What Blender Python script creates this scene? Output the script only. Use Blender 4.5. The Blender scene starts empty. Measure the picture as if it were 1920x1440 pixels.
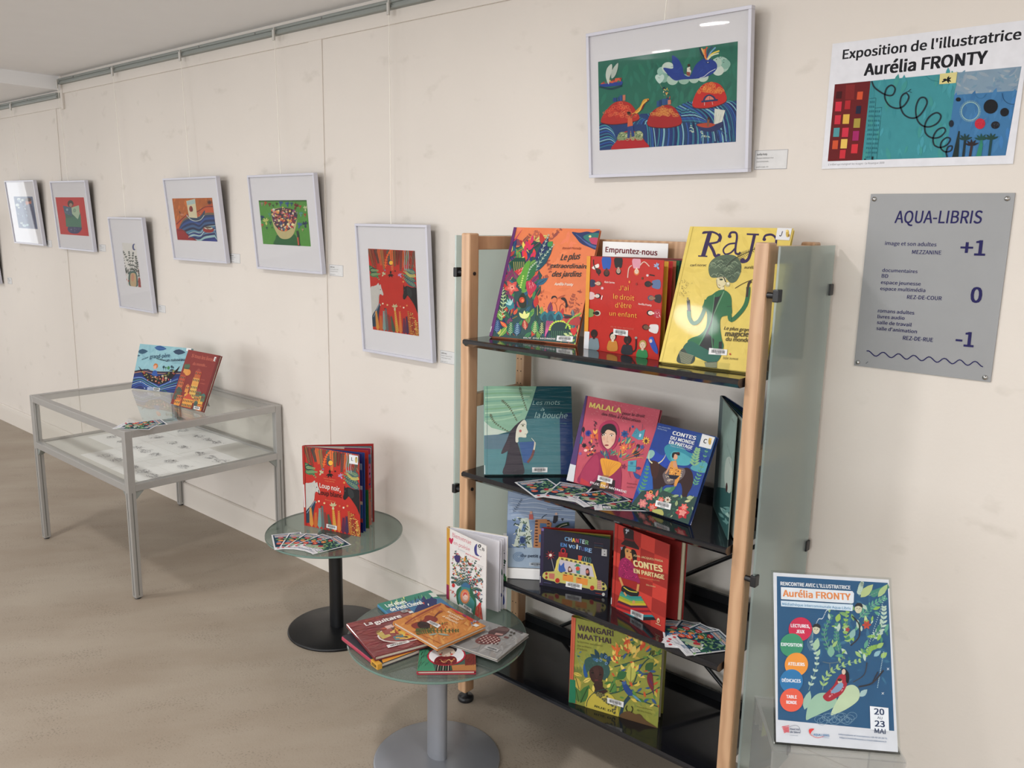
import bpy, bmesh, math, random
from mathutils import Vector, Matrix
PI = math.pi
sc = bpy.context.scene
col = sc.collection

# ------------------------------------------------------------------ camera
def camera():
    cam = bpy.data.cameras.new('camera'); o = bpy.data.objects.new('camera', cam); col.objects.link(o)
    y, p, r = (math.radians(v) for v in (-40.94, -10.937, -1.149))
    f = Vector((math.sin(y)*math.cos(p), math.cos(y)*math.cos(p), math.sin(p)))
    rt = Vector((math.cos(y), -math.sin(y), 0)); d = f.cross(rt)
    rt2 = rt*math.cos(r) + d*math.sin(r); d2 = f.cross(rt2)
    m = Matrix((rt2, -d2, -f)).transposed().to_4x4()
    m.translation = (0, -2.1, 1.528)
    o.matrix_world = m
    cam.sensor_width = 36; cam.lens = 1561.5/1920*36; cam.clip_start = .02
    sc.camera = o
camera()

# ------------------------------------------------------------------ world, lights, exposure
sc.view_settings.view_transform = 'Standard'; sc.view_settings.look = 'None'
sc.view_settings.gamma = 1; sc.view_settings.use_curve_mapping = False
sc.view_settings.exposure = -0.12
world = bpy.data.worlds.new('world'); sc.world = world; world.use_nodes = True
bg = world.node_tree.nodes['Background']; bg.inputs[0].default_value = (.80, .88, 1, 1); bg.inputs[1].default_value = 1.0

def area(name, loc, rot, sx, sy, power, colr=(1, 1, 1), spread=180):
    l = bpy.data.lights.new(name, 'AREA'); l.shape = 'RECTANGLE'; l.size = sx; l.size_y = sy
    l.energy = power; l.color = colr; l.spread = math.radians(spread)
    o = bpy.data.objects.new(name, l); col.objects.link(o); o.location = loc; o.rotation_euler = rot
    return o
# daylight coming through the glazed front behind the camera, and through the door glass at the far left end
area('daylight_front', (-1.1, -7.93, 1.25), (PI/2, 0, 0), 6.4, 1.9, 215, (.96, .98, 1))
area('daylight_front', (-8.95, -7.93, 1.25), (PI/2, 0, 0), 2.6, 1.9, 95, (.96, .98, 1))
area('daylight_end', (-11.93, -1.32, 1.15), (PI/2, 0, -PI/2), 1.64, 1.9, 30, (.96, .98, 1))
# the ceiling lamps: the first two glint in the glazing of the whale picture
LAMPS = [(-3.02, -3.69), (-5.14, -6.5), (.95, -1.35), (-1.5, -1.5), (-3.7, -1.6), (-6.6, -1.6), (-9.8, -1.5), (2.2, -1.5), (-.6, -3.69), (-7.6, -3.69), (-.6, -6.5)]
LAMP_W = 18

# ------------------------------------------------------------------ materials
def srgb(h):
    h = h.lstrip('#'); c = [int(h[i:i+2], 16)/255 for i in (0, 2, 4)]
    return tuple((v/12.92 if v <= .04045 else ((v+.055)/1.055)**2.4) for v in c)
MC = {}
def mat(name, c='#cccccc', rough=.5, metal=0., coat=0., noise=0., nscale=8., bump=0., bscale=60., spec=.5, coat_rough=.05):
    if name in MC: return MC[name]
    m = bpy.data.materials.new(name); m.use_nodes = True; nt = m.node_tree; N = nt.nodes; L = nt.links
    b = N['Principled BSDF']; cc = srgb(c) if isinstance(c, str) else c
    b.inputs['Base Color'].default_value = (*cc, 1); b.inputs['Roughness'].default_value = rough
    b.inputs['Metallic'].default_value = metal; b.inputs['Coat Weight'].default_value = coat
    b.inputs['Coat Roughness'].default_value = coat_rough
    b.inputs['Specular IOR Level'].default_value = spec
    tc = N.new('ShaderNodeTexCoord')
    nz = N.new('ShaderNodeTexNoise'); nz.inputs['Scale'].default_value = nscale; nz.inputs['Detail'].default_value = 5
    L.new(tc.outputs['Object'], nz.inputs['Vector'])
    mr = N.new('ShaderNodeMapRange'); mr.inputs[3].default_value = 1-noise; mr.inputs[4].default_value = 1+noise
    L.new(nz.outputs['Fac'], mr.inputs[0])
    mx = N.new('ShaderNodeVectorMath'); mx.operation = 'SCALE'; mx.inputs[0].default_value = cc
    L.new(mr.outputs[0], mx.inputs['Scale']); L.new(mx.outputs[0], b.inputs['Base Color'])
    if bump:
        n2 = N.new('ShaderNodeTexNoise'); n2.inputs['Scale'].default_value = bscale; n2.inputs['Detail'].default_value = 4
        L.new(tc.outputs['Object'], n2.inputs['Vector'])
        bp = N.new('ShaderNodeBump'); bp.inputs['Strength'].default_value = bump; bp.inputs['Distance'].default_value = .002
        L.new(n2.outputs['Fac'], bp.inputs['Height']); L.new(bp.outputs[0], b.inputs['Normal'])
    MC[name] = m; return m

def print_mat(name, rough, coat, film=0):
    m = bpy.data.materials.new(name); m.use_nodes = True; nt = m.node_tree; N = nt.nodes; L = nt.links
    b = N['Principled BSDF']; b.inputs['Roughness'].default_value = rough
    b.inputs['Coat Weight'].default_value = coat; b.inputs['Coat Roughness'].default_value = .06; b.inputs['Specular IOR Level'].default_value = .3
    at = N.new('ShaderNodeAttribute'); at.attribute_name = 'Col'
    tc = N.new('ShaderNodeTexCoord'); nz = N.new('ShaderNodeTexNoise'); nz.inputs['Scale'].default_value = 45; nz.inputs['Detail'].default_value = 6
    L.new(tc.outputs['Object'], nz.inputs['Vector'])
    mr = N.new('ShaderNodeMapRange'); mr.inputs[1].default_value = .25; mr.inputs[2].default_value = .75
    mr.inputs[3].default_value = .94; mr.inputs[4].default_value = 1.04
    L.new(nz.outputs['Fac'], mr.inputs[0])
    mx = N.new('ShaderNodeVectorMath'); mx.operation = 'SCALE'
    L.new(at.outputs['Color'], mx.inputs[0]); L.new(mr.outputs[0], mx.inputs['Scale']); L.new(mx.outputs[0], b.inputs['Base Color'])
    if film:   # wrinkled protective film
        mp = N.new('ShaderNodeMapping'); mp.inputs['Scale'].default_value = (5, 5, 38); mp.inputs['Rotation'].default_value = (0, .12, 0)
        L.new(tc.outputs['Object'], mp.inputs[0])
        n2 = N.new('ShaderNodeTexNoise'); n2.inputs['Scale'].default_value = 1.3; n2.inputs['Detail'].default_value = 3
        L.new(mp.outputs[0], n2.inputs['Vector'])
        bp = N.new('ShaderNodeBump'); bp.inputs['Strength'].default_value = film; bp.inputs['Distance'].default_value = .012
        L.new(n2.outputs['Fac'], bp.inputs['Height']); L.new(bp.outputs[0], b.inputs['Coat Normal'])
    return m
PRINT = print_mat('printed_cover', .55, .05)
PRINTF = print_mat('printed_cover_filmed', .45, .9, 1.0)
PRINTM = print_mat('printed_matt', .75, 0)

def glass_mat(name, tint, rough=0.0, diff=0., diffc=(.5, .55, .5), refr=False, ior=1.45):
    m = bpy.data.materials.new(name); m.use_nodes = True; nt = m.node_tree; N = nt.nodes; L = nt.links
    N.remove(N['Principled BSDF']); out = N['Material Output']
    if refr:
        t = N.new('ShaderNodeBsdfRefraction'); t.inputs['Roughness'].default_value = rough; t.inputs['IOR'].default_value = 1.08
        t.inputs['Color'].default_value = (*tint, 1)
        t2 = N.new('ShaderNodeBsdfTransparent'); t2.inputs['Color'].default_value = (*tint, 1)
        mm = N.new('ShaderNodeMixShader'); mm.inputs[0].default_value = .42; L.new(t.outputs[0], mm.inputs[1]); L.new(t2.outputs[0], mm.inputs[2]); last = mm
    else:
        t = N.new('ShaderNodeBsdfTransparent'); t.inputs['Color'].default_value = (*tint, 1); last = t
    if diff:
        d = N.new('ShaderNodeBsdfDiffuse'); d.inputs['Color'].default_value = (*diffc, 1)
        mm = N.new('ShaderNodeMixShader'); mm.inputs[0].default_value = diff
        L.new(last.outputs[0], mm.inputs[1]); L.new(d.outputs[0], mm.inputs[2]); last = mm
    g = N.new('ShaderNodeBsdfGlossy'); g.inputs['Roughness'].default_value = .02
    fr = N.new('ShaderNodeFresnel'); fr.inputs['IOR'].default_value = ior
    ge = N.new('ShaderNodeNewGeometry'); om = N.new('ShaderNodeMath'); om.operation = 'SUBTRACT'; om.inputs[0].default_value = 1; L.new(ge.outputs['Backfacing'], om.inputs[1])
    mu = N.new('ShaderNodeMath'); mu.operation = 'MULTIPLY'; L.new(fr.outputs[0], mu.inputs[0]); L.new(om.outputs[0], mu.inputs[1])   # reflect on the outer face only
    mm = N.new('ShaderNodeMixShader'); L.new(mu.outputs[0], mm.inputs[0]); L.new(last.outputs[0], mm.inputs[1]); L.new(g.outputs[0], mm.inputs[2])
    L.new(mm.outputs[0], out.inputs[0]); return m
GLASS = glass_mat('clear_glass', (.985, .985, .985))
CASEG = glass_mat('case_glass', (.985, .99, .985))
TABLEG = glass_mat('table_glass', (.54, .61, .57), diff=.22, diffc=(.27, .32, .295), ior=1.5)
TABLEE = mat('table_glass_edge', '#66827a', .15, coat=.6)
PANELG = glass_mat('satin_glass', (.86, .94, .93), rough=.45, diff=.28, diffc=(.46, .55, .54), refr=True)
ACRYL = glass_mat('acrylic', (.95, .96, .96), ior=1.4)
PEDG = glass_mat('pedestal_acrylic', (.93, .94, .94), diff=.12, diffc=(.6, .6, .6), ior=1.35)

def wall_mat():
    m = bpy.data.materials.new('wall_paint'); m.use_nodes = True; nt = m.node_tree; N = nt.nodes; L = nt.links; b = N['Principled BSDF']
    b.inputs['Roughness'].default_value = .72
    tc = N.new('ShaderNodeTexCoord')
    def noise(s, det, lo, hi, a, bb, sc3=None):
        n = N.new('ShaderNodeTexNoise'); n.inputs['Scale'].default_value = s; n.inputs['Detail'].default_value = det
        if sc3:
            mp = N.new('ShaderNodeMapping'); mp.inputs['Scale'].default_value = sc3; L.new(tc.outputs['Object'], mp.inputs[0]); L.new(mp.outputs[0], n.inputs['Vector'])
        else: L.new(tc.outputs['Object'], n.inputs['Vector'])
        r = N.new('ShaderNodeMapRange'); r.inputs[1].default_value = lo; r.inputs[2].default_value = hi; r.inputs[3].default_value = a; r.inputs[4].default_value = bb
        L.new(n.outputs['Fac'], r.inputs[0]); return r.outputs[0]
    a = noise(1.2, 4, .3, .7, .96, 1.03)
    s = noise(7, 8, .62, .78, 0, .6, (1, 1, 1.6))     # smudges
    ramp = N.new('ShaderNodeMix'); ramp.data_type = 'RGBA'; L.new(s, ramp.inputs[0])
    ramp.inputs[6].default_value = (*srgb('#dad3cb'), 1); ramp.inputs[7].default_value = (*srgb('#bcb5aa'), 1)
    mx = N.new('ShaderNodeVectorMath'); mx.operation = 'SCALE'; L.new(ramp.outputs[2], mx.inputs[0]); L.new(a, mx.inputs['Scale'])
    L.new(mx.outputs[0], b.inputs['Base Color'])
    n2 = N.new('ShaderNodeTexNoise'); n2.inputs['Scale'].default_value = 90; n2.inputs['Detail'].default_value = 5; L.new(tc.outputs['Object'], n2.inputs['Vector'])
    bp = N.new('ShaderNodeBump'); bp.inputs['Strength'].default_value = .12; bp.inputs['Distance'].default_value = .003
    L.new(n2.outputs['Fac'], bp.inputs['Height']); L.new(bp.outputs[0], b.inputs['Normal'])
    return m
WALL = wall_mat()
def floor_mat():
    m = bpy.data.materials.new('resin_floor'); m.use_nodes = True; nt = m.node_tree; N = nt.nodes; L = nt.links; b = N['Principled BSDF']
    b.inputs['Roughness'].default_value = .55; b.inputs['Specular IOR Level'].default_value = .35
    tc = N.new('ShaderNodeTexCoord')
    m0 = N.new('ShaderNodeMapping'); m0.inputs['Rotation'].default_value = (0, 0, -.95); L.new(tc.outputs['Object'], m0.inputs[0])
    mp = N.new('ShaderNodeMapping'); mp.inputs['Scale'].default_value = (.7, 1.6, 1); L.new(m0.outputs[0], mp.inputs[0])
    n1 = N.new('ShaderNodeTexNoise'); n1.inputs['Scale'].default_value = 2.2; n1.inputs['Detail'].default_value = 6; n1.inputs['Roughness'].default_value = .55; L.new(mp.outputs[0], n1.inputs['Vector'])
    n3 = N.new('ShaderNodeTexNoise'); n3.inputs['Scale'].default_value = 150; n3.inputs['Detail'].default_value = 5; L.new(tc.outputs['Object'], n3.inputs['Vector'])
    n4 = N.new('ShaderNodeTexNoise'); n4.inputs['Scale'].default_value = 7; n4.inputs['Detail'].default_value = 3; L.new(mp.outputs[0], n4.inputs['Vector'])
    r = N.new('ShaderNodeValToRGB'); e = r.color_ramp.elements
    e[0].position = .34; e[0].color = (*srgb('#96897a'), 1); e[1].position = .64; e[1].color = (*srgb('#a3988a'), 1)
    L.new(n1.outputs['Fac'], r.inputs[0])
    # small dark pits, gathered in worn patches
    th = N.new('ShaderNodeMapRange'); th.inputs[1].default_value = .42; th.inputs[2].default_value = .66; th.inputs[3].default_value = .30; th.inputs[4].default_value = .43; L.new(n4.outputs['Fac'], th.inputs[0])
    sb = N.new('ShaderNodeMath'); sb.operation = 'SUBTRACT'; L.new(n3.outputs['Fac'], sb.inputs[0]); L.new(th.outputs[0], sb.inputs[1])
    mr = N.new('ShaderNodeMapRange'); mr.inputs[1].default_value = -.03; mr.inputs[2].default_value = .05; mr.inputs[3].default_value = .74; mr.inputs[4].default_value = 1.0; L.new(sb.outputs[0], mr.inputs[0])
    mx = N.new('ShaderNodeVectorMath'); mx.operation = 'SCALE'; L.new(r.outputs[0], mx.inputs[0]); L.new(mr.outputs[0], mx.inputs['Scale'])
    L.new(mx.outputs[0], b.inputs['Base Color'])
    bp = N.new('ShaderNodeBump'); bp.inputs['Strength'].default_value = .25; bp.inputs['Distance'].default_value = .002
    L.new(n3.outputs['Fac'], bp.inputs['Height']); L.new(bp.outputs[0], b.inputs['Normal'])
    return m
FLOOR = floor_mat()
def wood_mat():
    m = bpy.data.materials.new('beech_wood'); m.use_nodes = True; nt = m.node_tree; N = nt.nodes; L = nt.links; b = N['Principled BSDF']
    b.inputs['Roughness'].default_value = .42; b.inputs['Coat Weight'].default_value = .15
    tc = N.new('ShaderNodeTexCoord'); mp = N.new('ShaderNodeMapping'); mp.inputs['Scale'].default_value = (9, 9, 1.6); L.new(tc.outputs['Object'], mp.inputs[0])
    w = N.new('ShaderNodeTexWave'); w.inputs['Scale'].default_value = 1.5; w.inputs['Distortion'].default_value = 6; w.inputs['Detail'].default_value = 3; w.inputs['Detail Scale'].default_value = 1.4
    L.new(mp.outputs[0], w.inputs['Vector'])
    r = N.new('ShaderNodeValToRGB'); e = r.color_ramp.elements
    e[0].color = (*srgb('#b48d6b'), 1); e[1].color = (*srgb('#c59f7c'), 1); L.new(w.outputs['Fac'], r.inputs[0]); L.new(r.outputs[0], b.inputs['Base Color'])
    return m
WOOD = wood_mat()
ALU = mat('brushed_aluminium', '#b3b2b0', .42, metal=.6, noise=.04, nscale=30)
ALUD = mat('rail_aluminium', '#8f9490', .5, metal=.2)
ALUF = mat('white_frame_lacquer', '#c9c9d4', .35, noise=.02)
MATB = mat('mat_board', '#d2d1d4', .85, noise=.01, bump=.05, bscale=200)
BLACKL = mat('black_laminate', '#16171c', .12, coat=.35, spec=.5)
BLACKM = mat('black_metal', '#101114', .38, metal=.2)
BLACKP = mat('black_plastic', '#15161a', .4)
GREYM = mat('grey_metal_paint', '#8f9299', .38, metal=.35, noise=.03)
WHITEP = mat('white_paper', '#ebebea', .8, noise=.02)
PAGE = mat('book_pages', '#cfc9bb', .85, noise=.05, nscale=90)
CEIL = mat('ceiling_paint', '#efeff0', .8, noise=.02, bump=.05)
BASEB = mat('baseboard_paint', '#d8d1c8', .5, noise=.02)
STEEL = mat('steel_sign', '#8c8d8e', .5, metal=.25, noise=.05, nscale=14)
SCREW = mat('chrome_screw', '#b5b5b5', .2, metal=1)
GROOVE = mat('groove_shadow_gap', '#63635f', .6)
DARKH = mat('dark_hole', '#0b0a09', .7)

# ------------------------------------------------------------------ mesh helpers
class MB:
    def __init__(s): s.v = []; s.f = []; s.m = []; s.sm = []
    def add(s, vs, fs, mi=0, smooth=False):
        n = len(s.v); s.v += [tuple(v) for v in vs]; s.f += [tuple(i+n for i in f) for f in fs]; s.m += [mi]*len(fs); s.sm += [smooth]*len(fs); return s
    def box(s, x0, x1, y0, y1, z0, z1, mi=0, M=None, bev=0):
        if bev:
            b = bev; bm = bmesh.new(); bmesh.ops.create_cube(bm, size=1)
            for v in bm.verts: v.co = Vector(((x0+x1)/2+v.co.x*(x1-x0), (y0+y1)/2+v.co.y*(y1-y0), (z0+z1)/2+v.co.z*(z1-z0)))
            bmesh.ops.bevel(bm, geom=bm.edges[:], offset=b, segments=2, affect='EDGES', profile=.5)
            bm.verts.index_update()
            vs = [v.co.copy() for v in bm.verts]; fs = [[v.index for v in f.verts] for f in bm.faces]; bm.free()
            if M: vs = [M@v for v in vs]
            return s.add(vs, fs, mi)
        vs = [Vector(p) for p in ((x0,y0,z0),(x1,y0,z0),(x1,y1,z0),(x0,y1,z0),(x0,y0,z1),(x1,y0,z1),(x1,y1,z1),(x0,y1,z1))]
        if M: vs = [M@v for v in vs]
        return s.add(vs, [(0,3,2,1),(4,5,6,7),(0,1,5,4),(1,2,6,5),(2,3,7,6),(3,0,4,7)], mi)
    def prism(s, pts, a, b, axis='z', mi=0, smooth=False):
        n = len(pts)
        def P(p, t):
            return (p[0], p[1], t) if axis == 'z' else ((p[0], t, p[1]) if axis == 'y' else (t, p[0], p[1]))
        vs = [P(p, a) for p in pts]+[P(p, b) for p in pts]
        k = len(s.f)
        s.add(vs, [(i, (i+1) % n, n+(i+1) % n, n+i) for i in range(n)], mi, smooth)
        s.add(vs, [tuple(range(n))[::-1], tuple(range(n, 2*n))], mi); return s
    def lathe(s, prof, c=(0, 0, 0), n=64, mi=0, smooth=True):
        vs = []; 
        for r, z in prof:
            for i in range(n):
                a = 2*PI*i/n; vs.append((c[0]+r*math.cos(a), c[1]+r*math.sin(a), c[2]+z))
        fs = []
        for j in range(len(prof)-1):
            for i in range(n): fs.append((j*n+i, j*n+(i+1) % n, (j+1)*n+(i+1) % n, (j+1)*n+i))
        s.add(vs, fs, mi, smooth)
        return s
    def tube(s, p0, p1, r, n=10, mi=0, smooth=True):
        p0 = Vector(p0); p1 = Vector(p1); d = (p1-p0).normalized(); q = d.to_track_quat('Z', 'Y')
        vs = [p + q@Vector((r*math.cos(2*PI*i/n), r*math.sin(2*PI*i/n), 0)) for p in (p0, p1) for i in range(n)]
        s.add(vs, [(i, (i+1) % n, n+(i+1) % n, n+i) for i in range(n)], mi, smooth)
        s.add(vs, [tuple(range(n))[::-1], tuple(range(n, 2*n))], mi); return s
    def build(s, name, mats, parent=None):
        me = bpy.data.meshes.new(name); me.from_pydata([tuple(v) for v in s.v], [], s.f)
        if not isinstance(mats, (list, tuple)): mats = [mats]
        for m in mats: me.materials.append(m)
        for p, mi, sm in zip(me.polygons, s.m, s.sm): p.material_index = mi; p.use_smooth = sm
        me.update(); bm = bmesh.new(); bm.from_mesh(me); bmesh.ops.recalc_face_normals(bm, faces=bm.faces[:]); bm.to_mesh(me); bm.free()
        o = bpy.data.objects.new(name, me); col.objects.link(o)
        if parent: o.parent = parent
        return o
def tag(o, label=None, cat=None, group=None, kind=None):
    if label: o['label'] = label
    if cat: o['category'] = cat
    if group: o['group'] = group
    if kind: o['kind'] = kind
    return o
def empty(name, M, label, cat, group=None):
    o = bpy.data.objects.new(name, None); o.empty_display_size = .05; col.objects.link(o); o.matrix_world = M
    return tag(o, label, cat, group)
def copy_tree(o):
    c = o.copy(); col.objects.link(c)
    def rec(a, b):
        for ch in list(a.children):
            d = ch.copy(); col.objects.link(d); d.parent = b; rec(ch, d)
    rec(o, c); return c
def pose(x, y, z, yaw, lean=0):
    return Matrix.Translation((x, y, z)) @ Matrix.Rotation(math.radians(yaw), 4, 'Z') @ Matrix.Rotation(-math.radians(lean), 4, 'X')
def box_obj(name, x0, x1, y0, y1, z0, z1, m, parent=None, bev=0):
    return MB().box(x0, x1, y0, y1, z0, z1, bev=bev).build(name, m, parent)

# ------------------------------------------------------------------ flat print: drawings as thin coloured shapes lying on a page
_txt = {}
try:   # Blender's own bundled sans; the built-in face is used where it is missing
    FONT = bpy.data.fonts.load(bpy.utils.system_resource('DATAFILES') + '/fonts/Noto Sans CJK Regular.woff2')
except Exception:
    FONT = None
def text_mesh(s):
    cu = bpy.data.curves.new('t', 'FONT'); cu.body = s; cu.size = 1; cu.resolution_u = 3
    if FONT: cu.font = FONT
    o = bpy.data.objects.new('t', cu); col.objects.link(o)
    dg = bpy.context.evaluated_depsgraph_get(); ev = o.evaluated_get(dg); me = ev.to_mesh()
    V = [(v.co.x, v.co.y) for v in me.vertices]; F = [tuple(p.vertices) for p in me.polygons]
    ev.to_mesh_clear(); bpy.data.objects.remove(o); bpy.data.curves.remove(cu); return V, F
CAPH = max(v[1] for v in text_mesh('H')[0])
def text_geo(s, bold):
    """unit-wide text, cap height 1; heavier weights are the same strokes laid side by side"""
    k = (s, bold)
    if k in _txt: return _txt[k]
    if s not in _txt: _txt[s] = text_mesh(s)
    V0, F0 = _txt[s]; V = []; F = []; d = max(bold, 0)*1.35*CAPH/.73; e = d*.6
    for dx, dy in (((0, 0),) if bold < .006 else ((-d, -e), (d, -e), (-d, e), (d, e)) + (((0, 0), (-d/2, 0), (d/2, 0)) if bold > .022 else ())):
        n = len(V); V += [(x+dx, y+dy) for x, y in V0]; F.append([tuple(i+n for i in f) for f in F0])
    x0 = min(v[0] for v in V); x1 = max(v[0] for v in V)
    _txt[k] = ([((v[0]-x0)/(x1-x0), v[1]/CAPH) for v in V], F, x1-x0); return _txt[k]
def solve8(src, dst):
    A = []; B = []
    for (x, y), (u, v) in zip(src, dst):
        A.append([x, y, 1, 0, 0, 0, -u*x, -u*y]); B.append(u)
        A.append([0, 0, 0, x, y, 1, -v*x, -v*y]); B.append(v)
    n = 8
    for i in range(n):
        p = max(range(i, n), key=lambda r: abs(A[r][i])); A[i], A[p] = A[p], A[i]; B[i], B[p] = B[p], B[i]
        for r in range(n):
            if r != i:
                k = A[r][i]/A[i][i]
                if k:
                    A[r] = [a-k*b for a, b in zip(A[r], A[i])]; B[r] -= k*B[i]
    return [B[i]/A[i][i] for i in range(n)]+[1]
def hmap(H, p):
    x, y = p; w = H[6]*x+H[7]*y+H[8]
    return ((H[0]*x+H[1]*y+H[2])/w, (H[3]*x+H[4]*y+H[5])/w)
def spline(pts, closed=False, n=5):
    out = []; N = len(pts)
    rng = range(N) if closed else range(N-1)
    for i in rng:
        g = (lambda k: pts[k % N]) if closed else (lambda k: pts[min(max(k, 0), N-1)])
        a, b, c, d = g(i-1), g(i), g(i+1), g(i+2)
        for j in range(n):
            t = j/n
            out.append(tuple(.5*((2*b[k])+(-a[k]+c[k])*t+(2*a[k]-5*b[k]+4*c[k]-d[k])*t*t+(-a[k]+3*b[k]-3*c[k]+d[k])*t**3) for k in (0, 1)))
    if not closed: out.append(pts[-1])
    return out
class Art:
    """a w x h page; shapes are given in the drawing's own coordinates, corners = its TL, TR, BR, BL there"""
    def __init__(s, corners, w, h, bg=None):
        s.w, s.h = w, h; s.H = solve8(corners, [(0, h), (w, h), (w, 0), (0, 0)]); s.Hi = solve8([(0, h), (w, h), (w, 0), (0, 0)], corners)
        s.polys = []; s.L = 0; s.rnd = random.Random(7)
        if bg: s.raw([(0, 0), (w, 0), (w, h), (0, h)], bg)
    def m(s, p): return hmap(s.H, p)
    def raw(s, P, c, new=True, clip=True):
        if new: s.L += 1
        if clip and any(p[0] < 0 or p[1] < 0 or p[0] > s.w or p[1] > s.h for p in P):
            for ax, lim, sg in ((0, 0, 1), (0, s.w, -1), (1, 0, 1), (1, s.h, -1)):
                Q = []; n = len(P)
                for i in range(n):
                    a, b = P[i-1], P[i]; da = (a[ax]-lim)*sg; db = (b[ax]-lim)*sg
                    if (da < 0) != (db < 0):
                        t = da/(da-db); Q.append((a[0]+(b[0]-a[0])*t, a[1]+(b[1]-a[1])*t))
                    if db >= 0: Q.append(b)
                P = Q
                if len(P) < 3: return
        s.polys.append((P, c, s.L))
    def poly(s, pts, c, new=True): s.raw([s.m(p) for p in pts], c, new); return s
    def blob(s, pts, c, new=True, n=5): s.raw([s.m(p) for p in spline(pts, True, n)], c, new); return s
    def ell(s, x, y, rx, ry=None, c='#000000', ang=0, new=True, n=20):
        ry = ry or rx; a = math.radians(ang); ca, sa = math.cos(a), math.sin(a)
        s.raw([s.m((x+rx*math.cos(t)*ca-ry*math.sin(t)*sa, y+rx*math.cos(t)*sa+ry*math.sin(t)*ca)) for t in (2*PI*i/n for i in range(n))], c, new); return s
    def ring(s, x, y, rx, ry, wd, c, ang=0, n=26):
        a = math.radians(ang); ca, sa = math.cos(a), math.sin(a)
        pts = [(x+rx*math.cos(t)*ca-ry*math.sin(t)*sa, y+rx*math.cos(t)*sa+ry*math.sin(t)*ca) for t in (2*PI*i/n for i in range(n+1))]
        return s.line(pts, wd, c, smooth=False)
    def line(s, pts, wd, c, smooth=True, taper=False, n=4, new=True):
        if smooth and len(pts) > 2: pts = spline(pts, False, n)
        if new: s.L += 1
        N = len(pts); off = []
        for i in range(N):
            a = pts[max(i-1, 0)]; b = pts[min(i+1, N-1)]; dx, dy = b[0]-a[0], b[1]-a[1]; l = math.hypot(dx, dy) or 1
            k = wd/2*((1-i/(N-1))*.9+.1 if taper else 1)
            off.append((-dy/l*k, dx/l*k))
        for i in range(N-1):
            p, q = pts[i], pts[i+1]; a, b = off[i], off[i+1]
            s.raw([s.m((p[0]+a[0], p[1]+a[1])), s.m((q[0]+b[0], q[1]+b[1])), s.m((q[0]-b[0], q[1]-b[1])), s.m((p[0]-a[0], p[1]-a[1]))], c, False)
        return s
    def leaf(s, x0, y0, x1, y1, wd, c, new=True, vein=None):
        dx, dy = x1-x0, y1-y0; l = math.hypot(dx, dy) or 1; nx, ny = -dy/l*wd/2, dx/l*wd/2
        P = [(x0, y0)]+[(x0+dx*t+nx*k, y0+dy*t+ny*k) for t, k in ((.2, .7), (.45, 1), (.75, .65))]+[(x1, y1)]+[(x0+dx*t-nx*k, y0+dy*t-ny*k) for t, k in ((.75, .65), (.45, 1), (.2, .7))]
        s.raw([s.m(p) for p in P], c, new)
        if vein: s.line([(x0, y0), (x0+dx*.85, y0+dy*.85)], wd*.09, vein)
        return s
    def fern(s, pts, ln, wd, c, k=9, stem=None, stemw=2, ang=50, both=True):
        P = spline(pts, False, 6) if len(pts) > 2 else [tuple(pts[0][j]+(pts[1][j]-pts[0][j])*t/12 for j in (0, 1)) for t in range(13)]
        if stem: s.line(P, stemw, stem, smooth=False)
        s.L += 1
        for i in range(1, k+1):
            t = i/k*(len(P)-1); j = min(int(t), len(P)-2); f = t-j
            x = P[j][0]+(P[j+1][0]-P[j][0])*f; y = P[j][1]+(P[j+1][1]-P[j][1])*f
            a = math.atan2(P[j+1][1]-P[j][1], P[j+1][0]-P[j][0]); q = ln*(1-.55*i/k)
            for sg in ((-1, 1) if both else (1,)):
                b = a+sg*math.radians(ang); s.leaf(x, y, x+q*math.cos(b), y+q*math.sin(b), wd, c, False)
        return s
    def flower(s, x, y, r, n, c, cc=None, rw=.55, rot=0):
        s.L += 1
        for i in range(n):
            a = rot+2*PI*i/n; s.leaf(x, y, x+r*math.cos(a), y+r*math.sin(a), r*rw, c, False)
        if cc: s.ell(x, y, r*.28, r*.28, cc, n=10)
        return s
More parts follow.
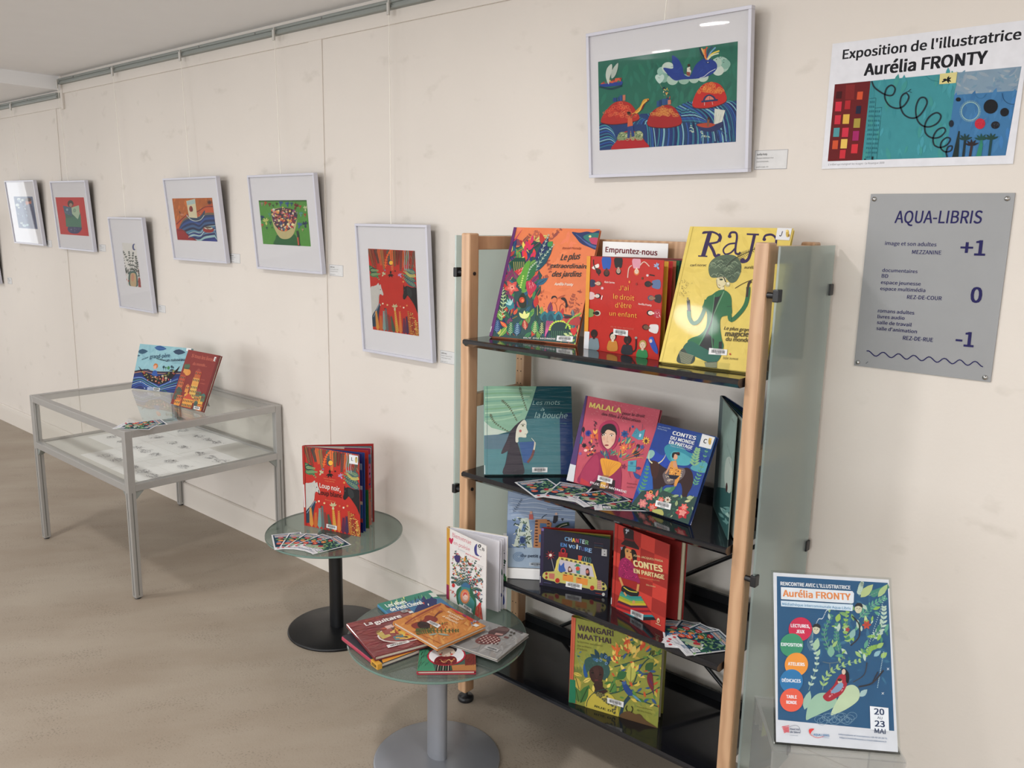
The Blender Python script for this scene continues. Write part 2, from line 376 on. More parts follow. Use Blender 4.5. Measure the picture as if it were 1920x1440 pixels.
    def scatter(s, reg, n, size, pal, seed=1, kind='leaf', ang=None, asp=.4, spread=180):
        R = random.Random(seed); xs = [p[0] for p in reg]; ys = [p[1] for p in reg]; k = 0; tries = 0
        while k < n and tries < n*30:
            tries += 1; x = R.uniform(min(xs), max(xs)); y = R.uniform(min(ys), max(ys)); ins = False; m = len(reg)
            for i in range(m):
                a, b = reg[i-1], reg[i]
                if (a[1] > y) != (b[1] > y) and x < (b[0]-a[0])*(y-a[1])/(b[1]-a[1])+a[0]: ins = not ins
            if not ins: continue
            k += 1; sz = R.uniform(*size); c = R.choice(pal); t = math.radians((ang if ang is not None else R.uniform(0, 360))+R.uniform(-spread, spread) if ang is not None else R.uniform(0, 360))
            kd = R.choice(kind) if isinstance(kind, (list, tuple)) else kind
            if kd == 'dash' and size[1] >= 90: s.leaf(x-sz*.5*math.cos(t), y-sz*.5*math.sin(t), x+sz*.5*math.cos(t), y+sz*.5*math.sin(t), sz*.3, c); continue   # broad brush mark
            if kd == 'leaf': s.leaf(x, y, x+sz*math.cos(t), y+sz*math.sin(t), sz*asp, c)
            elif kd == 'vein': s.leaf(x, y, x+sz*math.cos(t), y+sz*math.sin(t), sz*asp, c, vein=R.choice(pal))
            elif kd == 'fern': s.fern([(x, y), (x+sz*math.cos(t), y+sz*math.sin(t))], sz*.35, sz*.12, c, 6, c, max(sz*.03, .8))
            elif kd == 'dot': s.ell(x, y, sz/2, sz/2*asp*2, c, n=9)
            elif kd == 'flower': s.flower(x, y, sz/2, R.choice((5, 6, 8)), c, R.choice(pal))
            elif kd == 'box': s.poly([(x, y), (x+sz, y), (x+sz, y+sz*asp), (x, y+sz*asp)], c)
            elif kd == 'dash': s.line([(x, y), (x+sz*math.cos(t), y+sz*math.sin(t))], max(sz*.08, 1), c)
        return s
    def bird(s, x, y, r, c, rot=0):   # open winged paper bird
        s.L += 1; a = math.radians(rot)
        for d, l, w in ((-150, .9, .35), (-115, 1, .4), (-65, 1, .4), (-30, .9, .35), (90, .9, .5)):
            b = a+math.radians(d); s.leaf(x, y, x+r*l*math.cos(b), y+r*l*math.sin(b), r*w, c, False)
        return s
    def text(s, t, x0, y0, x1, y1, h, c, bold=0., shear=0., keep=False, new=True):
        V, F, wd = text_geo(t, bold); a = s.m((x0, y0)); b = s.m((x1, y1)); d = (b[0]-a[0], b[1]-a[1]); l = math.hypot(*d) or 1; ux, uy = d[0]/l, d[1]/l
        q = s.m((x0, y0-h)); hl = math.hypot(q[0]-a[0], q[1]-a[1])
        P = [(a[0]+(vx*l+vy*hl*shear)*ux-vy*hl*uy, a[1]+(vx*l+vy*hl*shear)*uy+vy*hl*ux) for vx, vy in V]
        for layer in F:
            s.L += 1
            for f in layer: s.raw([P[i] for i in f], c, False)
        return s
    def barcode(s, p, white='#d8d8d8'):   # p = corners TL TR BR BL
        s.poly(p, white); H = solve8([(0, 0), (1, 0), (1, 1), (0, 1)], p); R = random.Random(3); x = .12
        s.L += 1
        while x < .86:
            w = R.choice((.012, .02, .035)); s.raw([s.m(hmap(H, q)) for q in ((x, .22), (x+w, .22), (x+w, .72), (x, .72))], '#15161c', False); x += w+R.choice((.012, .018))
        s.L += 1
        s.raw([s.m(hmap(H, q)) for q in ((.2, .08), (.8, .08), (.8, .15), (.2, .15))], '#555555', False)
        s.raw([s.m(hmap(H, q)) for q in ((.35, .8), (.65, .8), (.65, .9), (.35, .9))], '#555555', False)
        return s
    def build(s, name, parent, m=None, y=-.0003, M=None, flat=False):
        dz = min(1.6e-5, .0018/max(s.L, 1)); vs = []; fs = []; cs = []
        for P, c, L in s.polys:
            n = len(vs); k = y-L*dz
            vs += [(p[0], k, p[1]) for p in P]; fs.append(tuple(range(n, n+len(P)))); cs.append(c)
        me = bpy.data.meshes.new(name); me.from_pydata(vs, [], fs)
        ca = me.color_attributes.new('Col', 'FLOAT_COLOR', 'CORNER'); buf = []; lut = {}
        for f, c in zip(me.polygons, cs):
            if c not in lut: lut[c] = (*srgb(c), 1.0)
            buf += list(lut[c])*f.loop_total
        ca.data.foreach_set('color', buf)
        me.materials.append(m or PRINT); me.update()
        if M: me.transform(M)
        o = bpy.data.objects.new(name, me); col.objects.link(o); o.parent = parent; return o

# ------------------------------------------------------------------ the room
def struct(name, o, label=None):
    o['kind'] = 'structure'
    if label: o['label'] = label
    return o
H0 = 2.312; H1 = 2.236
f_ = box_obj('floor', -12, 3, -8, .03, -.1, 0, FLOOR); struct('floor', f_, 'beige brown resin floor with worn streaks')
w_ = box_obj('wall_back', -12, 3, 0, .2, 0, 2.5, WALL); struct('wall_back', w_, 'cream painted panelled wall behind the pictures and the bookcase')
for x0, x1, z1 in ((-2.925, -2.838, 2.217), (-5.53, -5.445, 2.14), (-8.68, -8.6, 2.14)):
    MB().box(x0, x1, -.005, .001, .1, z1+.01, bev=.003).build('wall_batten', WALL, w_)
MB().box(-5.32, 3, -.008, .001, 2.217, 2.33, bev=.002).build('wall_band', WALL, w_)
MB().box(-12, -5.345, -.008, .001, 2.14, 2.25, bev=.002).build('wall_band', WALL, w_)
MB().box(-5.345, -5.318, -.012, .001, 2.13, 2.33, bev=.002).build('wall_band_end', WALL, w_)
struct('wall_right', box_obj('wall_right', 3, 3.2, -8.2, .2, 0, 2.5, WALL))
# far left end wall with a wide glazed opening
e_ = MB().box(-12.2, -12, -8.2, -2.15, 0, 2.5).box(-12.2, -12, -.5, .2, 0, 2.5).box(-12.2, -12, -2.15, -.5, 2.12, 2.5).box(-12.2, -12, -2.15, -.5, 0, .15).build('wall_left', WALL)
struct('wall_left', e_)
# glazed front behind the camera
fr = MB().box(-12, 3, -8.2, -8, 0, .3).box(-12, 3, -8.2, -8, 2.22, 2.5)
for a, b in ((-12, -10.3), (-7.6, -4.4), (2.2, 3)): fr.box(a, b, -8.2, -8, .3, 2.22)
struct('wall_front', fr.build('wall_front', WALL))
FRM = mat('window_frame_paint', '#8d9096', .4)
def window(nm, x0, x1, n):
    o = MB()
    for i in range(n+1):
        x = x0+(x1-x0)*i/n; o.box(x-.03, x+.03, -8.08, -8.02, .3, 2.22)
    o.box(x0, x1, -8.08, -8.02, .3, .36).box(x0, x1, -8.08, -8.02, 2.16, 2.22)
    w = struct(nm, o.build(nm, FRM)); box_obj('pane', x0, x1, -8.055, -8.05, .36, 2.16, GLASS, w)
window('window_1', -4.4, 2.2, 4); window('window_2', -10.3, -7.6, 2)
o = MB()
for i in range(4):
    y = -2.15+1.65*i/3; o.box(-12.09, -12.03, y-.03, y+.03, .15, 2.12)
w = struct('window_3', o.build('window_3', FRM)); box_obj('pane', -12.06, -12.055, -2.15, -.5, .15, 2.12, GLASS, w)
c_ = MB().box(-5.345, 3, -8.2, .2, H0, 2.6).build('ceiling', CEIL); struct('ceiling', c_, 'plain off-white ceiling')
struct('ceiling', MB().box(-12.2, -5.345, -8.2, .2, H1, 2.6).build('ceiling', CEIL), 'lower ceiling beyond the step at the left')
# baseboard
bb = MB().prism([(0, 0), (0, .124), (-.006, .126), (-.014, .122), (-.016, .1), (-.016, 0)], -12, 3, 'x').build('baseboard_back', BASEB)
struct('baseboard_back', bb, 'cream baseboard along the foot of the panelled wall')
# picture rails
def rail(x0, x1, z, lab):
    r = empty('picture_rail', Matrix.Translation((x0, -.019, z)), lab, 'picture rail')
    l = x1-x0
    MB().prism([(.011, -.015), (.011, .015), (-.009, .015), (-.011, .012), (-.011, .004), (-.006, .002), (-.006, -.003), (-.011, -.005), (-.011, -.012), (-.009, -.015)], 0, l, 'x').build('rail_profile', ALUD, r)
    k = .22
    while k < l:
        MB().tube((k, -.0105, .007), (k, -.0135, .007), .004).build('screw', SCREW, r); k += .46
    return r
rail(-5.32, 3, 2.279, 'long grey aluminium picture rail under the ceiling, right of the ceiling step')
rail(-12, -5.36, 2.208, 'grey aluminium picture rail on the lower part, left of the ceiling step')
# ceiling downlights (behind the camera, seen as glints in the glazing)
LAMP = bpy.data.materials.new('lamp_diffuser'); LAMP.use_nodes = True
e = LAMP.node_tree.nodes['Principled BSDF']; e.inputs['Emission Color'].default_value = (1, .97, .92, 1); e.inputs['Emission Strength'].default_value = 9
lamp_labels = ['ceiling lamp glinting high in the glazing of the whale picture', 'ceiling lamp far behind the camera, glinting lower in the whale picture', 'ceiling lamp in front of the right post of the bookcase', 'ceiling lamp in front of the left post of the bookcase', 'ceiling lamp in front of the display case', 'ceiling lamp just beyond the ceiling step', 'ceiling lamp nearest the end wall window',
    'ceiling lamp nearest the right wall', 'ceiling lamp behind the camera, in line with the bookcase', 'ceiling lamp in the middle of the lower ceiling', 'ceiling lamp near the glazed front, right side']
for i, (x, y) in enumerate(LAMPS):
    z = H0 if x > -5.345 else H1
    l = empty('ceiling_light', Matrix.Translation((x, y, z)), lamp_labels[i], 'ceiling light', 'round ceiling lamps')
    MB().lathe([(.105, -.012), (.125, -.014), (.13, -.001), (.105, -.001), (.105, -.012)], n=32).build('trim_ring', ALUF, l)
    MB().lathe([(0, -.013), (.105, -.013)], n=32).build('diffuser', LAMP, l)
    d = bpy.data.lights.new('lamp_light', 'AREA'); d.shape = 'DISK'; d.size = .2; d.energy = LAMP_W*(1 if x > -3.5 else .68); d.color = (1, .99, .975); d.spread = math.radians(180)
    o = bpy.data.objects.new('lamp_light', d); col.objects.link(o); o.location = (x, y, z-.016)

# ------------------------------------------------------------------ framed pictures on the wall
HOOKM = mat('nickel_hook', '#c9c7c2', .35, metal=.4)
CORDM = mat('clear_nylon', '#f4f0e6', .3)
def frame(x, z, w, h, lean, roll, lab, art=None, fc=None, pc=None, m=None):
    M = Matrix.Translation((x, -.030, z)) @ Matrix.Rotation(math.radians(-roll), 4, 'Y') @ Matrix.Rotation(-math.radians(lean), 4, 'X')
    r = empty('framed_picture', M, lab, 'picture', 'framed illustrations hanging on the wall')
    t = .009; d = .02
    mb = MB()
    for a in ((0, w, 0, t), (0, w, h-t, h), (0, t, t, h-t), (w-t, w, t, h-t)): mb.box(a[0], a[1], 0, d, a[2], a[3], bev=.0008)
    mb.build('frame', ALUF, r)
    box_obj('backing', t, w-t, .014, .019, t, h-t, BLACKM, r)
    mt = box_obj('mat_board', t, w-t, .008, .010, t, h-t, MATB, r)
    if art:
        Hf = solve8(fc, [(0, h), (w, h), (w, 0), (0, 0)]); q = [hmap(Hf, p) for p in pc]
        x0 = (q[0][0]+q[3][0])/2; x1 = (q[1][0]+q[2][0])/2; z0 = (q[2][1]+q[3][1])/2; z1 = (q[0][1]+q[1][1])/2
        a = Art(pc, x1-x0, z1-z0); art(a)
        a.build('print', r, m or PRINTM, y=.0078, M=Matrix.Translation((x0, 0, z0)))
    box_obj('glazing', t*.8, w-t*.8, .0045, .006, t*.8, h-t*.8, GLASS, r)
    return M @ Vector((w/2, .01, h))
def hanger(top, hookx, zr, lab):
    r = empty('hanging_wire', Matrix.Translation(top), lab, 'wire')
    v = Vector((hookx-top.x, -.036-top.y, zr-top.z))
    MB().tube((0, 0, -.004), tuple(v), .0014, 6).build('wire', CORDM, r)
    MB().tube((v.x, v.y-.003, v.z-.036), (v.x, v.y-.003, v.z+.004), .0065, 12).box(v.x-.004, v.x+.004, v.y-.003, v.y+.012, v.z+.004, v.z+.013).build('hook', HOOKM, r)
def caption(x0, x1, z0, z1, lab, seed=1, txt=None):
    a = Art([(0, 0), (100, 0), (100, 50), (0, 50)], x1-x0, z1-z0, '#d6d6d6')
    a.poly([(0, 0), (100, 0), (100, 1), (0, 1)], '#8a8a92').poly([(0, 49), (100, 49), (100, 50), (0, 50)], '#8a8a92').poly([(0, 0), (1, 0), (1, 50), (0, 50)], '#8a8a92').poly([(99, 0), (100, 0), (100, 50), (99, 50)], '#8a8a92')
    R = random.Random(seed)
    a.text('Aurélia Fronty', 6, 13, 38, 13, 5, '#222222', .02)
    a.text('Illustration réalisée pour le livre', 6, 22, 50+R.uniform(0, 25), 22, 3.6, '#444444')
    a.text(txt or 'Si tous les livres du monde...', 6, 31, 40+R.uniform(0, 30), 31, 3.6, '#444444', shear=.2)
    a.text('gouache sur papier, 2021', 6, 45, 44, 45, 3.4, '#444444')
    r = empty('caption_card', Matrix.Translation((x0, -.0012, z0)), lab, 'label', 'white caption cards beside the pictures')
    box_obj('card', 0, x1-x0, 0, .001, 0, z1-z0, WHITEP, r); a.build('printed_text', r, PRINTM)
# ------------------------------------------------------------------ the artwork and lettering
R_ = random.Random
JUNGLE = ['#1f3f3a', '#2b5a41', '#3f7f4a', '#6c9a45', '#1d2b55', '#2c5f78', '#b5322b', '#d9563a', '#233b6b', '#7d2f5a', '#c8c06a']
def art_fm(a):
    a.poly([(8,10),(32,10),(32,38),(8,38)], '#6d1f1c').leaf(20,35,26,14,8,'#2b3b5a').ell(15,20,4,4,'#c98a45')
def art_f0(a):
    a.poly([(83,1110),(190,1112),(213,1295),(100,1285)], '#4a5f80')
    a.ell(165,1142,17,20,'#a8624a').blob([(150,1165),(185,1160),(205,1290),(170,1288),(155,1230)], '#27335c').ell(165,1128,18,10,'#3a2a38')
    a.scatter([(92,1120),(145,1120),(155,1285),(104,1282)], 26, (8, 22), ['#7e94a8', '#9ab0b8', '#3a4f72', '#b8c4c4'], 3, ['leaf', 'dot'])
def art_f1(a):
    a.poly([(52,253),(358,255),(410,627),(103,608)], '#b8282c')
    a.blob([(182,545),(240,520),(325,540),(330,565),(290,600),(225,600),(190,580)], '#2c2f5c')
    a.poly([(150,400),(320,400),(333,545),(280,540),(240,530),(180,540)], '#2f5f55').poly([(158,455),(325,430),(330,540),(165,535)], '#3a6f5a')
    a.scatter([(200,540),(300,540),(290,585),(210,585)], 14, (8, 18), ['#8c97b8', '#b8bccc', '#4a5590'], 3, 'dash')
    a.ell(215,315,32,34,'#26201f').ell(218,328,18,18,'#9c7763').blob([(186,320),(215,283),(248,315),(240,300),(215,308)], '#26201f')
    a.poly([(133,333),(225,352),(232,440),(215,430),(150,405)], '#3c5a70').poly([(225,352),(305,330),(315,410),(292,465),(232,412)], '#9fb59a')
    a.ell(178,372,12,12,'#7e98a0').ell(258,380,16,18,'#7f9c85').ring(258,380,14,16,3,'#5f7f6a').scatter([(155,385),(215,395),(210,425),(165,410)], 8, (8, 16), ['#8fa3ac'], 2, 'dash')
def art_f2(a):
    a.poly([(710,700),(845,700),(903,1125),(765,1110)], '#cfcdc8')
    a.ell(830,733,20,32,'#4a5280').ell(842,730,15,27,'#cfcdc8')
    for p in ([(815,985),(760,850),(725,785)], [(815,985),(790,860),(780,785)], [(820,985),(815,860),(820,790)], [(820,985),(850,880),(845,825)], [(815,985),(745,940),(728,850)], [(820,985),(860,930),(862,880)], [(815,990),(760,980),(748,960)], [(820,985),(870,960),(880,1010)]):
        a.fern(p, 26, 10, '#3c4742', 7, '#3c4742', 3, 45)
    a.blob([(790,975),(850,975),(868,1060),(862,1117),(788,1110),(775,1040)], '#3f5f5a').blob([(800,990),(842,990),(852,1050),(848,1116),(800,1110),(792,1045)], '#b39a76').ell(818,1030,14,38,'#b8836a')
    a.leaf(880,1020,888,1122,30,'#8f3a36').poly([(872,1060),(892,1060),(901,1124),(873,1120)], '#8f3a36')
    a.scatter([(735,990),(775,1000),(775,1070),(745,1060)], 6, (12, 22), ['#a8453f'], 4).scatter([(860,930),(880,960),(890,1020),(870,1010)], 8, (10, 18), ['#3c4742', '#a8453f'], 4)
def art_f3(a):
    a.poly([(165,405),(740,383),(818,998),(240,992)], '#a85a28').scatter([(170,405),(740,390),(750,480),(200,700)], 30, (40, 110), ['#b5642c', '#9c5426', '#c06a30'], 2, 'dash', ang=100, spread=12)
    a.blob([(205,770),(330,670),(430,600),(560,580),(640,510),(765,500),(830,1010),(230,1010)], '#b8502c').line([(225,770),(320,680),(400,620),(520,590),(640,515),(765,505)], 16, '#7a2a22')
    cols = ['#6b5a44', '#1f3560', '#2a4a86', '#1c2c55', '#33557f', '#182345', '#4a7a94', '#20306a', '#6f9aa8', '#1d2a5c', '#8fb4b5', '#1f2f70', '#2a3a86']
    for i, c in enumerate(cols):
        d = i*33; a.poly(spline([(250-i*2,850+d*.35),(330,690+d),(460,640+d),(560,680+d*.9),(640,600+d),(780,590+d*.95)])+[(840,1010),(240,1010)], c)
    a.blob([(225,840),(330,850),(400,920),(520,1000),(235,995)], '#8f1f22').line([(240,850),(330,860),(400,925),(500,990)], 8, '#5a1a24')
    for i, c in enumerate(['#9fb9b5', '#2f4a80', '#b9cbc4', '#24357a']): a.line([(400,900+i*24),(480,870+i*22),(580,880+i*20),(640,800+i*26),(790,770+i*30)], 9, c)
    a.blob([(372,630),(440,700),(510,716),(590,690),(632,620),(636,560),(560,650),(440,660)], '#274058').line([(375,632),(430,692),(500,716),(580,694),(630,630)], 9, '#b8c0bb')
    a.scatter([(540,600),(625,575),(620,630),(550,670)], 10, (14, 26), ['#8a3a30', '#3f5a55', '#b8a070'], 5)
    a.poly([(373,435),(500,402),(532,672),(412,668)], '#c9bf9e').poly([(378,440),(498,408),(505,470),(385,495)], '#9fb3b0').ell(440,545,26,42,'#8a2f2c').ell(455,555,14,30,'#6b2026')
    a.ell(690,835,80,42,'#8f2a26').ell(692,812,60,16,'#c4bcae').ell(690,800,46,14,'#5a4f44').line([(610,820),(640,795),(700,830),(770,820)], 8, '#4f3630')
    a.flower(705,450,45,9,'#4a2a28', rw=.25).line([(270,580),(285,615)], 10, '#3f2a2a').ell(310,630,26,14,'#b9785a')
def art_f4(a):
    a.poly([(160,433),(755,427),(808,992),(215,963)], '#4d8a38').poly([(160,433),(755,427),(757,445),(162,450)], '#2f5a2a')
    a.scatter([(165,440),(755,435),(800,985),(220,960)], 60, (20, 60), ['#57963f', '#437d34'], 3, 'dash')
    a.blob([(400,850),(600,840),(650,970),(630,990),(360,975),(370,900)], '#1f5a30')
    a.blob([(315,565),(330,540),(480,520),(620,560),(638,640),(610,800),(560,880),(490,903),(420,880),(360,780),(330,680)], '#b3a777')
    a.blob([(315,570),(350,545),(480,520),(620,560),(636,650),(575,760),(490,805),(410,785),(345,700)], '#3b2d3c')
    a.scatter([(320,570),(480,525),(620,565),(632,650),(580,755),(490,800),(410,780),(345,690)], 190, (16, 40), ['#c9653a', '#d98a45', '#b8333a', '#7d2a3f', '#d9b867', '#cfc4b3', '#35476b', '#4f7a6a', '#c97a7a', '#5a1f2a', '#8c4f86', '#e0d29a'], 4, ['leaf', 'flower', 'leaf', 'dot'], asp=.5)
    a.flower(350,545,20,7,'#d3d0c4')
    for x, y, r, c, t in ((205,480,28,'#8c8377',0),(248,470,30,'#b5482f',20),(300,485,30,'#6b3327',0),(345,500,20,'#2f4a3a',-20),(388,475,22,'#3a2a22',0),(438,472,38,'#2b4f86',10),(520,480,38,'#2b4f86',-10),(572,478,30,'#28506b',0),(625,505,48,'#6b2420',20),(680,510,26,'#a8482f',0),(745,530,40,'#b8c490',0),(205,645,36,'#1f3560',20),(255,690,52,'#b8c06a',-10),(310,710,28,'#24504a',0),(265,770,20,'#1d3a44',0),(300,610,30,'#4a8a70',0),(740,610,26,'#a8482f',0),(690,600,38,'#4f9080',0),(670,735,45,'#3a5f94',15),(740,725,48,'#1d3350',-10),(710,790,20,'#a8906f',0),(640,585,20,'#7d8f80',0),(208,735,24,'#b8553f',0),(330,765,14,'#1d3a2a',0)): a.bird(x, y, r, c, t)
    a.line([(642,800),(655,870),(660,940),(672,985)], 26, '#2c3530').line([(648,880),(660,975)], 18, '#b5533a')
def _wolves(a, o, big):
    # o: corner list used as frame for relative coords (u right, v down, 0..1)
    H = solve8([(0,0),(1,0),(1,1),(0,1)], o); q = lambda u, v: hmap(H, (u, v)); S = math.dist(o[0], o[1])
    P = lambda l: [q(*p) for p in l]
    a.poly(P([(0,0),(1,0),(1,1),(0,1)]), '#b02a20')
    R = R_(4)
    pal = ['#4a4a34', '#6b1f1c', '#35403a', '#c25a2c', '#5a6b45', '#8a2a22', '#3f5a4f', '#d97038']
    for i in range(15):   # fans of plants along the top
        u = .02+.07*i; x = q(u, -.02); y = q(.5+(u-.5)*.85, .19+.04*math.sin(i*2)); 
        a.fern([x, y], S*.085, S*.018, pal[i % 8], 12, pal[(i+3) % 8], S*.008, 35)
    for u0, v0, u1, v1, c in ((0,.2,.2,.36,'#2f5a3a'),(0,.32,.22,.3,'#3f6a45'),(0,.26,.18,.26,'#24403a'),(1,.36,.72,.28,'#2f4a52'),(1,.42,.74,.33,'#3a5560'),(1,.3,.76,.25,'#b3a055'),(1,.26,.78,.22,'#3f5a5f')):
        a.leaf(*q(u0,v0), *q(u1,v1), S*.12, c)
        a.fern([q(u0,v0), q(u1,v1)], S*.07, S*.012, '#7f9a68', 8, None, 1, 30)
    for u in (.78,.82,.86): a.line(P([(u,0),(u+.01,.08),(u-.01,.16),(u,.24)]), S*.012, '#8f96a0')
    a.fern(P([(.36,.22),(.4,.1),(.5,0)]), S*.05, S*.02, '#d9602c', 8, '#d9602c', S*.02)
    a.ell(*q(.475,.155), S*.055, S*.06, '#3a4048').ell(*q(.49,.155), S*.04, S*.045, '#e0a93a')
    a.bird(*q(.47,.29), S*.085, '#1c1414', 180).bird(*q(.31,.30), S*.06, '#b3bb95', 30).bird(*q(.67,.30), S*.06, '#ab8bb5', -30).bird(*q(.52,.69), S*.085, '#b9b38a', 0)
    for u, v, c in ((.35,.25,'#7d6b94'),(.57,.25,'#3a1a1a'),(.73,.37,'#d9924a'),(.2,.68,'#dcc9a0'),(.36,.67,'#e0c088'),(.64,.67,'#c96a3f'),(.71,.68,'#e8dcc0'),(.78,.65,'#d98a4a'),(.26,.66,'#e8dcc0'),(.3,.72,'#5a1512'),(.63,.74,'#5a1512')): a.flower(*q(u,v), S*.022, 6, c)
    # white wolf and black wolf
    a.blob(P([(0,.50),(.08,.455),(.14,.44),(.19,.41),(.205,.44),(.235,.425),(.25,.47),(.285,.535),(.27,.56),(.22,.545),(.19,.57),(.17,.66),(.12,.72),(.05,.80),(0,.84)]), '#b8b6b0', n=4)
    a.line(P([(.17,.47),(.2,.52),(.17,.6)]), S*.006, '#a3a19c').ell(*q(.225,.49), S*.01, S*.01, '#222222')
    a.blob(P([(1,.46),(.87,.44),(.80,.44),(.76,.425),(.735,.40),(.725,.44),(.72,.50),(.71,.57),(.73,.58),(.77,.55),(.80,.57),(.86,.62),(.93,.68),(1,.73)]) if 0 else P([(.735,.40),(.752,.43),(.80,.415),(.9,.43),(1.02,.45),(1.02,.74),(.94,.64),(.87,.575),(.81,.53),(.775,.555),(.74,.58),(.712,.575),(.705,.545),(.722,.50),(.724,.45)]), '#17171a', n=4).blob(P([(.80,.43),(.88,.45),(.9,.52),(.84,.55),(.8,.5)]), '#2a2e2f', n=4).ell(*q(.742,.47), S*.008, S*.008, '#5a5a5a')
    a.blob(P([(.03,.80),(.1,.74),(.2,.66),(.16,.8),(.12,.93),(0,.96),(0,.85)]), '#24384a')
    a.line(P([(.03,.84),(.12,.74),(.19,.66)]), S*.012, '#7f8fa0')
    for i in range(13):   # grasses along the bottom
        u = .1+.072*i; c = ['#c98a3a','#b8602c','#6f9a94','#4a6b6a','#7d3a34','#3c5040','#c99a3f','#d07a3a','#5a2440','#3f2a4a','#a86a30','#8c3a2a','#b87a3a'][i]
        a.fern([q(u+.02, 1.02), q(u+.03*math.sin(i), .78+.05*math.sin(i*1.7))], S*.09, S*.018, c, 11, c, S*.01, 28)
    a.scatter(P([(.78,.75),(.9,.72),(1,.85),(1,1),(.85,1)]), 90, (S*.012, S*.022), ['#c9a04a', '#6b2a1c', '#d9b868'], 6, 'dot')
    a.scatter(P([(.8,0),(1,0),(1,.2),(.85,.2)]), 20, (S*.05, S*.1), ['#4a6350', '#7f8a70', '#8a2f2a'], 6, 'dash', ang=80, spread=15)
def art_red(a): _wolves(a, [(405,392),(803,408),(835,1130),(448,1070)], 0)
def art_loup(a):
    _wolves(a, [(492,190),(1060,290),(1075,1140),(505,1025)], 1)
    a.poly([(475,190),(500,196),(515,1032),(493,1025)], '#a02820')
    a.text('Loup noir,', 657,622,875,668, 46, '#e0d8d0', .012).text('Loup blanc', 645,695,888,735, 46, '#221414', .012)
    a.text('texte de conte illustré', 700,530,822,552, 11, '#d98a5a').text('images peintes', 712,556,812,572, 10, '#d98a5a').text('album jeunesse', 712,755,822,778, 11, '#d98a5a')
    a.poly([(962,282),(1053,300),(1052,390),(964,375)], '#d8dadd').text('L', 984,345,1004,350, 34, '#1a1a1a', .02).ell(1035,340,13,32,'#b8a263').ell(1036,318,9,9,'#8f7a3a')
    a.barcode([(728,1005),(836,1028),(834,1070),(726,1045)])
    a.poly([(484,590),(496,592),(505,835),(493,830)], '#d0d0d0')
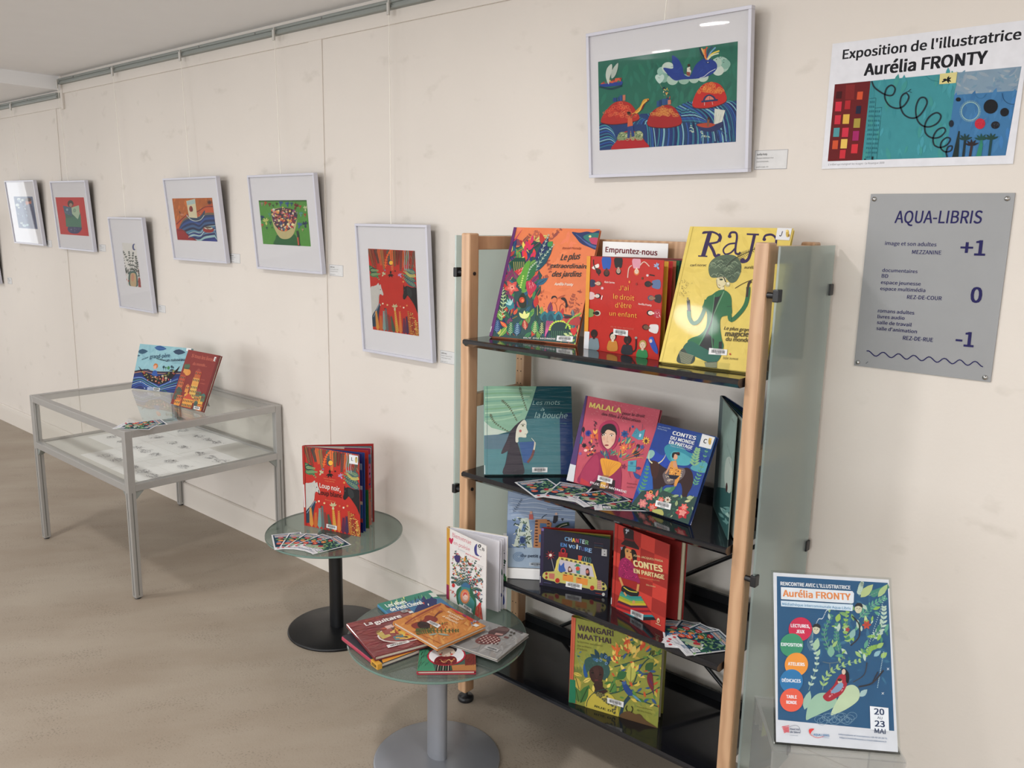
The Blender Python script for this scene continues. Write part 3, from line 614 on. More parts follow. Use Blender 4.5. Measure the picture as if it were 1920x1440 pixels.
def art_whale(a):
    a.poly([(175,492),(1284,330),(1270,1123),(190,1200)], '#246655')
    a.scatter([(180,500),(1280,340),(1275,800),(190,900)], 60, (60, 160), ['#28705c', '#215e50', '#2a6f5e'], 3, 'dash', ang=90, spread=30)
    # striped sea
    a.poly([(190,985),(420,975),(520,905),(830,895),(1000,820),(1275,798),(1270,1125),(190,1202)], '#1c3a6b')
    pal = ['#1d2f6b', '#2f6f86', '#1b2554', '#3f8a94', '#24478a', '#7fb0b8', '#1c3f5f', '#2b5aa0']
    for i in range(34):
        k = i*17; c = pal[i % 8]
        a.line([(560-k*.08+i*14, 905-(0 if i < 10 else min((i-10)*6, 95))), (600+i*17, 960-i*2), (610+i*19, 1050), (590+i*20, 1180)], 7+(i % 3)*3, c, n=5)
    for i in range(16):
        k = i*20; a.line([(185, 1000+k*.6), (240+k*.15, 990+k*.55), (300+k*.12, 1050+k*.5), (330+k*.1, 1220)], 8, pal[(i+2) % 8], n=5)
    for i in range(9): a.line([(440+i*16, 990), (500+i*10, 930+i*4), (560+i*8, 1000), (570+i*10, 1180)], 7, pal[(i*3) % 8])
    for i in range(10): a.line([(840, 880+i*10), (930+i*8, 870+i*12), (990+i*22, 960+i*10), (1000+i*27, 1120)], 8, pal[(i*5+1) % 8])
    for i in range(12): a.line([(1000+i*14, 850-i*3), (1090+i*14, 840-i*3), (1150+i*16, 920), (1180+i*16, 1120)], 7, pal[(i*3+2) % 8])
    # clouds and whale
    for x, y, r, c in ((690,570,42,'#8fb5a8'),(735,540,50,'#b9c9bd'),(700,620,40,'#7fa898'),(770,635,45,'#a5bdae'),(860,630,45,'#8fb09f'),(940,625,40,'#a5bdae'),(1010,610,45,'#b3c4b5'),(1150,515,70,'#9dbcae'),(1185,510,42,'#7fa898'),(1130,560,45,'#c0ccc0'),(1120,500,40,'#a5bdae')): a.ell(x, y, r, r*.92, c)
    a.blob([(768,440),(815,470),(848,530),(862,590),(910,605),(950,520),(1010,470),(1070,470),(1115,500),(1120,545),(1080,590),(1010,618),(930,628),(850,632),(790,640),(740,600),(697,540),(772,545),(768,490)], '#1f3a86', n=4)
    a.scatter([(790,480),(850,560),(940,600),(1090,560),(1060,500),(960,530),(900,610),(770,590)], 40, (20, 50), ['#26458f', '#1b3278', '#2a4c96'], 9, 'dash')
    a.line([(985,620),(1020,608),(1060,575),(1110,548)], 4, '#c9d0d4').ell(1050,498,14,7,'#0f1c50').ell(1050,496,5,3,'#dddddd')
    for p, c in (([(1040,475),(1000,430),(985,380)], '#16243f'), ([(1040,475),(1015,420),(1000,385)], '#e0b070'), ([(1042,475),(1030,410),(1045,375)], '#c0502f'), ([(1044,475),(1050,410),(1085,372)], '#2f3f6f'), ([(1044,475),(1070,420),(1110,378)], '#6f9ac0'), ([(1045,475),(1080,430),(1140,405)], '#e0c95a'), ([(1046,476),(1085,440),(1135,425)], '#c9d0b0'), ([(1040,475),(1022,440),(1020,390)], '#d98a45')): a.line(p, 11, c)
    a.scatter([(940,490),(1000,440),(1160,430),(1190,500),(1100,480)], 14, (6, 9), ['#16303a'], 5, 'dot')
    a.poly([(885,540),(908,530),(918,570),(905,608),(885,600)], '#d3cfc0').ell(900,520,12,12,'#3a2620').poly([(880,570),(912,575),(908,605),(885,600)], '#8a4a3a').line([(905,545),(918,560)], 5, '#6b4030')
    # heart balloon
    a.blob([(668,665),(635,625),(638,600),(655,592),(670,603),(690,590),(704,605),(700,632)], '#b8cfc6', n=4).line([(670,668),(695,710)], 2, '#8a8a6a').line([(655,615),(665,622),(672,615)], 2, '#4a5a55')
    # islands
    def isl(p, c, top, tc):
        a.blob([(x*1.0, y+7) for x, y in p], '#4a1a24').blob(p, c); R = R_(int(p[0][0]))
        a.L += 1
        for i in range(120):
            u = R.random(); x = top[0]+(top[2]-top[0])*u; yy = top[1]+(top[3]-top[1])*R.random()**1.3
            hw = 1-abs(u-.5)*1.5
            if (yy-top[1])/(top[3]-top[1]) < 1-hw: continue
            a.ring(x, yy, R.uniform(9, 17), R.uniform(7, 13), 2.6, R.choice(tc), n=9)
    isl([(200,960),(225,905),(290,830),(360,805),(430,822),(480,880),(507,945),(420,975),(300,990),(215,980)], '#a82a26', (225,812,490,930), ['#d9563a', '#e07a50', '#c9402f'])
    isl([(572,990),(590,920),(630,870),(700,838),(760,840),(810,885),(845,975),(760,1010),(640,1012)], '#9c2024', (595,840,815,920), ['#c9803f', '#b8602f', '#d9984f'])
    isl([(930,840),(955,745),(1010,675),(1075,652),(1140,668),(1180,720),(1195,800),(1100,845),(1000,858)], '#b82724', (975,655,1170,735), ['#d97a3a', '#e0954a', '#c9602f'])
    isl([(295,1200),(330,1120),(370,1060),(440,1040),(500,1060),(550,1120),(572,1180)], '#a82028', (335,1045,535,1110), ['#8a9a6a', '#a8b088', '#5a7a5a'])
    a.ell(375,1085,38,34,'#7f9068').ell(505,1075,34,34,'#8a9870').scatter([(345,1060),(410,1055),(410,1115),(340,1110)], 22, (8, 16), ['#a9b48a', '#4f6b4a'], 3, 'dot').scatter([(475,1050),(535,1055),(535,1105),(480,1105)], 20, (8, 16), ['#b8bd94', '#5a7350'], 3, 'dot')
    for x0, y0, x1, y1 in ((298,780,328,812), (335,775,347,808), (350,760,372,805), (376,757,397,803), (647,805,665,850), (667,795,685,848), (688,787,722,835), (724,780,742,830), (735,795,760,832)):
        a.poly([(x0,y0),(x1,y0-2),(x1,y1-2),(x0,y1)], R_(x0).choice(['#1f3a6b', '#24447a', '#2a4f80', '#b8705a']))
    a.blob([(1020,805),(1025,770),(1060,750),(1100,765),(1110,800)], '#24305a').blob([(1032,803),(1040,775),(1062,762),(1090,775),(1098,798)], '#c97a6a').line([(1065,765),(1066,800)], 3, '#7a2a30').poly([(1000,800),(1130,786),(1130,800),(1000,815)], '#24305a').line([(1025,812),(1025,838)], 5, '#c9a09a').line([(1085,808),(1090,832)], 5, '#c9a09a')
    # smoke-like musician, ship, boat, figure
    a.scatter([(700,710),(745,700),(775,790),(725,800)], 16, (12, 24), ['#c9b05a', '#d9d0b0', '#27354a', '#a8453a', '#5a8a6a'], 7).leaf(690,710,715,690,14,'#1a2a3a')
    a.blob([(190,675),(245,662),(362,645),(372,668),(350,680),(260,690),(205,692)], '#24408a').line([(192,690),(280,708),(372,682)], 14, '#143c48').poly([(205,660),(360,632),(362,648),(200,672)], '#b5523f')
    a.scatter([(215,640),(350,615),(358,640),(215,660)], 14, (14, 24), ['#c9a05a', '#c95a3f', '#3a6b5a', '#cfc4b0', '#8a3a34'], 5, 'box', asp=.7)
    a.blob([(263,672),(240,610),(250,545),(287,510),(290,560),(272,620)], '#b9c2b8', n=4).blob([(285,622),(290,560),(338,500),(332,560),(310,610)], '#a9b5ab', n=4)
    a.poly([(1105,862),(1188,875),(1165,965),(1100,1000)], '#c9ccc0').scatter([(1110,870),(1180,880),(1160,960),(1105,990)], 12, (40, 70), ['#b3bab0', '#d3d4c8'], 2, 'dash', ang=100, spread=5)
    a.blob([(957,985),(1050,975),(1110,985),(1172,965),(1150,1020),(1080,1045),(1000,1035)], '#26305c', n=4).blob([(965,988),(1050,975),(1110,988),(1060,1012),(1000,1008)], '#a8402c').line([(1058,940),(1052,1005)], 18, '#7a4f3c').ell(1058,940,9,11,'#3f2a24')
    a.scatter([(905,1000),(960,990),(960,1040),(910,1050)], 8, (16, 28), ['#8fb0a8', '#b8c9b8'], 4).scatter([(980,1050),(1060,1055),(1060,1080),(985,1080)], 7, (16, 28), ['#c9d0b8', '#9ab5a8'], 4).line([(940,960),(935,1010),(960,1030)], 4, '#16303f')
    a.poly([(418,935),(450,925),(458,1000),(415,1012)], '#c9603c').poly([(415,1010),(458,1000),(472,1085),(450,1090),(440,1030),(432,1100),(415,1100)], '#2a3f78').ell(428,905,14,16,'#6b3f2c').ell(424,898,14,10,'#241a18').line([(440,940),(470,905),(448,905)], 9, '#8a5038')
    for p, c in (([(475,895),(520,850),(545,800),(585,790)], '#c9902f'), ([(478,898),(525,870),(550,820),(580,795)], '#7a2026'), ([(480,900),(510,880),(535,830),(570,798)], '#d9b050')): a.line(p, 12, c)
    a.line([(448,908),(500,885)], 5, '#d9a040')
def art_poster(a):
    a.text("Exposition de l'illustratrice", 298,330,1842,183, 78, '#16161c', .022).text('Aurélia FRONTY', 487,478,1560,385, 98, '#16161c', .03)
    a.poly([(230,553),(1862,418),(1765,1212),(160,1258)], '#3c8a92')
    a.poly([(230,553),(549,527),(474,1253),(160,1258)], '#64191c').poly([(330,560),(410,555),(400,690),(322,690)], '#7a2222')
    a.poly([(1310,463),(1862,418),(1835,628),(1290,662)], '#7c93a5').scatter([(1320,480),(1850,440),(1830,610),(1300,650)], 40, (40, 110), ['#8a9aa8', '#6f8ea3', '#939fa8', '#7089a0'], 4, 'dash')
    a.poly([(1290,662),(1835,628),(1765,1212),(1230,1225)], '#3d72a0').scatter([(1290,670),(1830,640),(1770,1200),(1240,1215)], 40, (60, 140), ['#4379a8', '#386b9a', '#3f78b0'], 4, 'dash', ang=100, spread=15)
    a.scatter([(560,540),(1290,480),(1230,1220),(490,1240)], 60, (60, 160), ['#42929a', '#37858e', '#3f8f8c', '#4596a3'], 4, 'dash', ang=95, spread=20)
    sq = [(240,618,50,62,'#3f1014'),(428,622,50,70,'#c9502f'),(232,710,56,86,'#c92f42'),(318,700,50,78,'#a8262c'),(418,750,44,70,'#1c2038'),(226,832,54,82,'#c42f40'),(300,825,58,86,'#d3a94a'),(398,864,58,84,'#a38f3f'),(214,948,54,82,'#4f8f96'),(292,948,58,84,'#c42f44'),(388,978,56,88,'#9c2460'),(204,1064,50,80,'#c4502f'),(280,1052,58,86,'#dcb85a'),(376,1100,58,84,'#c9303a'),(270,1152,52,80,'#c42f3a')]
    for x, y, w, h, c in sq: a.poly([(x+6,y),(x+w+6,y-2),(x+w-2,y+h),(x-2,y+h)], c)
    for x0, y0, x1, n in ((540,685,598,13), (590,770,650,10)):
        a.line([(x0-2,y0),(x1,y0-6)], 3, '#1f4f5a', smooth=False).line([(x1,y0-6),(x1-40,1235)], 2.5, '#1f4f5a', smooth=False)
        for i in range(n):
            for k in range(3): a.poly([(x0+4+k*16-i*3,y0+22+i*42),(x0+13+k*16-i*3,y0+22+i*42),(x0+12+k*16-i*3,y0+40+i*42),(x0+3+k*16-i*3,y0+40+i*42)], '#286a76')
    a.line([(560,530),(590,590),(680,650),(745,655),(768,600),(735,568),(690,600),(678,680),(720,750),(790,775),(850,750),(890,680),(865,640),(825,670),(815,750),(850,830),(920,865),(990,840),(1050,740),(1035,685),(985,690),(955,770),(965,870),(1010,930),(1080,945),(1150,910),(1178,850),(1140,818),(1080,850),(1040,920),(1045,1000),(1100,1045),(1170,1040),(1220,990),(1205,955),(1150,975),(1115,1040),(1125,1110),(1180,1135),(1240,1110),(1268,1060),(1235,1045),(1190,1085),(1185,1140),(1225,1175),(1275,1165),(1285,1125),(1250,1130),(1235,1180),(1245,1225)], 14, '#1a2a33', n=5)
    a.poly([(1160,473),(1310,460),(1300,555),(1155,565)], '#d3c98a').bird(1222,525,42,'#16181c',90).line([(1180,545),(1215,530),(1250,515)], 12, '#16181c')
    a.ring(1435,808,76,80,5,'#9fc4bd').scatter([(1355,725),(1515,725),(1515,890),(1355,890)], 0, (1, 2), ['#ffffff'])
    for i in range(48):
        t = i*2*PI/48; a.line([(1435+78*math.cos(t),808+82*math.sin(t)),(1435+94*math.cos(t),808+98*math.sin(t))], 2.5, '#a5c9bd')
    for x, y, rx, ry, c in ((1612,768,62,64,'#14161c'),(1735,820,38,38,'#14161c'),(1525,922,46,48,'#b8283c'),(1660,935,38,34,'#1a1c24'),(1327,702,22,18,'#16181e'),(1272,918,22,32,'#1a2230')): a.ell(x, y, rx, ry, c)
    a.scatter([(1490,890),(1560,890),(1560,950),(1490,950)], 12, (12, 24), ['#d3485a', '#7a1a2a'], 5, 'dash').scatter([(1635,915),(1690,915),(1690,950),(1635,950)], 10, (8, 14), ['#6a7a8a'], 5, 'dash')
    a.line([(1705,650),(1725,710),(1770,745),(1815,750)], 4, '#1d3f5f').line([(1470,655),(1500,690),(1540,690),(1570,655)], 3, '#2f6288').line([(1040,490),(1080,525),(1150,540)], 3, '#2a7078')
    a.poly([(1338,985),(1350,988),(1345,1225),(1290,1225)], '#1c2a2a')
    for x, y, b, c, tc in ((1400,1068,1225,'#1d3a3a','#1f2f33'),(1460,1120,1222,'#2a2024','#3a2a2a'),(1545,1070,1218,'#1f4a44','#2f7a68'),(1630,1065,1216,'#1f4038','#1d3f42')):
        a.line([(x,y),(x-12,b)], 22, tc, taper=False)
        for d in (-160,-130,-95,-60,-25): a.leaf(x, y, x+70*math.cos(math.radians(d)), y+62*math.sin(math.radians(d)), 20, c)
    a.poly([(1530,1100),(1560,1100),(1548,1218),(1502,1220)], '#2f8068').poly([(497,1235),(510,1235),(510,1252),(495,1252)], '#14242a').poly([(565,1215),(580,1215),(578,1250),(562,1250)], '#14242a')
    a.line([(860,635),(885,625),(905,605)], 6, '#1a2a33').line([(885,625),(915,635)], 4, '#1a2a33')
    a.poly([(160,1258),(1765,1212),(1832,1290),(103,1330)], '#dcdde3').poly([(1862,418),(1925,300),(1832,1290),(1765,1212)], '#dcdde3').poly([(1862,418),(1935,412),(1925,300)], '#dcdde3')
    a.text("L'enfant qui mangeait les nuages - Le Rouergue 2009", 168,1297,680,1282, 17, '#4a4a52')
def art_sign(a):
    C = '#221f55'
    a.text('AQUA-LIBRIS', 358,283,932,286, 80, C, .012, shear=.05)
    for t, x0, y0, x1, y1, h, b in (('image et son adultes',295,432,635,442,24,.012),('MEZZANINE',474,492,667,497,26,.012),('documentaires',277,613,510,623,22,.012),('BD',273,652,316,655,24,.012),('espace jeunesse',268,695,532,707,22,.012),('espace multimédia',264,737,562,751,22,.012),('REZ-DE-COUR',441,796,670,806,25,.012),('romans adultes',249,887,489,903,22,.012),('livres audio',246,927,425,938,22,.012),('salle de travail',242,966,471,984,22,.012),("salle d'animation",238,1006,506,1030,22,.012),('REZ-DE-RUE',414,1073,613,1088,26,.012)):
        a.text(t, x0, y0, x1, y1, h, C, b, shear=.03)
    a.text('+1', 790,498,957,503, 98, C, .02).text('0', 858,818,934,822, 100, C, .02).text('-1', 760,1112,882,1123, 96, C, .02)
    a.line([(175+770*i/60, 1163+78*i/60-16*math.sin(i*2*PI/60*7.6+1)) for i in range(61)], 7, C, smooth=False)
    a.line([(170,1235),(185,1222)], 4, '#5a5a60')
def art_jardins(a):
    P = lambda *k: list(k)
    a.poly([(597,125),(1365,148),(1150,1185),(372,1105)], '#d9784c')
    a.scatter([(620,140),(1350,150),(1200,900),(500,900)], 50, (40, 120), ['#de8054', '#d37247', '#dd7a58'], 3, 'dash')
    # thin brown sketches of plants over the orange
    for p in ([(790,330),(785,250),(795,170)], [(900,300),(930,220),(1010,150)], [(640,300),(690,260),(735,200)], [(850,420),(900,440),(920,520)], [(830,640),(850,600),(890,570)], [(1090,880),(1110,800),(1130,740)], [(1200,860),(1150,880),(1120,900)]): a.fern(p, 46, 18, '#9c4f3c', 5, '#8a4534', 3, 45)
    a.flower(800,185,36,7,'#b5614a','#d9784c',rot=.3).leaf(1000,160,940,230,26,'#8f4a44').leaf(730,200,650,300,34,'#7d4a42',vein='#c96a48').leaf(590,230,660,290,60,'#7a3f52')
    a.scatter([(810,700),(900,700),(900,900),(800,900)], 20, (18, 40), ['#a8523a', '#b85f42'], 8, ['flower', 'leaf']).scatter([(1130,700),(1230,700),(1180,890),(1090,900)], 16, (18, 44), ['#a8523a', '#8a4534'], 9)
    a.poly([(650,170),(675,140),(610,240),(565,330),(590,250)], '#b02a5c')
    # big blue leaf mouth at the top right
    a.blob([(1115,172),(1180,178),(1250,168),(1300,178),(1365,168),(1362,330),(1250,300),(1190,270),(1150,220)], '#27345f', n=4)
    a.blob([(1215,215),(1290,185),(1362,190),(1360,280),(1290,275)], '#2f6f6a', n=4).blob([(1270,230),(1320,222),(1360,235),(1358,285),(1300,280),(1280,262)], '#b5405f', n=4).ell(1277,212,12,10,'#d3cf8a')
    for i in range(4): a.line([(1150+i*12,190+i*8),(1210+i*10,240+i*10),(1300,292+i*5),(1355,305+i*4)], 4, '#4a5f94')
    # dense jungle on the left and the bottom
    reg = [(520,330),(640,300),(760,240),(860,280),(930,300),(800,480),(850,560),(790,700),(800,880),(860,920),(1010,900),(1180,930),(1150,1180),(375,1105),(430,800)]
    a.poly(reg, '#2a4a4a'); a.scatter(reg, 150, (60, 130), JUNGLE, 11, 'vein', ang=-80, spread=60, asp=.42)
    a.scatter([(560,330),(760,260),(800,420),(600,480)], 14, (60, 110), ['#e0c95a', '#d9402f', '#c92f5a', '#e08a3a', '#e0cf6a'], 4, 'leaf', ang=-80, spread=40)
    for p, c, l in (([(800,520),(840,360),(905,205)], '#1f2f5a', 60), ([(770,540),(860,400),(950,290)], '#1f4a5a', 50), ([(700,620),(740,500),(800,440)], '#2f6a3f', 40)):
        a.leaf(*p[0], *p[2], 95 if l == 60 else 80, c); a.fern(p, l*.7, 6, '#a9bfa8', 9, '#b9c9a8', 3, 32)
    a.leaf(900,300,945,255,50,'#3f8a4a').poly([(560,440),(610,400),(700,400),(690,520),(590,520)], '#1d4a3a')
    for i in range(6): a.line([(595+i*18,435),(600+i*17,520)], 4, '#c0b060')
    a.poly([(600,520),(690,480),(745,390),(700,520),(640,560)], '#c23a3a').scatter([(620,500),(700,480),(690,540),(630,560)], 8, (20, 36), ['#e8dcc8'], 3, 'dash', ang=-60, spread=10)
    a.blob([(620,600),(660,540),(700,450),(745,430),(715,560),(690,700),(660,680),(640,640)], '#5c9a3a', n=4)
    for k in range(6): a.ell(655+k*5,665-k*20,8,8,'#b8cf6a')
    a.flower(575,668,72,5,'#c9504a',None,.6,rot=.4).flower(575,668,40,5,'#d97a68',None,.6,rot=.4).ring(580,668,14,14,4,'#e8c0a8').ell(580,668,6,6,'#7a2a30')
    a.blob([(705,620),(740,608),(775,625),(800,660),(780,700),(740,735),(715,700)], '#b82f4a', n=4).scatter([(725,640),(780,640),(760,690),(730,690)], 8, (14, 28), ['#e8c0c0'], 3, 'dash', ang=-80, spread=20)
    a.blob([(640,760),(680,715),(705,770),(700,840),(660,850),(635,810)], '#2a3026', n=4).ell(668,780,24,26,'#c0452f').ell(675,785,12,14,'#e07a4a')
    a.poly([(545,770),(520,830),(560,870),(600,850),(590,790)], '#2f7a86')
    for d in (-150,-120,-95,-70): a.leaf(565,830,565+70*math.cos(math.radians(d)),830+70*math.sin(math.radians(d)),14,'#9fc9c4')
    a.fern([(480,960),(500,800),(490,680)], 50, 10, '#b9cf9a', 9, '#b9cf9a', 4)
    for d in (-130,-90,-50): a.leaf(690,950,690+75*math.cos(math.radians(d)),950+75*math.sin(math.radians(d)),34,'#d9dc8a')
    a.leaf(700,1050,690,955,56,'#9c2f2a',vein='#e0a08a').fern([(700,1050),(690,975)], 26, 5, '#e0b090', 5, None, 1)
    for p, c, v in (((620,1105),'#27486b','#8fb0c0'),((560,1100),'#1f5a4a','#9fc08a'),((840,1100),'#1d3a3a','#c9d08a'),((780,1090),'#2f7a4a','#c9d08a'),((440,1080),'#24406b','#6f8fb0')):
        a.leaf(*p, p[0]+10, p[1]-130, 74, c); a.fern([p, (p[0]+8, p[1]-105)], 34, 6, v, 6, v, 3)
    for x, c in ((870,'#2a6f78'),(925,'#24606f'),(995,'#2f7884')): a.leaf(x,980,x+4,880,88,c); a.leaf(x,980,x+4,905,50,'#1f4a5a')
    for i in range(6): a.line([(875,1110),(890+i*12,970)], 5, '#c05a8a', smooth=False)
    a.ell(1010,1055,100,75,'#1f3a3a'); 
    for i in range(14): t = math.radians(-178+i*13); a.ell(1010+92*math.cos(t),1052+80*math.sin(t),10,8,'#b8cf4a')
    for i in range(9): a.line([(935+i*18,1060),(937+i*18,1125)], 5, '#3f6f4a', smooth=False)
    a.blob([(1050,930),(1120,950),(1180,930),(1190,1000),(1130,1010),(1060,985)], '#a83a3a', n=4).leaf(1040,940,1115,935,26,'#3a1a2a').line([(1060,1040),(1100,960),(1200,900)], 12, '#8ab04a')
    a.blob([(1130,1100),(1105,1060),(1110,1035),(1130,1038),(1150,1025),(1165,1050),(1150,1090)], '#c22f30', n=4).scatter([(1040,1080),(1180,1020),(1160,1170),(1050,1160)], 16, (30, 60), ['#8fb05a', '#b8c98a', '#3f7a4a'], 5)
    a.blob([(1130,1100),(1105,1060),(1110,1035),(1130,1038),(1150,1025),(1165,1050),(1150,1090)], '#c22f30', n=4)
    # two children
    a.line([(905,890),(925,830),(950,800),(975,830),(985,890)], 4, '#8f4634').ell(958,780,25,27,'#cf7048').blob([(932,775),(940,748),(970,745),(985,768),(960,758)], '#2a2024', n=4)
    a.line([(1005,890),(1010,840),(1030,820),(1058,850),(1062,890)], 4, '#8f4634').ell(1030,790,22,24,'#cf7048').blob([(1018,772),(1040,758),(1060,768),(1072,800),(1078,840),(1060,850),(1055,800)], '#2a2024', n=4)
    a.leaf(985,770,1060,735,16,'#a8523a')
    a.text('Daniel Picouly', 1030,325,1198,328, 18, '#8f4634', .01, shear=.2)
    a.text('Le plus', 1012,425,1182,415, 52, '#2a3436', .02, shear=.25).text('extraordinaire', 918,490,1255,500, 36, '#2a3436', .02, shear=.25).text('des jardins', 932,570,1195,572, 44, '#2a3436', .02, shear=.25).text('Aurélia Fronty', 960,648,1125,655, 22, '#efe2d2', .02, shear=.15)
    a.text('RUE DU MONDE', 680,1128,970,1140, 13, '#e0dcd8', .015)
    a.poly([(985,1103),(1130,1110),(1122,1160),(978,1150)], '#d0d0ce').barcode([(985,1103),(1130,1110),(1122,1160),(978,1150)])
    a.poly([(597,125),(622,128),(400,1108),(372,1105)], '#5f2c66').poly([(388,1018),(398,1018),(385,1068),(376,1068)], '#d8d4d4')
def _kid(a, x, y, s, rot, hair, skin, dress, body=1.5):
    t = math.radians(rot); q = lambda u, v: (x+s*(u*math.cos(t)-v*math.sin(t)), y+s*(u*math.sin(t)+v*math.cos(t)))
    a.blob([q(-.95,body+1.1), q(-.8,.95), q(-.25,.75), q(.25,.75), q(.8,.95), q(.95,body+1.1)], dress, n=3)
    a.poly([q(-.2,.4), q(.2,.4), q(.22,.95), q(-.22,.95)], skin)
    a.ell(*q(0,-.12), s*.66, s*.78, hair, rot); a.ell(*q(0,.05), s*.48, s*.62, skin, rot)
    for k in (-.2, .2): a.ell(*q(k,0), s*.06, s*.05, '#16120f', rot, n=6)
    a.line([q(-.12,.34), q(.12,.34)], s*.06, '#8a2020', smooth=False).line([q(0,.05), q(.03,.2)], s*.04, '#6a4030', smooth=False)
    a.line([q(-.3,-.12), q(-.1,-.14)], s*.04, '#16120f', smooth=False).line([q(.1,-.14), q(.3,-.12)], s*.04, '#16120f', smooth=False)
def art_droit(a):
    a.poly([(100,310),(840,350),(775,1310),(62,1195)], '#ae241b')
    a.scatter([(200,560),(660,560),(620,1000),(150,1000)], 26, (30, 80), ['#b52a1f', '#a82019'], 3, 'dash')
    _kid(a, 205,455,36,150,'#1a1210','#3a221c','#d8cfc8',.6); _kid(a, 285,470,44,180,'#181414','#4a2c22','#2450a0',2.2); _kid(a, 400,455,40,180,'#1a1614','#a89080','#1c1c1e',2); _kid(a, 575,460,40,180,'#c9703a','#d3bda8','#c98a9a',1.9)
    a.line([(530,400),(500,430),(488,520)], 9, '#c9b0a0').line([(610,400),(650,365),(700,410)], 9, '#c9b0a0').line([(160,345),(165,400),(215,500)], 10, '#2f1c18')
    _kid(a, 205,575,36,92,'#6b3f28','#c4a08c','#2a2a44',1.0); _kid(a, 195,695,36,92,'#161214','#d0c2b8','#c9a8a8',1.0); _kid(a, 190,860,40,92,'#b3ab98','#1c1412','#6f8a4a',1.0)
    a.line([(700,490),(750,500)], 12, '#1c1412'); _kid(a, 690,580,44,-88,'#161416','#2a2020','#56698f',1.4); _kid(a, 715,715,40,-85,'#4a4a5f','#8a6a52','#2f2424',1.2); _kid(a, 705,858,40,-85,'#1c1418','#d8c4b8','#a83040',1.2)
    _kid(a, 660,995,42,-80,'#4a1a1c','#6b4f3c','#cfc9c9',1.6)
    a.scatter([(755,850),(800,850),(800,920),(755,910)], 12, (6, 9), ['#d8c8c0'], 3, 'dot')
    _kid(a, 162,1060,50,2,'#241816','#2a1a16','#6f7f86',1.8); _kid(a, 342,1085,50,3,'#161414','#c9bcaa','#b87a30',1.5); _kid(a, 482,1120,54,4,'#1c1516','#2c1a18','#22262c',1.3); _kid(a, 628,1165,54,5,'#a08a48','#cbb09a','#2f7a48',1.1)
    a.line([(530,1230),(560,1200),(565,1100)], 14, '#2c1a18').ell(565,1095,13,11,'#8f8f8a')
    a.blob([(690,1100),(725,1085),(745,1130),(770,1200),(768,1250),(730,1220),(700,1160)], '#2f4a9c', n=4).ell(708,1120,22,26,'#3a58b0').ell(706,1126,14,18,'#c9b0a4')
    a.bird(778,410,40,'#8fa3c4',-30).flower(682,497,15,6,'#d8c8c8').flower(245,620,16,6,'#d8b8c0').line([(245,690),(235,730)], 8, '#e0d8d8')
    for x, y, c in ((508,560,'#d9803a'),(632,525,'#5a3a20'),(575,580,'#8a2a24')): a.ell(x, y, 9, 12, c)
    C = '#d9a03f'
    a.text('Alain Serres', 265,568,365,576, 17, '#e8d8d0', .01).text("J'ai", 405,640,500,642, 44, C, .004).text('le droit', 350,720,552,740, 44, C, .004).text("d'être", 368,805,525,812, 44, C, .004).text('un enfant', 312,880,575,905, 40, C, .004).text('Aurélia Fronty', 590,778,718,794, 17, '#e8d8d0', .01).text('RUE DU MONDE', 325,995,545,1020, 14, '#c9685a')
    a.barcode([(350,1008),(490,1025),(486,1082),(347,1062)])
    a.poly([(100,310),(135,312),(100,1203),(62,1195)], '#d3902f').poly([(72,1033),(120,1037),(108,1202),(62,1195)], '#cfd0d4')
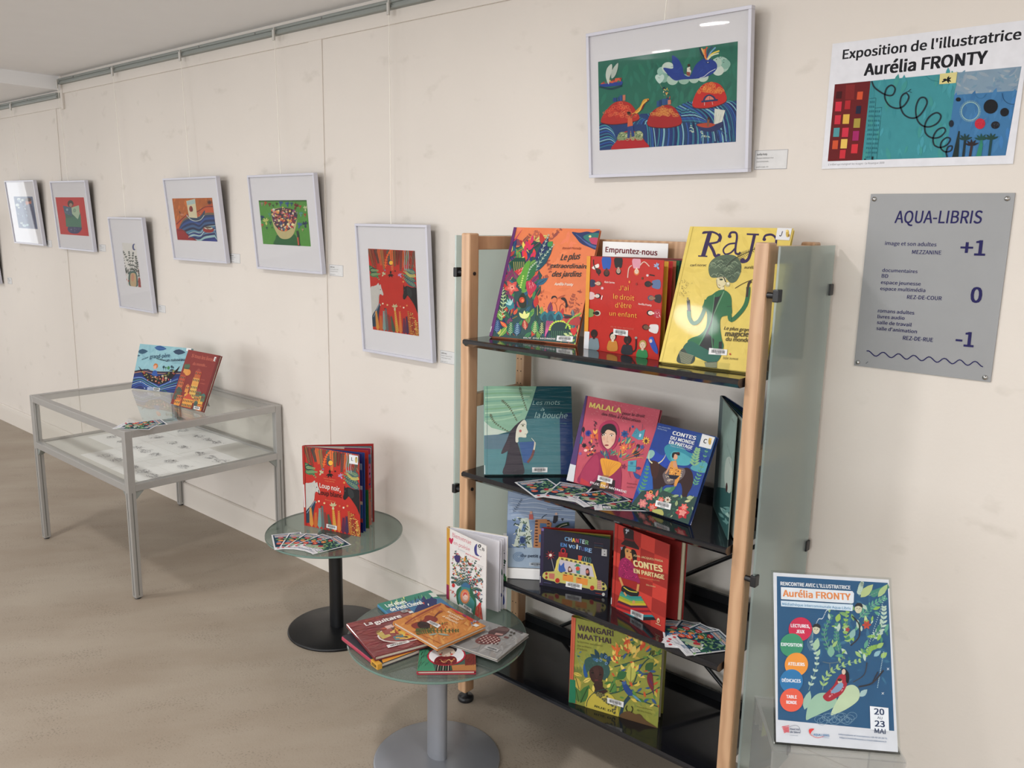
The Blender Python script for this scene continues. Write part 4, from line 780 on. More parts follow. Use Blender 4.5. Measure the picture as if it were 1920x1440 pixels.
def art_raja(a):
    a.poly([(320,108),(1165,118),(935,1290),(62,1170)], '#d6bf62')
    a.scatter([(350,120),(1100,130),(900,1200),(150,1150)], 60, (60, 160), ['#d9c266', '#d2ba5d'], 3, 'dash')
    a.line([(345,112),(85,1172)], 5, '#bda84f', smooth=False)
    C = '#30204a'
    # big hand-drawn letters
    a.line([(480,152),(425,335)], 34, C, smooth=False).line([(425,158),(500,150),(555,180),(545,225),(470,240)], 15, C).line([(550,165),(565,190),(552,222)], 26, C).line([(475,240),(505,290),(525,335),(550,330),(555,318)], 24, C).line([(385,335),(460,338)], 10, C, smooth=False).line([(420,165),(430,150),(470,148)], 9, C)
    a.line([(635,185),(650,155),(690,155),(700,190),(690,260),(690,310),(715,320),(730,305)], 17, C).line([(692,235),(630,245),(590,285),(605,320),(650,310),(690,270)], 13, C).ell(640,183,15,13,C)
    a.line([(780,165),(880,168)], 13, C, smooth=False).line([(845,165),(815,300),(790,365),(745,380),(740,360)], 24, C).ell(750,365,18,14,C)
    a.line([(920,205),(935,175),(985,168),(1020,195),(1022,240),(1005,330)], 17, C).ell(925,205,15,13,C).line([(1010,260),(950,280),(930,320),(960,345),(1005,310)], 13, C)
    a.text('carl norac', 320,415,452,415, 17, '#4a3f2a', .02).text('aurélia fronty', 762,433,960,440, 20, '#4a3f2a', .02)
    # turban
    a.blob([(470,450),(480,390),(530,345),(610,325),(690,335),(735,390),(735,460),(700,530),(650,545),(600,500),(540,505),(490,500)], '#4f5f4c')
    R = R_(5)
    for i in range(70):
        x = R.uniform(490,720); y = R.uniform(345,520)
        if ((x-605)/125)**2+((y-435)/95)**2 < .85: a.line([(x-22,y+5),(x-8,y-11),(x+10,y-11),(x+24,y+4)], 4, R.choice(['#6f8068', '#3c4a3c', '#8a987c']), n=3)
    a.line([(615,420),(670,365),(760,320),(870,270)], 5, '#2a2a22').fern([(700,350),(780,315),(880,268)], 42, 4, '#33332a', 14, None, 1, 60)
    a.blob([(538,510),(600,500),(615,530),(600,570),(565,590),(540,565)], '#d3c9a0', n=4).line([(538,520),(542,568),(562,588),(600,570)], 4, '#3a2f22').ell(575,520,16,7,'#4a5a40').ell(575,520,6,5,'#14120f').line([(555,508),(595,505)], 4, '#2a2218',smooth=False).line([(553,560),(566,568)], 4, '#7a3028',smooth=False).ell(628,558,20,20,'#b3ab80').ell(632,552,10,10,'#e0dcc0').line([(595,500),(612,540)], 8, '#2a2a26')
    a.poly([(570,580),(600,575),(600,610),(568,610)], '#d3c9a0').poly([(552,605),(602,598),(595,680),(525,660)], '#4a4f4c')
    # body
    a.blob([(500,640),(545,610),(605,605),(655,650),(665,740),(660,800),(580,820),(570,900),(585,1000),(600,1060),(560,1130),(470,1100),(380,1080),(300,1020),(330,985),(400,960),(450,900),(460,800),(440,720),(460,660)], '#2a6540', n=4)
    a.poly([(520,660),(560,655),(600,610),(545,740),(505,850),(470,950),(520,1000),(510,1100),(380,1075),(440,980),(495,830),(515,720)], '#26282a')
    a.line([(598,612),(545,720),(510,830),(500,960),(510,1090)], 7, '#4a7a58').line([(520,640),(515,700),(500,800),(470,900),(380,1070)], 5, '#5a8a66').line([(600,615),(560,700),(520,790)], 4, '#7fa07f')
    a.line([(455,680),(430,780),(390,850),(345,865),(315,820),(310,760)], 32, '#2a6540').line([(312,770),(308,720),(305,680)], 24, '#3a3c3e').line([(304,690),(300,660)], 12, '#8a8060').poly([(440,690),(470,660),(455,760),(418,740)], '#2a6540')
    a.line([(640,700),(645,790),(662,845),(730,790),(780,720),(798,640),(800,580)], 34, '#2a6540').line([(790,660),(795,600),(805,550),(825,535)], 20, '#3a2a28').line([(625,735),(665,735)], 6, '#1f4a34').line([(690,590),(760,550),(845,518)], 5, '#3a3020')
    a.blob([(262,1060),(325,1010),(420,1060),(520,1100),(590,1040),(590,1100),(550,1180),(470,1185),(370,1140),(290,1120)], '#265a4c', n=4)
    a.blob([(265,1065),(300,1110),(360,1140),(330,1195),(215,1180),(225,1110)], '#33403a', n=4).poly([(440,1185),(545,1180),(545,1235),(450,1225)], '#33403a')
    for i in range(11): a.line([(225+i*2,1090+i*9),(350-i*3,1130+i*7)], 2.5, '#a9aa88', smooth=False).line([(445,1190+i*4),(545,1188+i*4)], 2, '#a9aa88', smooth=False)
    a.poly([(560,1020),(588,1015),(585,1080),(558,1075)], '#1d1f20')
    R = R_(8)
    for i in range(60): x = R.gauss(275,22); y = R.uniform(520,650); a.line([(x,y),(x+R.uniform(-10,10),y+R.uniform(-10,10))], 2, '#8a7f50', smooth=False, new=(i == 0))
    T = '#4a4028'
    a.text('Le plus grand', 600,920,830,940, 24, T, .02, shear=.15).text('magicien', 608,972,838,982, 38, T, .03, shear=.1).text('du monde', 615,1012,815,1026, 30, T, .02)
    a.barcode([(480,1068),(632,1085),(628,1132),(474,1120)]).ell(655,1122,8,8,'#b3402a').text('Didier Jeunesse', 595,1162,722,1172, 20, '#3a3020')
    a.poly([(1034,114),(1155,120),(1135,213),(1018,208)], '#d6d6d8').text('J', 1048,180,1068,182, 38, '#1c1630', .02).ell(1118,160,14,30,'#c0a24a').ell(1112,140,10,9,'#e0c878').ell(1130,175,8,12,'#8a6a30')
def art_mots(a):
    a.poly([(285,213),(1333,213),(1385,1250),(303,1250)], '#1f4f5a')
    a.poly([(790,600),(1340,560),(1385,1250),(500,1250)], '#3f7078').poly([(1200,560),(1345,500),(1390,1250),(1225,1250)], '#1d3560').poly([(900,213),(1333,213),(1345,520),(800,590)], '#164a54')
    a.poly([(285,213),(915,213),(860,400),(780,600),(600,740),(460,780),(290,790)], '#7fa890').poly([(290,620),(380,700),(560,745),(600,740),(430,785),(290,795)], '#b8c6ba')
    for i in range(9): a.line([(300,260+i*45),(520,250+i*44),(870-i*18,262+i*36)], 16, ['#92b89c', '#749f7c', '#a5c4a8', '#6a9a88'][i % 4])
    a.poly([(290,790),(590,770),(560,960),(300,960)], '#54707f').poly([(300,950),(580,950),(530,1250),(303,1250)], '#4f7f86')
    for p in ([(710,215),(745,340),(800,490)], [(490,370),(590,460),(680,610)], [(360,530),(420,640),(580,745)]): a.fern(p, 30, 9, '#4a4f38', 13, '#5a5238', 3, 40)
    a.poly([(710,870),(900,860),(905,1000),(830,1120),(770,1110)], '#33558a')
    a.blob([(770,600),(690,650),(610,740),(560,860),(500,1000),(580,960),(560,1100),(530,1250),(770,1250),(760,1100),(720,950),(690,850),(690,700)], '#2f2a35', n=4).blob([(500,1005),(560,880),(600,860),(590,960)], '#3a303a', n=4)
    a.blob([(770,605),(800,640),(800,700),(820,750),(800,780),(795,815),(710,812),(705,865),(672,860),(680,720),(720,650)], '#d0d0c0', n=3).ell(728,738,16,16,'#b5605f').line([(730,665),(755,658),(785,662)], 6, '#2a2a30').ell(757,675,12,9,'#4a5030').line([(780,775),(800,772)], 4, '#8a3a3a')
    a.line([(820,1110),(870,1040),(895,960)], 28, '#6b4540').line([(895,960),(905,900),(905,870)], 18, '#c9c4b0').line([(905,870),(880,840),(862,822)], 6, '#d0d0c0')
    T = '#8fb0ac'
    a.text('Les mots', 868,430,1195,428, 48, T, -.004, shear=.3).text('à', 965,500,1010,500, 30, T, 0, shear=.3).text('la bouche', 895,585,1285,588, 66, T, -.004, shear=.3).text('Aurélia Fronty', 1130,655,1285,657, 14, '#6f9490')
    a.barcode([(877,1168),(1063,1168),(1062,1226),(877,1226)]).line([(322,215),(335,1250)], 5, '#3f6a70', smooth=False).poly([(292,1140),(308,1140),(312,1245),(298,1245)], '#d0d6d6')
def art_malala(a):
    a.poly([(283,132),(1143,290),(888,1317),(88,1085)], '#b54c5c')
    a.scatter([(320,150),(1130,300),(1080,480),(300,400)], 160, (8, 26), ['#d08a90', '#c86a76', '#dca0a0'], 5, 'dash').scatter([(200,420),(1000,480),(880,1250),(150,1050)], 50, (20, 60), ['#ba5262', '#af4858'], 6, 'dash')
    a.fern([(420,720),(390,560),(395,440)], 26, 10, '#5a2638', 8, '#5a2638', 3).scatter([(380,430),(410,430),(410,480),(380,480)], 8, (10, 16), ['#3a1f2c'], 1, 'dot')
    a.leaf(258,560,262,490,34,'#26202c').line([(262,540),(275,640)], 3, '#26202c').flower(315,568,42,12,'#2a3a8a',None,.3).scatter([(340,600),(420,560),(420,680),(350,680)], 12, (30, 70), ['#d9803a', '#c95a35', '#e0a050'], 3, 'leaf', ang=-100, spread=40)
    a.poly([(215,580),(262,620),(240,690),(200,680)], '#2a6a78').flower(272,705,30,7,'#26202c').flower(230,795,22,6,'#8a5f9a').scatter([(280,740),(380,700),(400,790),(290,830)], 30, (16, 40), ['#d9703f', '#c94f3a', '#e09050', '#4a2a35', '#e8b8b0'], 4, ['leaf', 'dot', 'dash'])
    a.fern([(410,800),(350,700),(330,670)], 28, 12, '#3a3040', 6, '#3a3040', 3)
    a.flower(728,575,48,7,'#2a4f86').flower(770,640,36,6,'#35708a').leaf(790,490,780,560,12,'#3a2a3f').flower(820,490,18,6,'#2a4f86').leaf(740,690,790,600,30,'#3a6f6a')
    a.poly([(865,500),(900,545),(880,640),(805,595)], '#3f8296').poly([(900,545),(965,520),(935,640),(880,640)], '#4a90a3').ring(850,555,14,14,3,'#2a5f70').poly([(900,570),(920,575),(908,610),(890,605)], '#b8c8d8').line([(935,460),(925,540)], 3, '#2a4f60')
    a.flower(972,650,50,9,'#d9a83f',None,.35).ell(972,655,18,22,'#4a2a24').flower(880,712,28,7,'#33202c').flower(858,798,44,8,'#3a1f2c').flower(925,722,30,5,'#2f4f94').leaf(780,700,850,680,22,'#a82f3f').flower(690,700,30,6,'#7a2a3f')
    a.scatter([(640,650),(800,650),(880,780),(720,860),(640,860)], 26, (40, 90), ['#35807f', '#4a7a5a', '#2a5f78', '#c9803f', '#9aa86a', '#d96a45'], 8, 'leaf', ang=-55, spread=35, asp=.25)
    a.flower(715,730,52,9,'#d9704a','#e0a04a',.4)
    for i in range(4): a.line([(700,860+i*6),(800,810+i*14),(900,760+i*26),(940,700+i*50)], 5, ['#4a6a5a', '#c9703f', '#3a5060', '#c99a45'][i])
    a.flower(715,940,34,5,'#7a2a45').poly([(765,880),(860,870),(850,1000),(758,990)], '#4a94a3').poly([(790,890),(825,890),(820,920),(788,920)], '#35708a').line([(760,930),(855,940)], 4, '#2a5566').leaf(850,960,910,960,36,'#2a3f78').blob([(820,1000),(860,1020),(900,1050),(880,1080),(840,1060)], '#2a4a8a', n=4).line([(770,1000),(790,1060)], 3, '#5a2638')
    # robe, scarf and face
    a.blob([(232,1125),(245,1000),(330,860),(430,780),(600,780),(660,900),(690,1010),(680,1180),(660,1240)], '#8a2348', n=4).blob([(250,1000),(340,870),(420,810),(440,960),(400,1060),(300,1130),(240,1120)], '#9c2f50', n=4).poly([(232,1125),(245,1060),(330,1110),(350,1150)], '#b3323a')
    a.blob([(430,640),(440,500),(490,440),(560,418),(625,440),(662,510),(660,620),(620,720),(540,770),(470,740)], '#a02a4f', n=4).blob([(452,620),(455,520),(510,465),(580,455),(630,490),(645,580),(620,680),(550,745),(480,720)], '#7d2040', n=4)
    a.blob([(460,560),(480,490),(540,460),(600,470),(632,520),(638,590),(600,560),(500,560)], '#16141a', n=4)
    a.blob([(470,580),(490,530),(560,510),(620,560),(622,620),(600,690),(540,745),(490,700),(472,640)], '#d0a990', n=4)
    a.blob([(470,560),(500,510),(570,490),(625,555),(560,530),(520,535),(478,600)], '#16141a', n=4)
    a.ell(495,583,18,9,'#ddd0c4').ell(580,593,20,9,'#ddd0c4').ell(495,583,8,8,'#221612').ell(580,593,8,8,'#221612').line([(472,572),(495,562),(520,572)], 5, '#221612').line([(558,582),(580,572),(606,582)], 5, '#221612').line([(535,600),(528,650),(545,668),(520,665)], 3, '#9c7058').ell(524,703,24,9,'#8a3038').ell(492,630,18,22,'#cf9c86').ell(595,645,18,22,'#cf9c86')
    a.scatter([(430,780),(620,780),(630,870),(520,880),(480,850)], 20, (35, 75), ['#35606a', '#3f7a6a', '#5a3a5a', '#8a9a6a', '#27486b'], 5, 'leaf', ang=-70, spread=50, asp=.25)
    a.blob([(462,850),(590,870),(690,910),(620,1000),(550,1050),(500,1040),(470,950)], '#d3912f', n=4)
    for i in range(6): a.line([(490+i*32,870+i*7),(515+i*12,960),(520+i*6,1040)], 4, '#b5742a')
    a.poly([(420,1080),(620,1090),(610,1230),(340,1160)], '#24161c').poly([(480,1030),(550,1040),(545,1180),(490,1170)], '#8a5a3a').poly([(460,1110),(520,1100),(510,1180),(450,1170)], '#c99a3f')
    a.text('MALALA', 322,268,690,335, 56, '#d9bd6a', .03).text('pour le droit', 700,350,958,385, 32, '#4a2a35', .01, shear=.1).text("des filles à l'éducation", 462,358,905,442, 30, '#4a2a35', .01, shear=.1).text('RUE DU MONDE', 345,1120,745,1232, 22, '#e0d8d8', .02).text('Raphaële', 750,1130,860,1145, 16, '#7a2a3a').text('Aurélia F.', 748,1170,845,1180, 16, '#7a2a3a')
    a.barcode([(432,1033),(594,1076),(582,1130),(424,1088)])
    a.poly([(283,132),(303,136),(160,1108),(88,1085)], '#4b3567').poly([(118,905),(187,925),(165,1105),(88,1085)], '#c9cbce')
def art_cmonde(a):
    a.poly([(290,330),(780,440),(545,1188),(60,1015)], '#1c3a82')
    a.blob([(230,540),(320,600),(380,580),(400,650),(330,700),(250,660)], '#203f9a').blob([(340,540),(400,500),(480,520),(540,570),(620,600),(580,660),(460,680),(380,640)], '#2f8094').blob([(390,600),(440,560),(560,620),(540,680),(430,670)], '#4a9aa5').blob([(560,700),(620,660),(700,660),(690,740),(600,730)], '#4f94a0').poly([(600,420),(780,440),(730,620),(640,560)], '#1f4a80').blob([(190,620),(215,560),(250,560),(260,590),(230,625)], '#7fa8a0')
    a.poly([(100,870),(200,640),(240,760),(240,880),(130,930)], '#2456a0').fern([(130,920),(175,820),(200,700)], 40, 14, '#4f8a5a', 8, '#4f8a5a', 3).fern([(590,860),(640,740),(700,540)], 40, 14, '#5a9470', 10, '#3f7a60', 3).fern([(590,700),(600,620),(620,550)], 60, 20, '#7fa87a', 7, '#5f9470', 4)
    # bull and rider
    a.blob([(235,650),(290,665),(340,700),(430,740),(520,700),(570,730),(585,800),(570,870),(540,920),(520,980),(490,960),(490,880),(470,830),(420,850),(350,850),(300,900),(270,960),(250,940),(245,860),(240,760)], '#2c1718', n=4)
    a.blob([(225,650),(290,660),(295,720),(270,790),(235,770)], '#3a1d1a', n=4).line([(240,665),(215,640),(212,600),(220,570)], 11, '#d3cf9f', taper=True).line([(290,665),(320,645),(345,610),(352,590)], 11, '#c9c49a', taper=True)
    a.blob([(330,750),(400,700),(510,710),(500,780),(430,830),(360,840),(335,800)], '#5f5457', n=4).scatter([(345,760),(500,720),(480,790),(370,825)], 40, (8, 16), ['#b5a58f', '#8a7a70'], 3, 'dot')
    a.poly([(395,650),(440,640),(455,710),(485,720),(470,790),(440,860),(422,850),(435,790),(380,760),(385,700)], '#c98a3f').scatter([(390,700),(480,715),(470,780),(385,760)], 24, (7, 12), ['#4a2a1c', '#e0b860'], 4, 'dot').line([(395,660),(370,720),(350,752)], 12, '#c08a68').poly([(370,760),(470,770),(440,800),(390,795)], '#14182a')
    a.blob([(415,650),(440,655),(450,690),(420,700)], '#c08a68',n=3).ell(433,612,20,24,'#c9977a').blob([(405,610),(412,578),(445,572),(470,580),(465,600),(430,588),(418,620)], '#181418', n=4).leaf(440,580,472,575,14,'#4a1a20').line([(425,840),(430,865)], 10, '#b07a58')
    a.leaf(345,920,440,860,46,'#3f6f50').leaf(330,900,400,870,30,'#5a8a62')
    # flowers along the bottom
    a.poly([(60,1015),(150,900),(300,880),(470,950),(620,950),(545,1188)], '#27403a', )
    a.scatter([(90,1000),(220,900),(600,960),(550,1160),(200,1060)], 46, (26, 60), ['#3f6a4f', '#8a9a72', '#2f5a48', '#b5b58a', '#1f3f38'], 5)
    for x, y, r, c in ((215,940,44,'#c95a58'),(160,1005,44,'#b5686a'),(240,1040,42,'#c9452f'),(315,975,28,'#c9503f'),(495,1085,62,'#a8202c'),(510,1040,36,'#cf5a50')): a.flower(x, y, r, 6, c, '#e0a890', .7).flower(x, y, r*.6, 5, '#d98a80', None, .7)
    a.flower(370,975,30,9,'#cfc4b0','#7a3a24').ell(228,910,16,14,'#d9903f').ell(228,910,8,7,'#3a1a14').blob([(245,1060),(320,1060),(330,1110),(250,1090)], '#b5b062', n=4).leaf(270,950,290,890,22,'#c9685f').leaf(440,1030,450,980,26,'#8a9a6a').leaf(530,960,590,955,36,'#9aa87a')
    T = '#d3d6d8'
    a.text('CONTES', 408,425,605,470, 28, T, .03).text('DU MONDE', 392,465,592,510, 26, T, .03).text('EN PARTAGE', 380,500,575,548, 26, T, .03).text('Préface de François Place', 395,525,560,560, 11, '#a8b8c8').text('Jean-Jacques Fdida', 293,365,395,385, 10, '#a8b8c8').text('Aurélia Fronty', 288,382,365,400, 10, '#a8b8c8')
    a.barcode([(273,978),(402,1010),(392,1062),(262,1028)]).poly([(662,418),(770,447),(735,545),(634,522)], '#d3d3d3').text('C', 668,492,696,498, 34, '#14141a', .025).ell(726,480,13,30,'#b8974a').ell(735,462,9,10,'#d9b868')
def art_grn(a):
    a.poly([(805,105),(945,280),(875,1325),(750,1020)], '#7d938c')
    a.poly([(805,105),(830,135),(780,1080),(750,1020)], '#4a5c60').poly([(780,870),(915,900),(890,1100),(875,1325),(760,1040)], '#27504f').blob([(860,640),(905,650),(905,900),(870,915),(845,800)], '#a3b0a8')
    a.text('Le chant', 865,520,905,640, 18, '#3f4f4c', shear=.2).text('du jardin', 880,640,905,720, 16, '#3f4f4c').ell(865,880,8,40,'#3a1c1c').text('album', 905,300,925,330, 14, '#4a3f34')
    a.scatter([(800,1000),(880,1050),(870,1200),(820,1120)], 8, (50, 110), ['#8fb0a8', '#5f8a86'], 3, 'dash')
def art_abc(a):
    a.poly([(100,0),(785,30),(775,1125),(62,1082)], '#6b80a0').poly([(100,0),(785,30),(780,510),(80,490)], '#8d9fb8').poly([(75,840),(500,835),(778,870),(775,1125),(62,1082)], '#93a6ba')
    for i in range(14): a.line([(100+(i%3)*20,210+i*17),(240,230+i*15),(380,200+i*20),(560,260+i*16),(780,250+i*19)], 5, ['#6f84a5', '#b0bccb', '#5f7699'][i % 3])
    a.fern([(140,400),(190,320),(230,240)], 34, 7, '#3a4a5f', 8, '#3a4a5f', 3)
    a.poly([(225,470),(300,470),(340,835),(285,835),(270,690),(210,690),(190,820),(140,825)], '#b5c0b5').poly([(245,540),(275,540),(268,640),(220,640)], '#54719a').scatter([(160,440),(300,440),(335,830),(150,820)], 80, (24, 50), ['#3f4f3a', '#2f4035', '#c9d0c0', '#56705a'], 4, 'leaf', asp=.3)
    a.poly([(370,485),(480,480),(540,530),(530,600),(490,640),(560,720),(540,800),(480,845),(350,835)], '#b07a52').poly([(420,530),(485,535),(490,590),(415,595)], '#4a6a90').poly([(410,670),(490,675),(485,770),(405,770)], '#4a6a90')
    for i in range(9): a.ell(382,505+i*38,17,9,'#4a2a24').ell(505,500+i*38,15,8,'#5a3226')
    a.line([(720,540),(640,560),(580,610),(560,700),(600,790),(720,800)], 46, '#27402f').line([(700,545),(640,565),(590,610)], 12, '#b8b5a0')
    a.ell(326,400,15,18,'#c99a88').poly([(305,420),(345,420),(350,485),(305,485)], '#b5605a').ell(585,418,14,16,'#c9a898').poly([(560,440),(605,440),(600,500),(575,535),(550,530)], '#26262e').bird(650,488,22,'#26262e').line([(435,470),(460,440),(490,425)], 8, '#2a3a4a').ell(235,740,26,40,'#2a3f6a')
    for k in range(3): a.ring(195,950,20+k*18,20+k*18,8,'#6f8aa8')
    a.text('du petit prince', 215,950,560,975, 34, '#26344a', .02).text('Aurélia Fronty', 490,365,640,375, 16, '#4a5a74')
    a.barcode([(305,1025),(460,1032),(458,1080),(303,1070)], '#a9b5c0')
def art_voiture(a):
    a.poly([(495,632),(1245,742),(1200,1390),(478,1245)], '#1b1a2b').poly([(495,632),(525,636),(508,1250),(478,1245)], '#2c2440').poly([(493,625),(522,630),(518,665),(490,660)], '#6b5a94').poly([(474,1150),(486,1152),(484,1222),(472,1220)], '#c9c9c9')
    for t, x0, y0, x1, y1, h, c in (('C',742,766,780,770,40,'#5a8ab0'),('H',784,772,820,776,42,'#8fa8c4'),('A',822,778,858,783,42,'#d9b04a'),('N',862,783,895,788,42,'#a83a4a'),('T',900,788,930,793,44,'#5a8ab0'),('E',934,795,962,800,44,'#b8c9d8'),('R',966,802,1002,808,44,'#6b9a6a'),
        ('EN',698,828,765,838,38,'#4a78b0'),('V',785,842,822,848,34,'#8fb0d0'),('O',824,848,860,852,34,'#5f8fc0'),('i',868,855,884,858,46,'#e0dcd0'),('T',890,862,918,866,38,'#6f9ac9'),('U',922,870,958,875,38,'#4a4a7a'),('R',962,880,998,886,42,'#5a8ac0'),('E',1002,890,1038,897,44,'#8fb0d8')): a.text(t, x0, y0, x1, y1, h, c, .03)
    for i in range(3): a.text('texte et musiques', 1065,788+i*24,1165,800+i*24, 7, ['#8a4a5a', '#4a6a8a', '#a8904a'][i])
    a.poly([(1150,852),(1208,858),(1205,935),(1146,928)], '#b8b8b8').ell(1180,878,6,5,'#222222').poly([(1170,908),(1190,910),(1190,918),(1170,916)], '#222222')
    # the car
    a.blob([(525,1110),(620,1100),(640,1075),(680,950),(860,975),(1040,1025),(1080,1180),(1175,1230),(1185,1310),(1000,1290),(760,1235),(525,1180)], '#b8b060', n=3)
    a.poly([(690,972),(1035,1045),(1060,1165),(665,1090)], '#b8b0b8').line([(640,1090),(682,950),(1042,1025),(1082,1180)], 15, '#d3bd5a', smooth=False)
    for i in range(7): a.poly([(705+i*48,955+i*10),(730+i*48,960+i*10),(728+i*48,978+i*10),(703+i*48,972+i*10)], '#4a4238').poly([(690+i*52,1098+i*11),(716+i*52,1103+i*11),(714+i*52,1118+i*11),(688+i*52,1112+i*11)], '#3f3a34')
    a.blob([(680,1100),(685,1010),(700,1040),(735,1005),(738,1050),(750,1100)], '#3a5a9c', n=4).blob([(780,1060),(800,1048),(825,1100),(780,1110)], '#5a2a24', n=4).ell(798,1078,14,18,'#c9b0a0').poly([(862,1060),(908,1060),(905,1130),(868,1120)], '#3f8074').ell(882,1070,22,22,'#c9402f').ell(880,1040,36,9,'#3f7a58').poly([(862,1018),(900,1022),(898,1042),(862,1038)], '#3f7a58').blob([(970,1080),(1000,1070),(1010,1140),(975,1145)], '#33181c', n=4).ell(985,1105,16,20,'#b5685a')
    a.poly([(722,1128),(832,1145),(830,1215),(718,1195)], '#d3863a').poly([(865,1162),(990,1185),(985,1255),(862,1232)], '#d3863a').poly([(730,1135),(765,1140),(765,1148),(730,1143)], '#7a2a20').poly([(880,1170),(915,1176),(915,1184),(880,1178)], '#7a2a20')
    a.ell(663,1190,34,38,'#b8b060').ell(664,1198,24,26,'#a8281f').ell(1036,1270,34,38,'#b8b060').ell(1036,1280,24,26,'#a8281f').poly([(575,1120),(635,1125),(630,1185),(575,1175)], '#b5685a')
    a.ell(548,1125,13,15,'#8a2a24').ell(548,1165,13,15,'#8a2a24').ell(1160,1240,15,15,'#26222c').ell(1160,1290,15,15,'#26222c').poly([(1095,1195),(1140,1205),(1140,1305),(1090,1295)], '#8a3a34')
    for i in range(5): a.line([(1092,1210+i*20),(1140,1220+i*20)], 3, '#d3b8a0', smooth=False).line([(1100+i*9,1198),(1098+i*9,1300)], 3, '#d3b8a0', smooth=False)
    a.poly([(680,888),(775,900),(770,950),(678,940)], '#8a1f24').ring(728,878,22,28,10,'#a8282c').poly([(888,925),(935,930),(920,985),(890,975)], '#b8402c')
    for i in range(4): a.ring(945+i*24,965+i*5,10,30,4,['#3f7a86', '#8fa0a8', '#3a6f5a', '#5a8a94'][i])
    a.line([(595,935),(615,1020),(632,1095)], 6, '#8f8f94').flower(592,925,56,9,'#8a2a2c','#d9d0c0',.18)
    a.barcode([(755,1208),(928,1238),(922,1298),(750,1262)]).line([(1070,1335),(1150,1350)], 5, '#a83a2a').ell(1158,1352,17,18,'#b8b8b0').line([(520,1215),(600,1230)], 4, '#5a5a8a')
def art_cpartage(a):
    a.poly([(105,95),(580,290),(540,1050),(75,820)], '#8f2722')
    H = solve8([(0,0),(4,0),(4,6),(0,6)], [(105,95),(580,290),(540,1050),(75,820)])
    for i in range(4):
        for j in range(6):
            if (i+j) % 2 == 0: a.poly([hmap(H, p) for p in ((i,j),(i+1,j),(i+1,j+1),(i,j+1))], '#b83a30' if (i+j) % 4 else '#a8322a')
    a.blob([(180,140),(265,155),(272,250),(320,320),(240,300),(160,280),(190,240)], '#241a1c', n=3).line([(165,275),(240,300),(318,325)], 16, '#2c1c1e').bird(210,170,26,'#a9aeb8',20).poly([(183,225),(272,245),(272,262),(183,240)], '#5a1a20')
    a.blob([(160,330),(200,300),(190,420),(170,500),(150,440)], '#1d1614', n=4).blob([(195,320),(250,335),(262,390),(235,425),(205,400)], '#b8854f', n=4).ell(215,345,9,5,'#1a1210').ell(245,352,8,5,'#1a1210').line([(205,332),(225,336)], 4, '#1a1210',smooth=False).ell(232,394,10,5,'#8a2024').poly([(215,410),(245,415),(245,460),(212,450)], '#a8743f').blob([(250,330),(285,340),(300,400),(280,460),(260,400)], '#1d1614', n=4).bird(165,318,16,'#8a98b0')
    a.blob([(150,430),(200,400),(260,450),(310,560),(325,620),(250,610),(190,590),(140,560)], '#8a1f4f', n=4).scatter([(155,440),(205,410),(300,560),(300,600),(150,550)], 46, (7, 10), ['#c93a70', '#5a1438'], 3, 'dot')
    a.poly([(140,560),(190,580),(300,610),(325,640),(300,670),(180,650),(150,600)], '#8f2420').line([(150,570),(180,650),(200,720)], 18, '#b8854f').line([(315,630),(300,720),(275,790)], 20, '#b8854f')
    a.blob([(190,640),(300,690),(320,700),(300,740),(200,710),(165,680)], '#1c1c20', n=4).line([(185,655),(240,690),(305,700)], 8, '#b8b040')
    for i, c in enumerate(['#2f7a78', '#3f8a72', '#8a9a30', '#b8a030', '#4a1a30', '#a82428', '#7a1c28', '#b8302c', '#256f78', '#161a20']):
        d = i*20; a.poly([(165-i*6,690+d),(250,735+d),(340+i*12,735+d),(345+i*14,760+d),(240,765+d),(150-i*5,715+d)], c)
    a.line([(190,700),(210,730)], 14, '#b8854f').ell(275,785,13,15,'#b8854f')
    T = '#cdb887'
    a.text('JEAN-JACQUES FDIDA', 268,385,528,440, 16, T, .01).text('CONTES', 272,470,528,525, 50, T, .045).text('EN PARTAGE', 275,528,540,588, 34, T, .04).text('Illustrations de Aurélia Fronty', 325,575,500,605, 9, '#c0906a').text('Didier Jeunesse', 385,640,465,658, 13, T)
    a.barcode([(250,848),(362,890),(358,945),(247,895)], '#b8b8b8').ell(490,945,12,22,'#c9b890').ell(490,950,6,10,'#8f2722').line([(468,968),(512,988)], 5, '#c9b890').poly([(75,745),(84,748),(82,806),(73,800)], '#c9c9c9').line([(132,108),(100,832)], 3, '#8a2420', smooth=False)
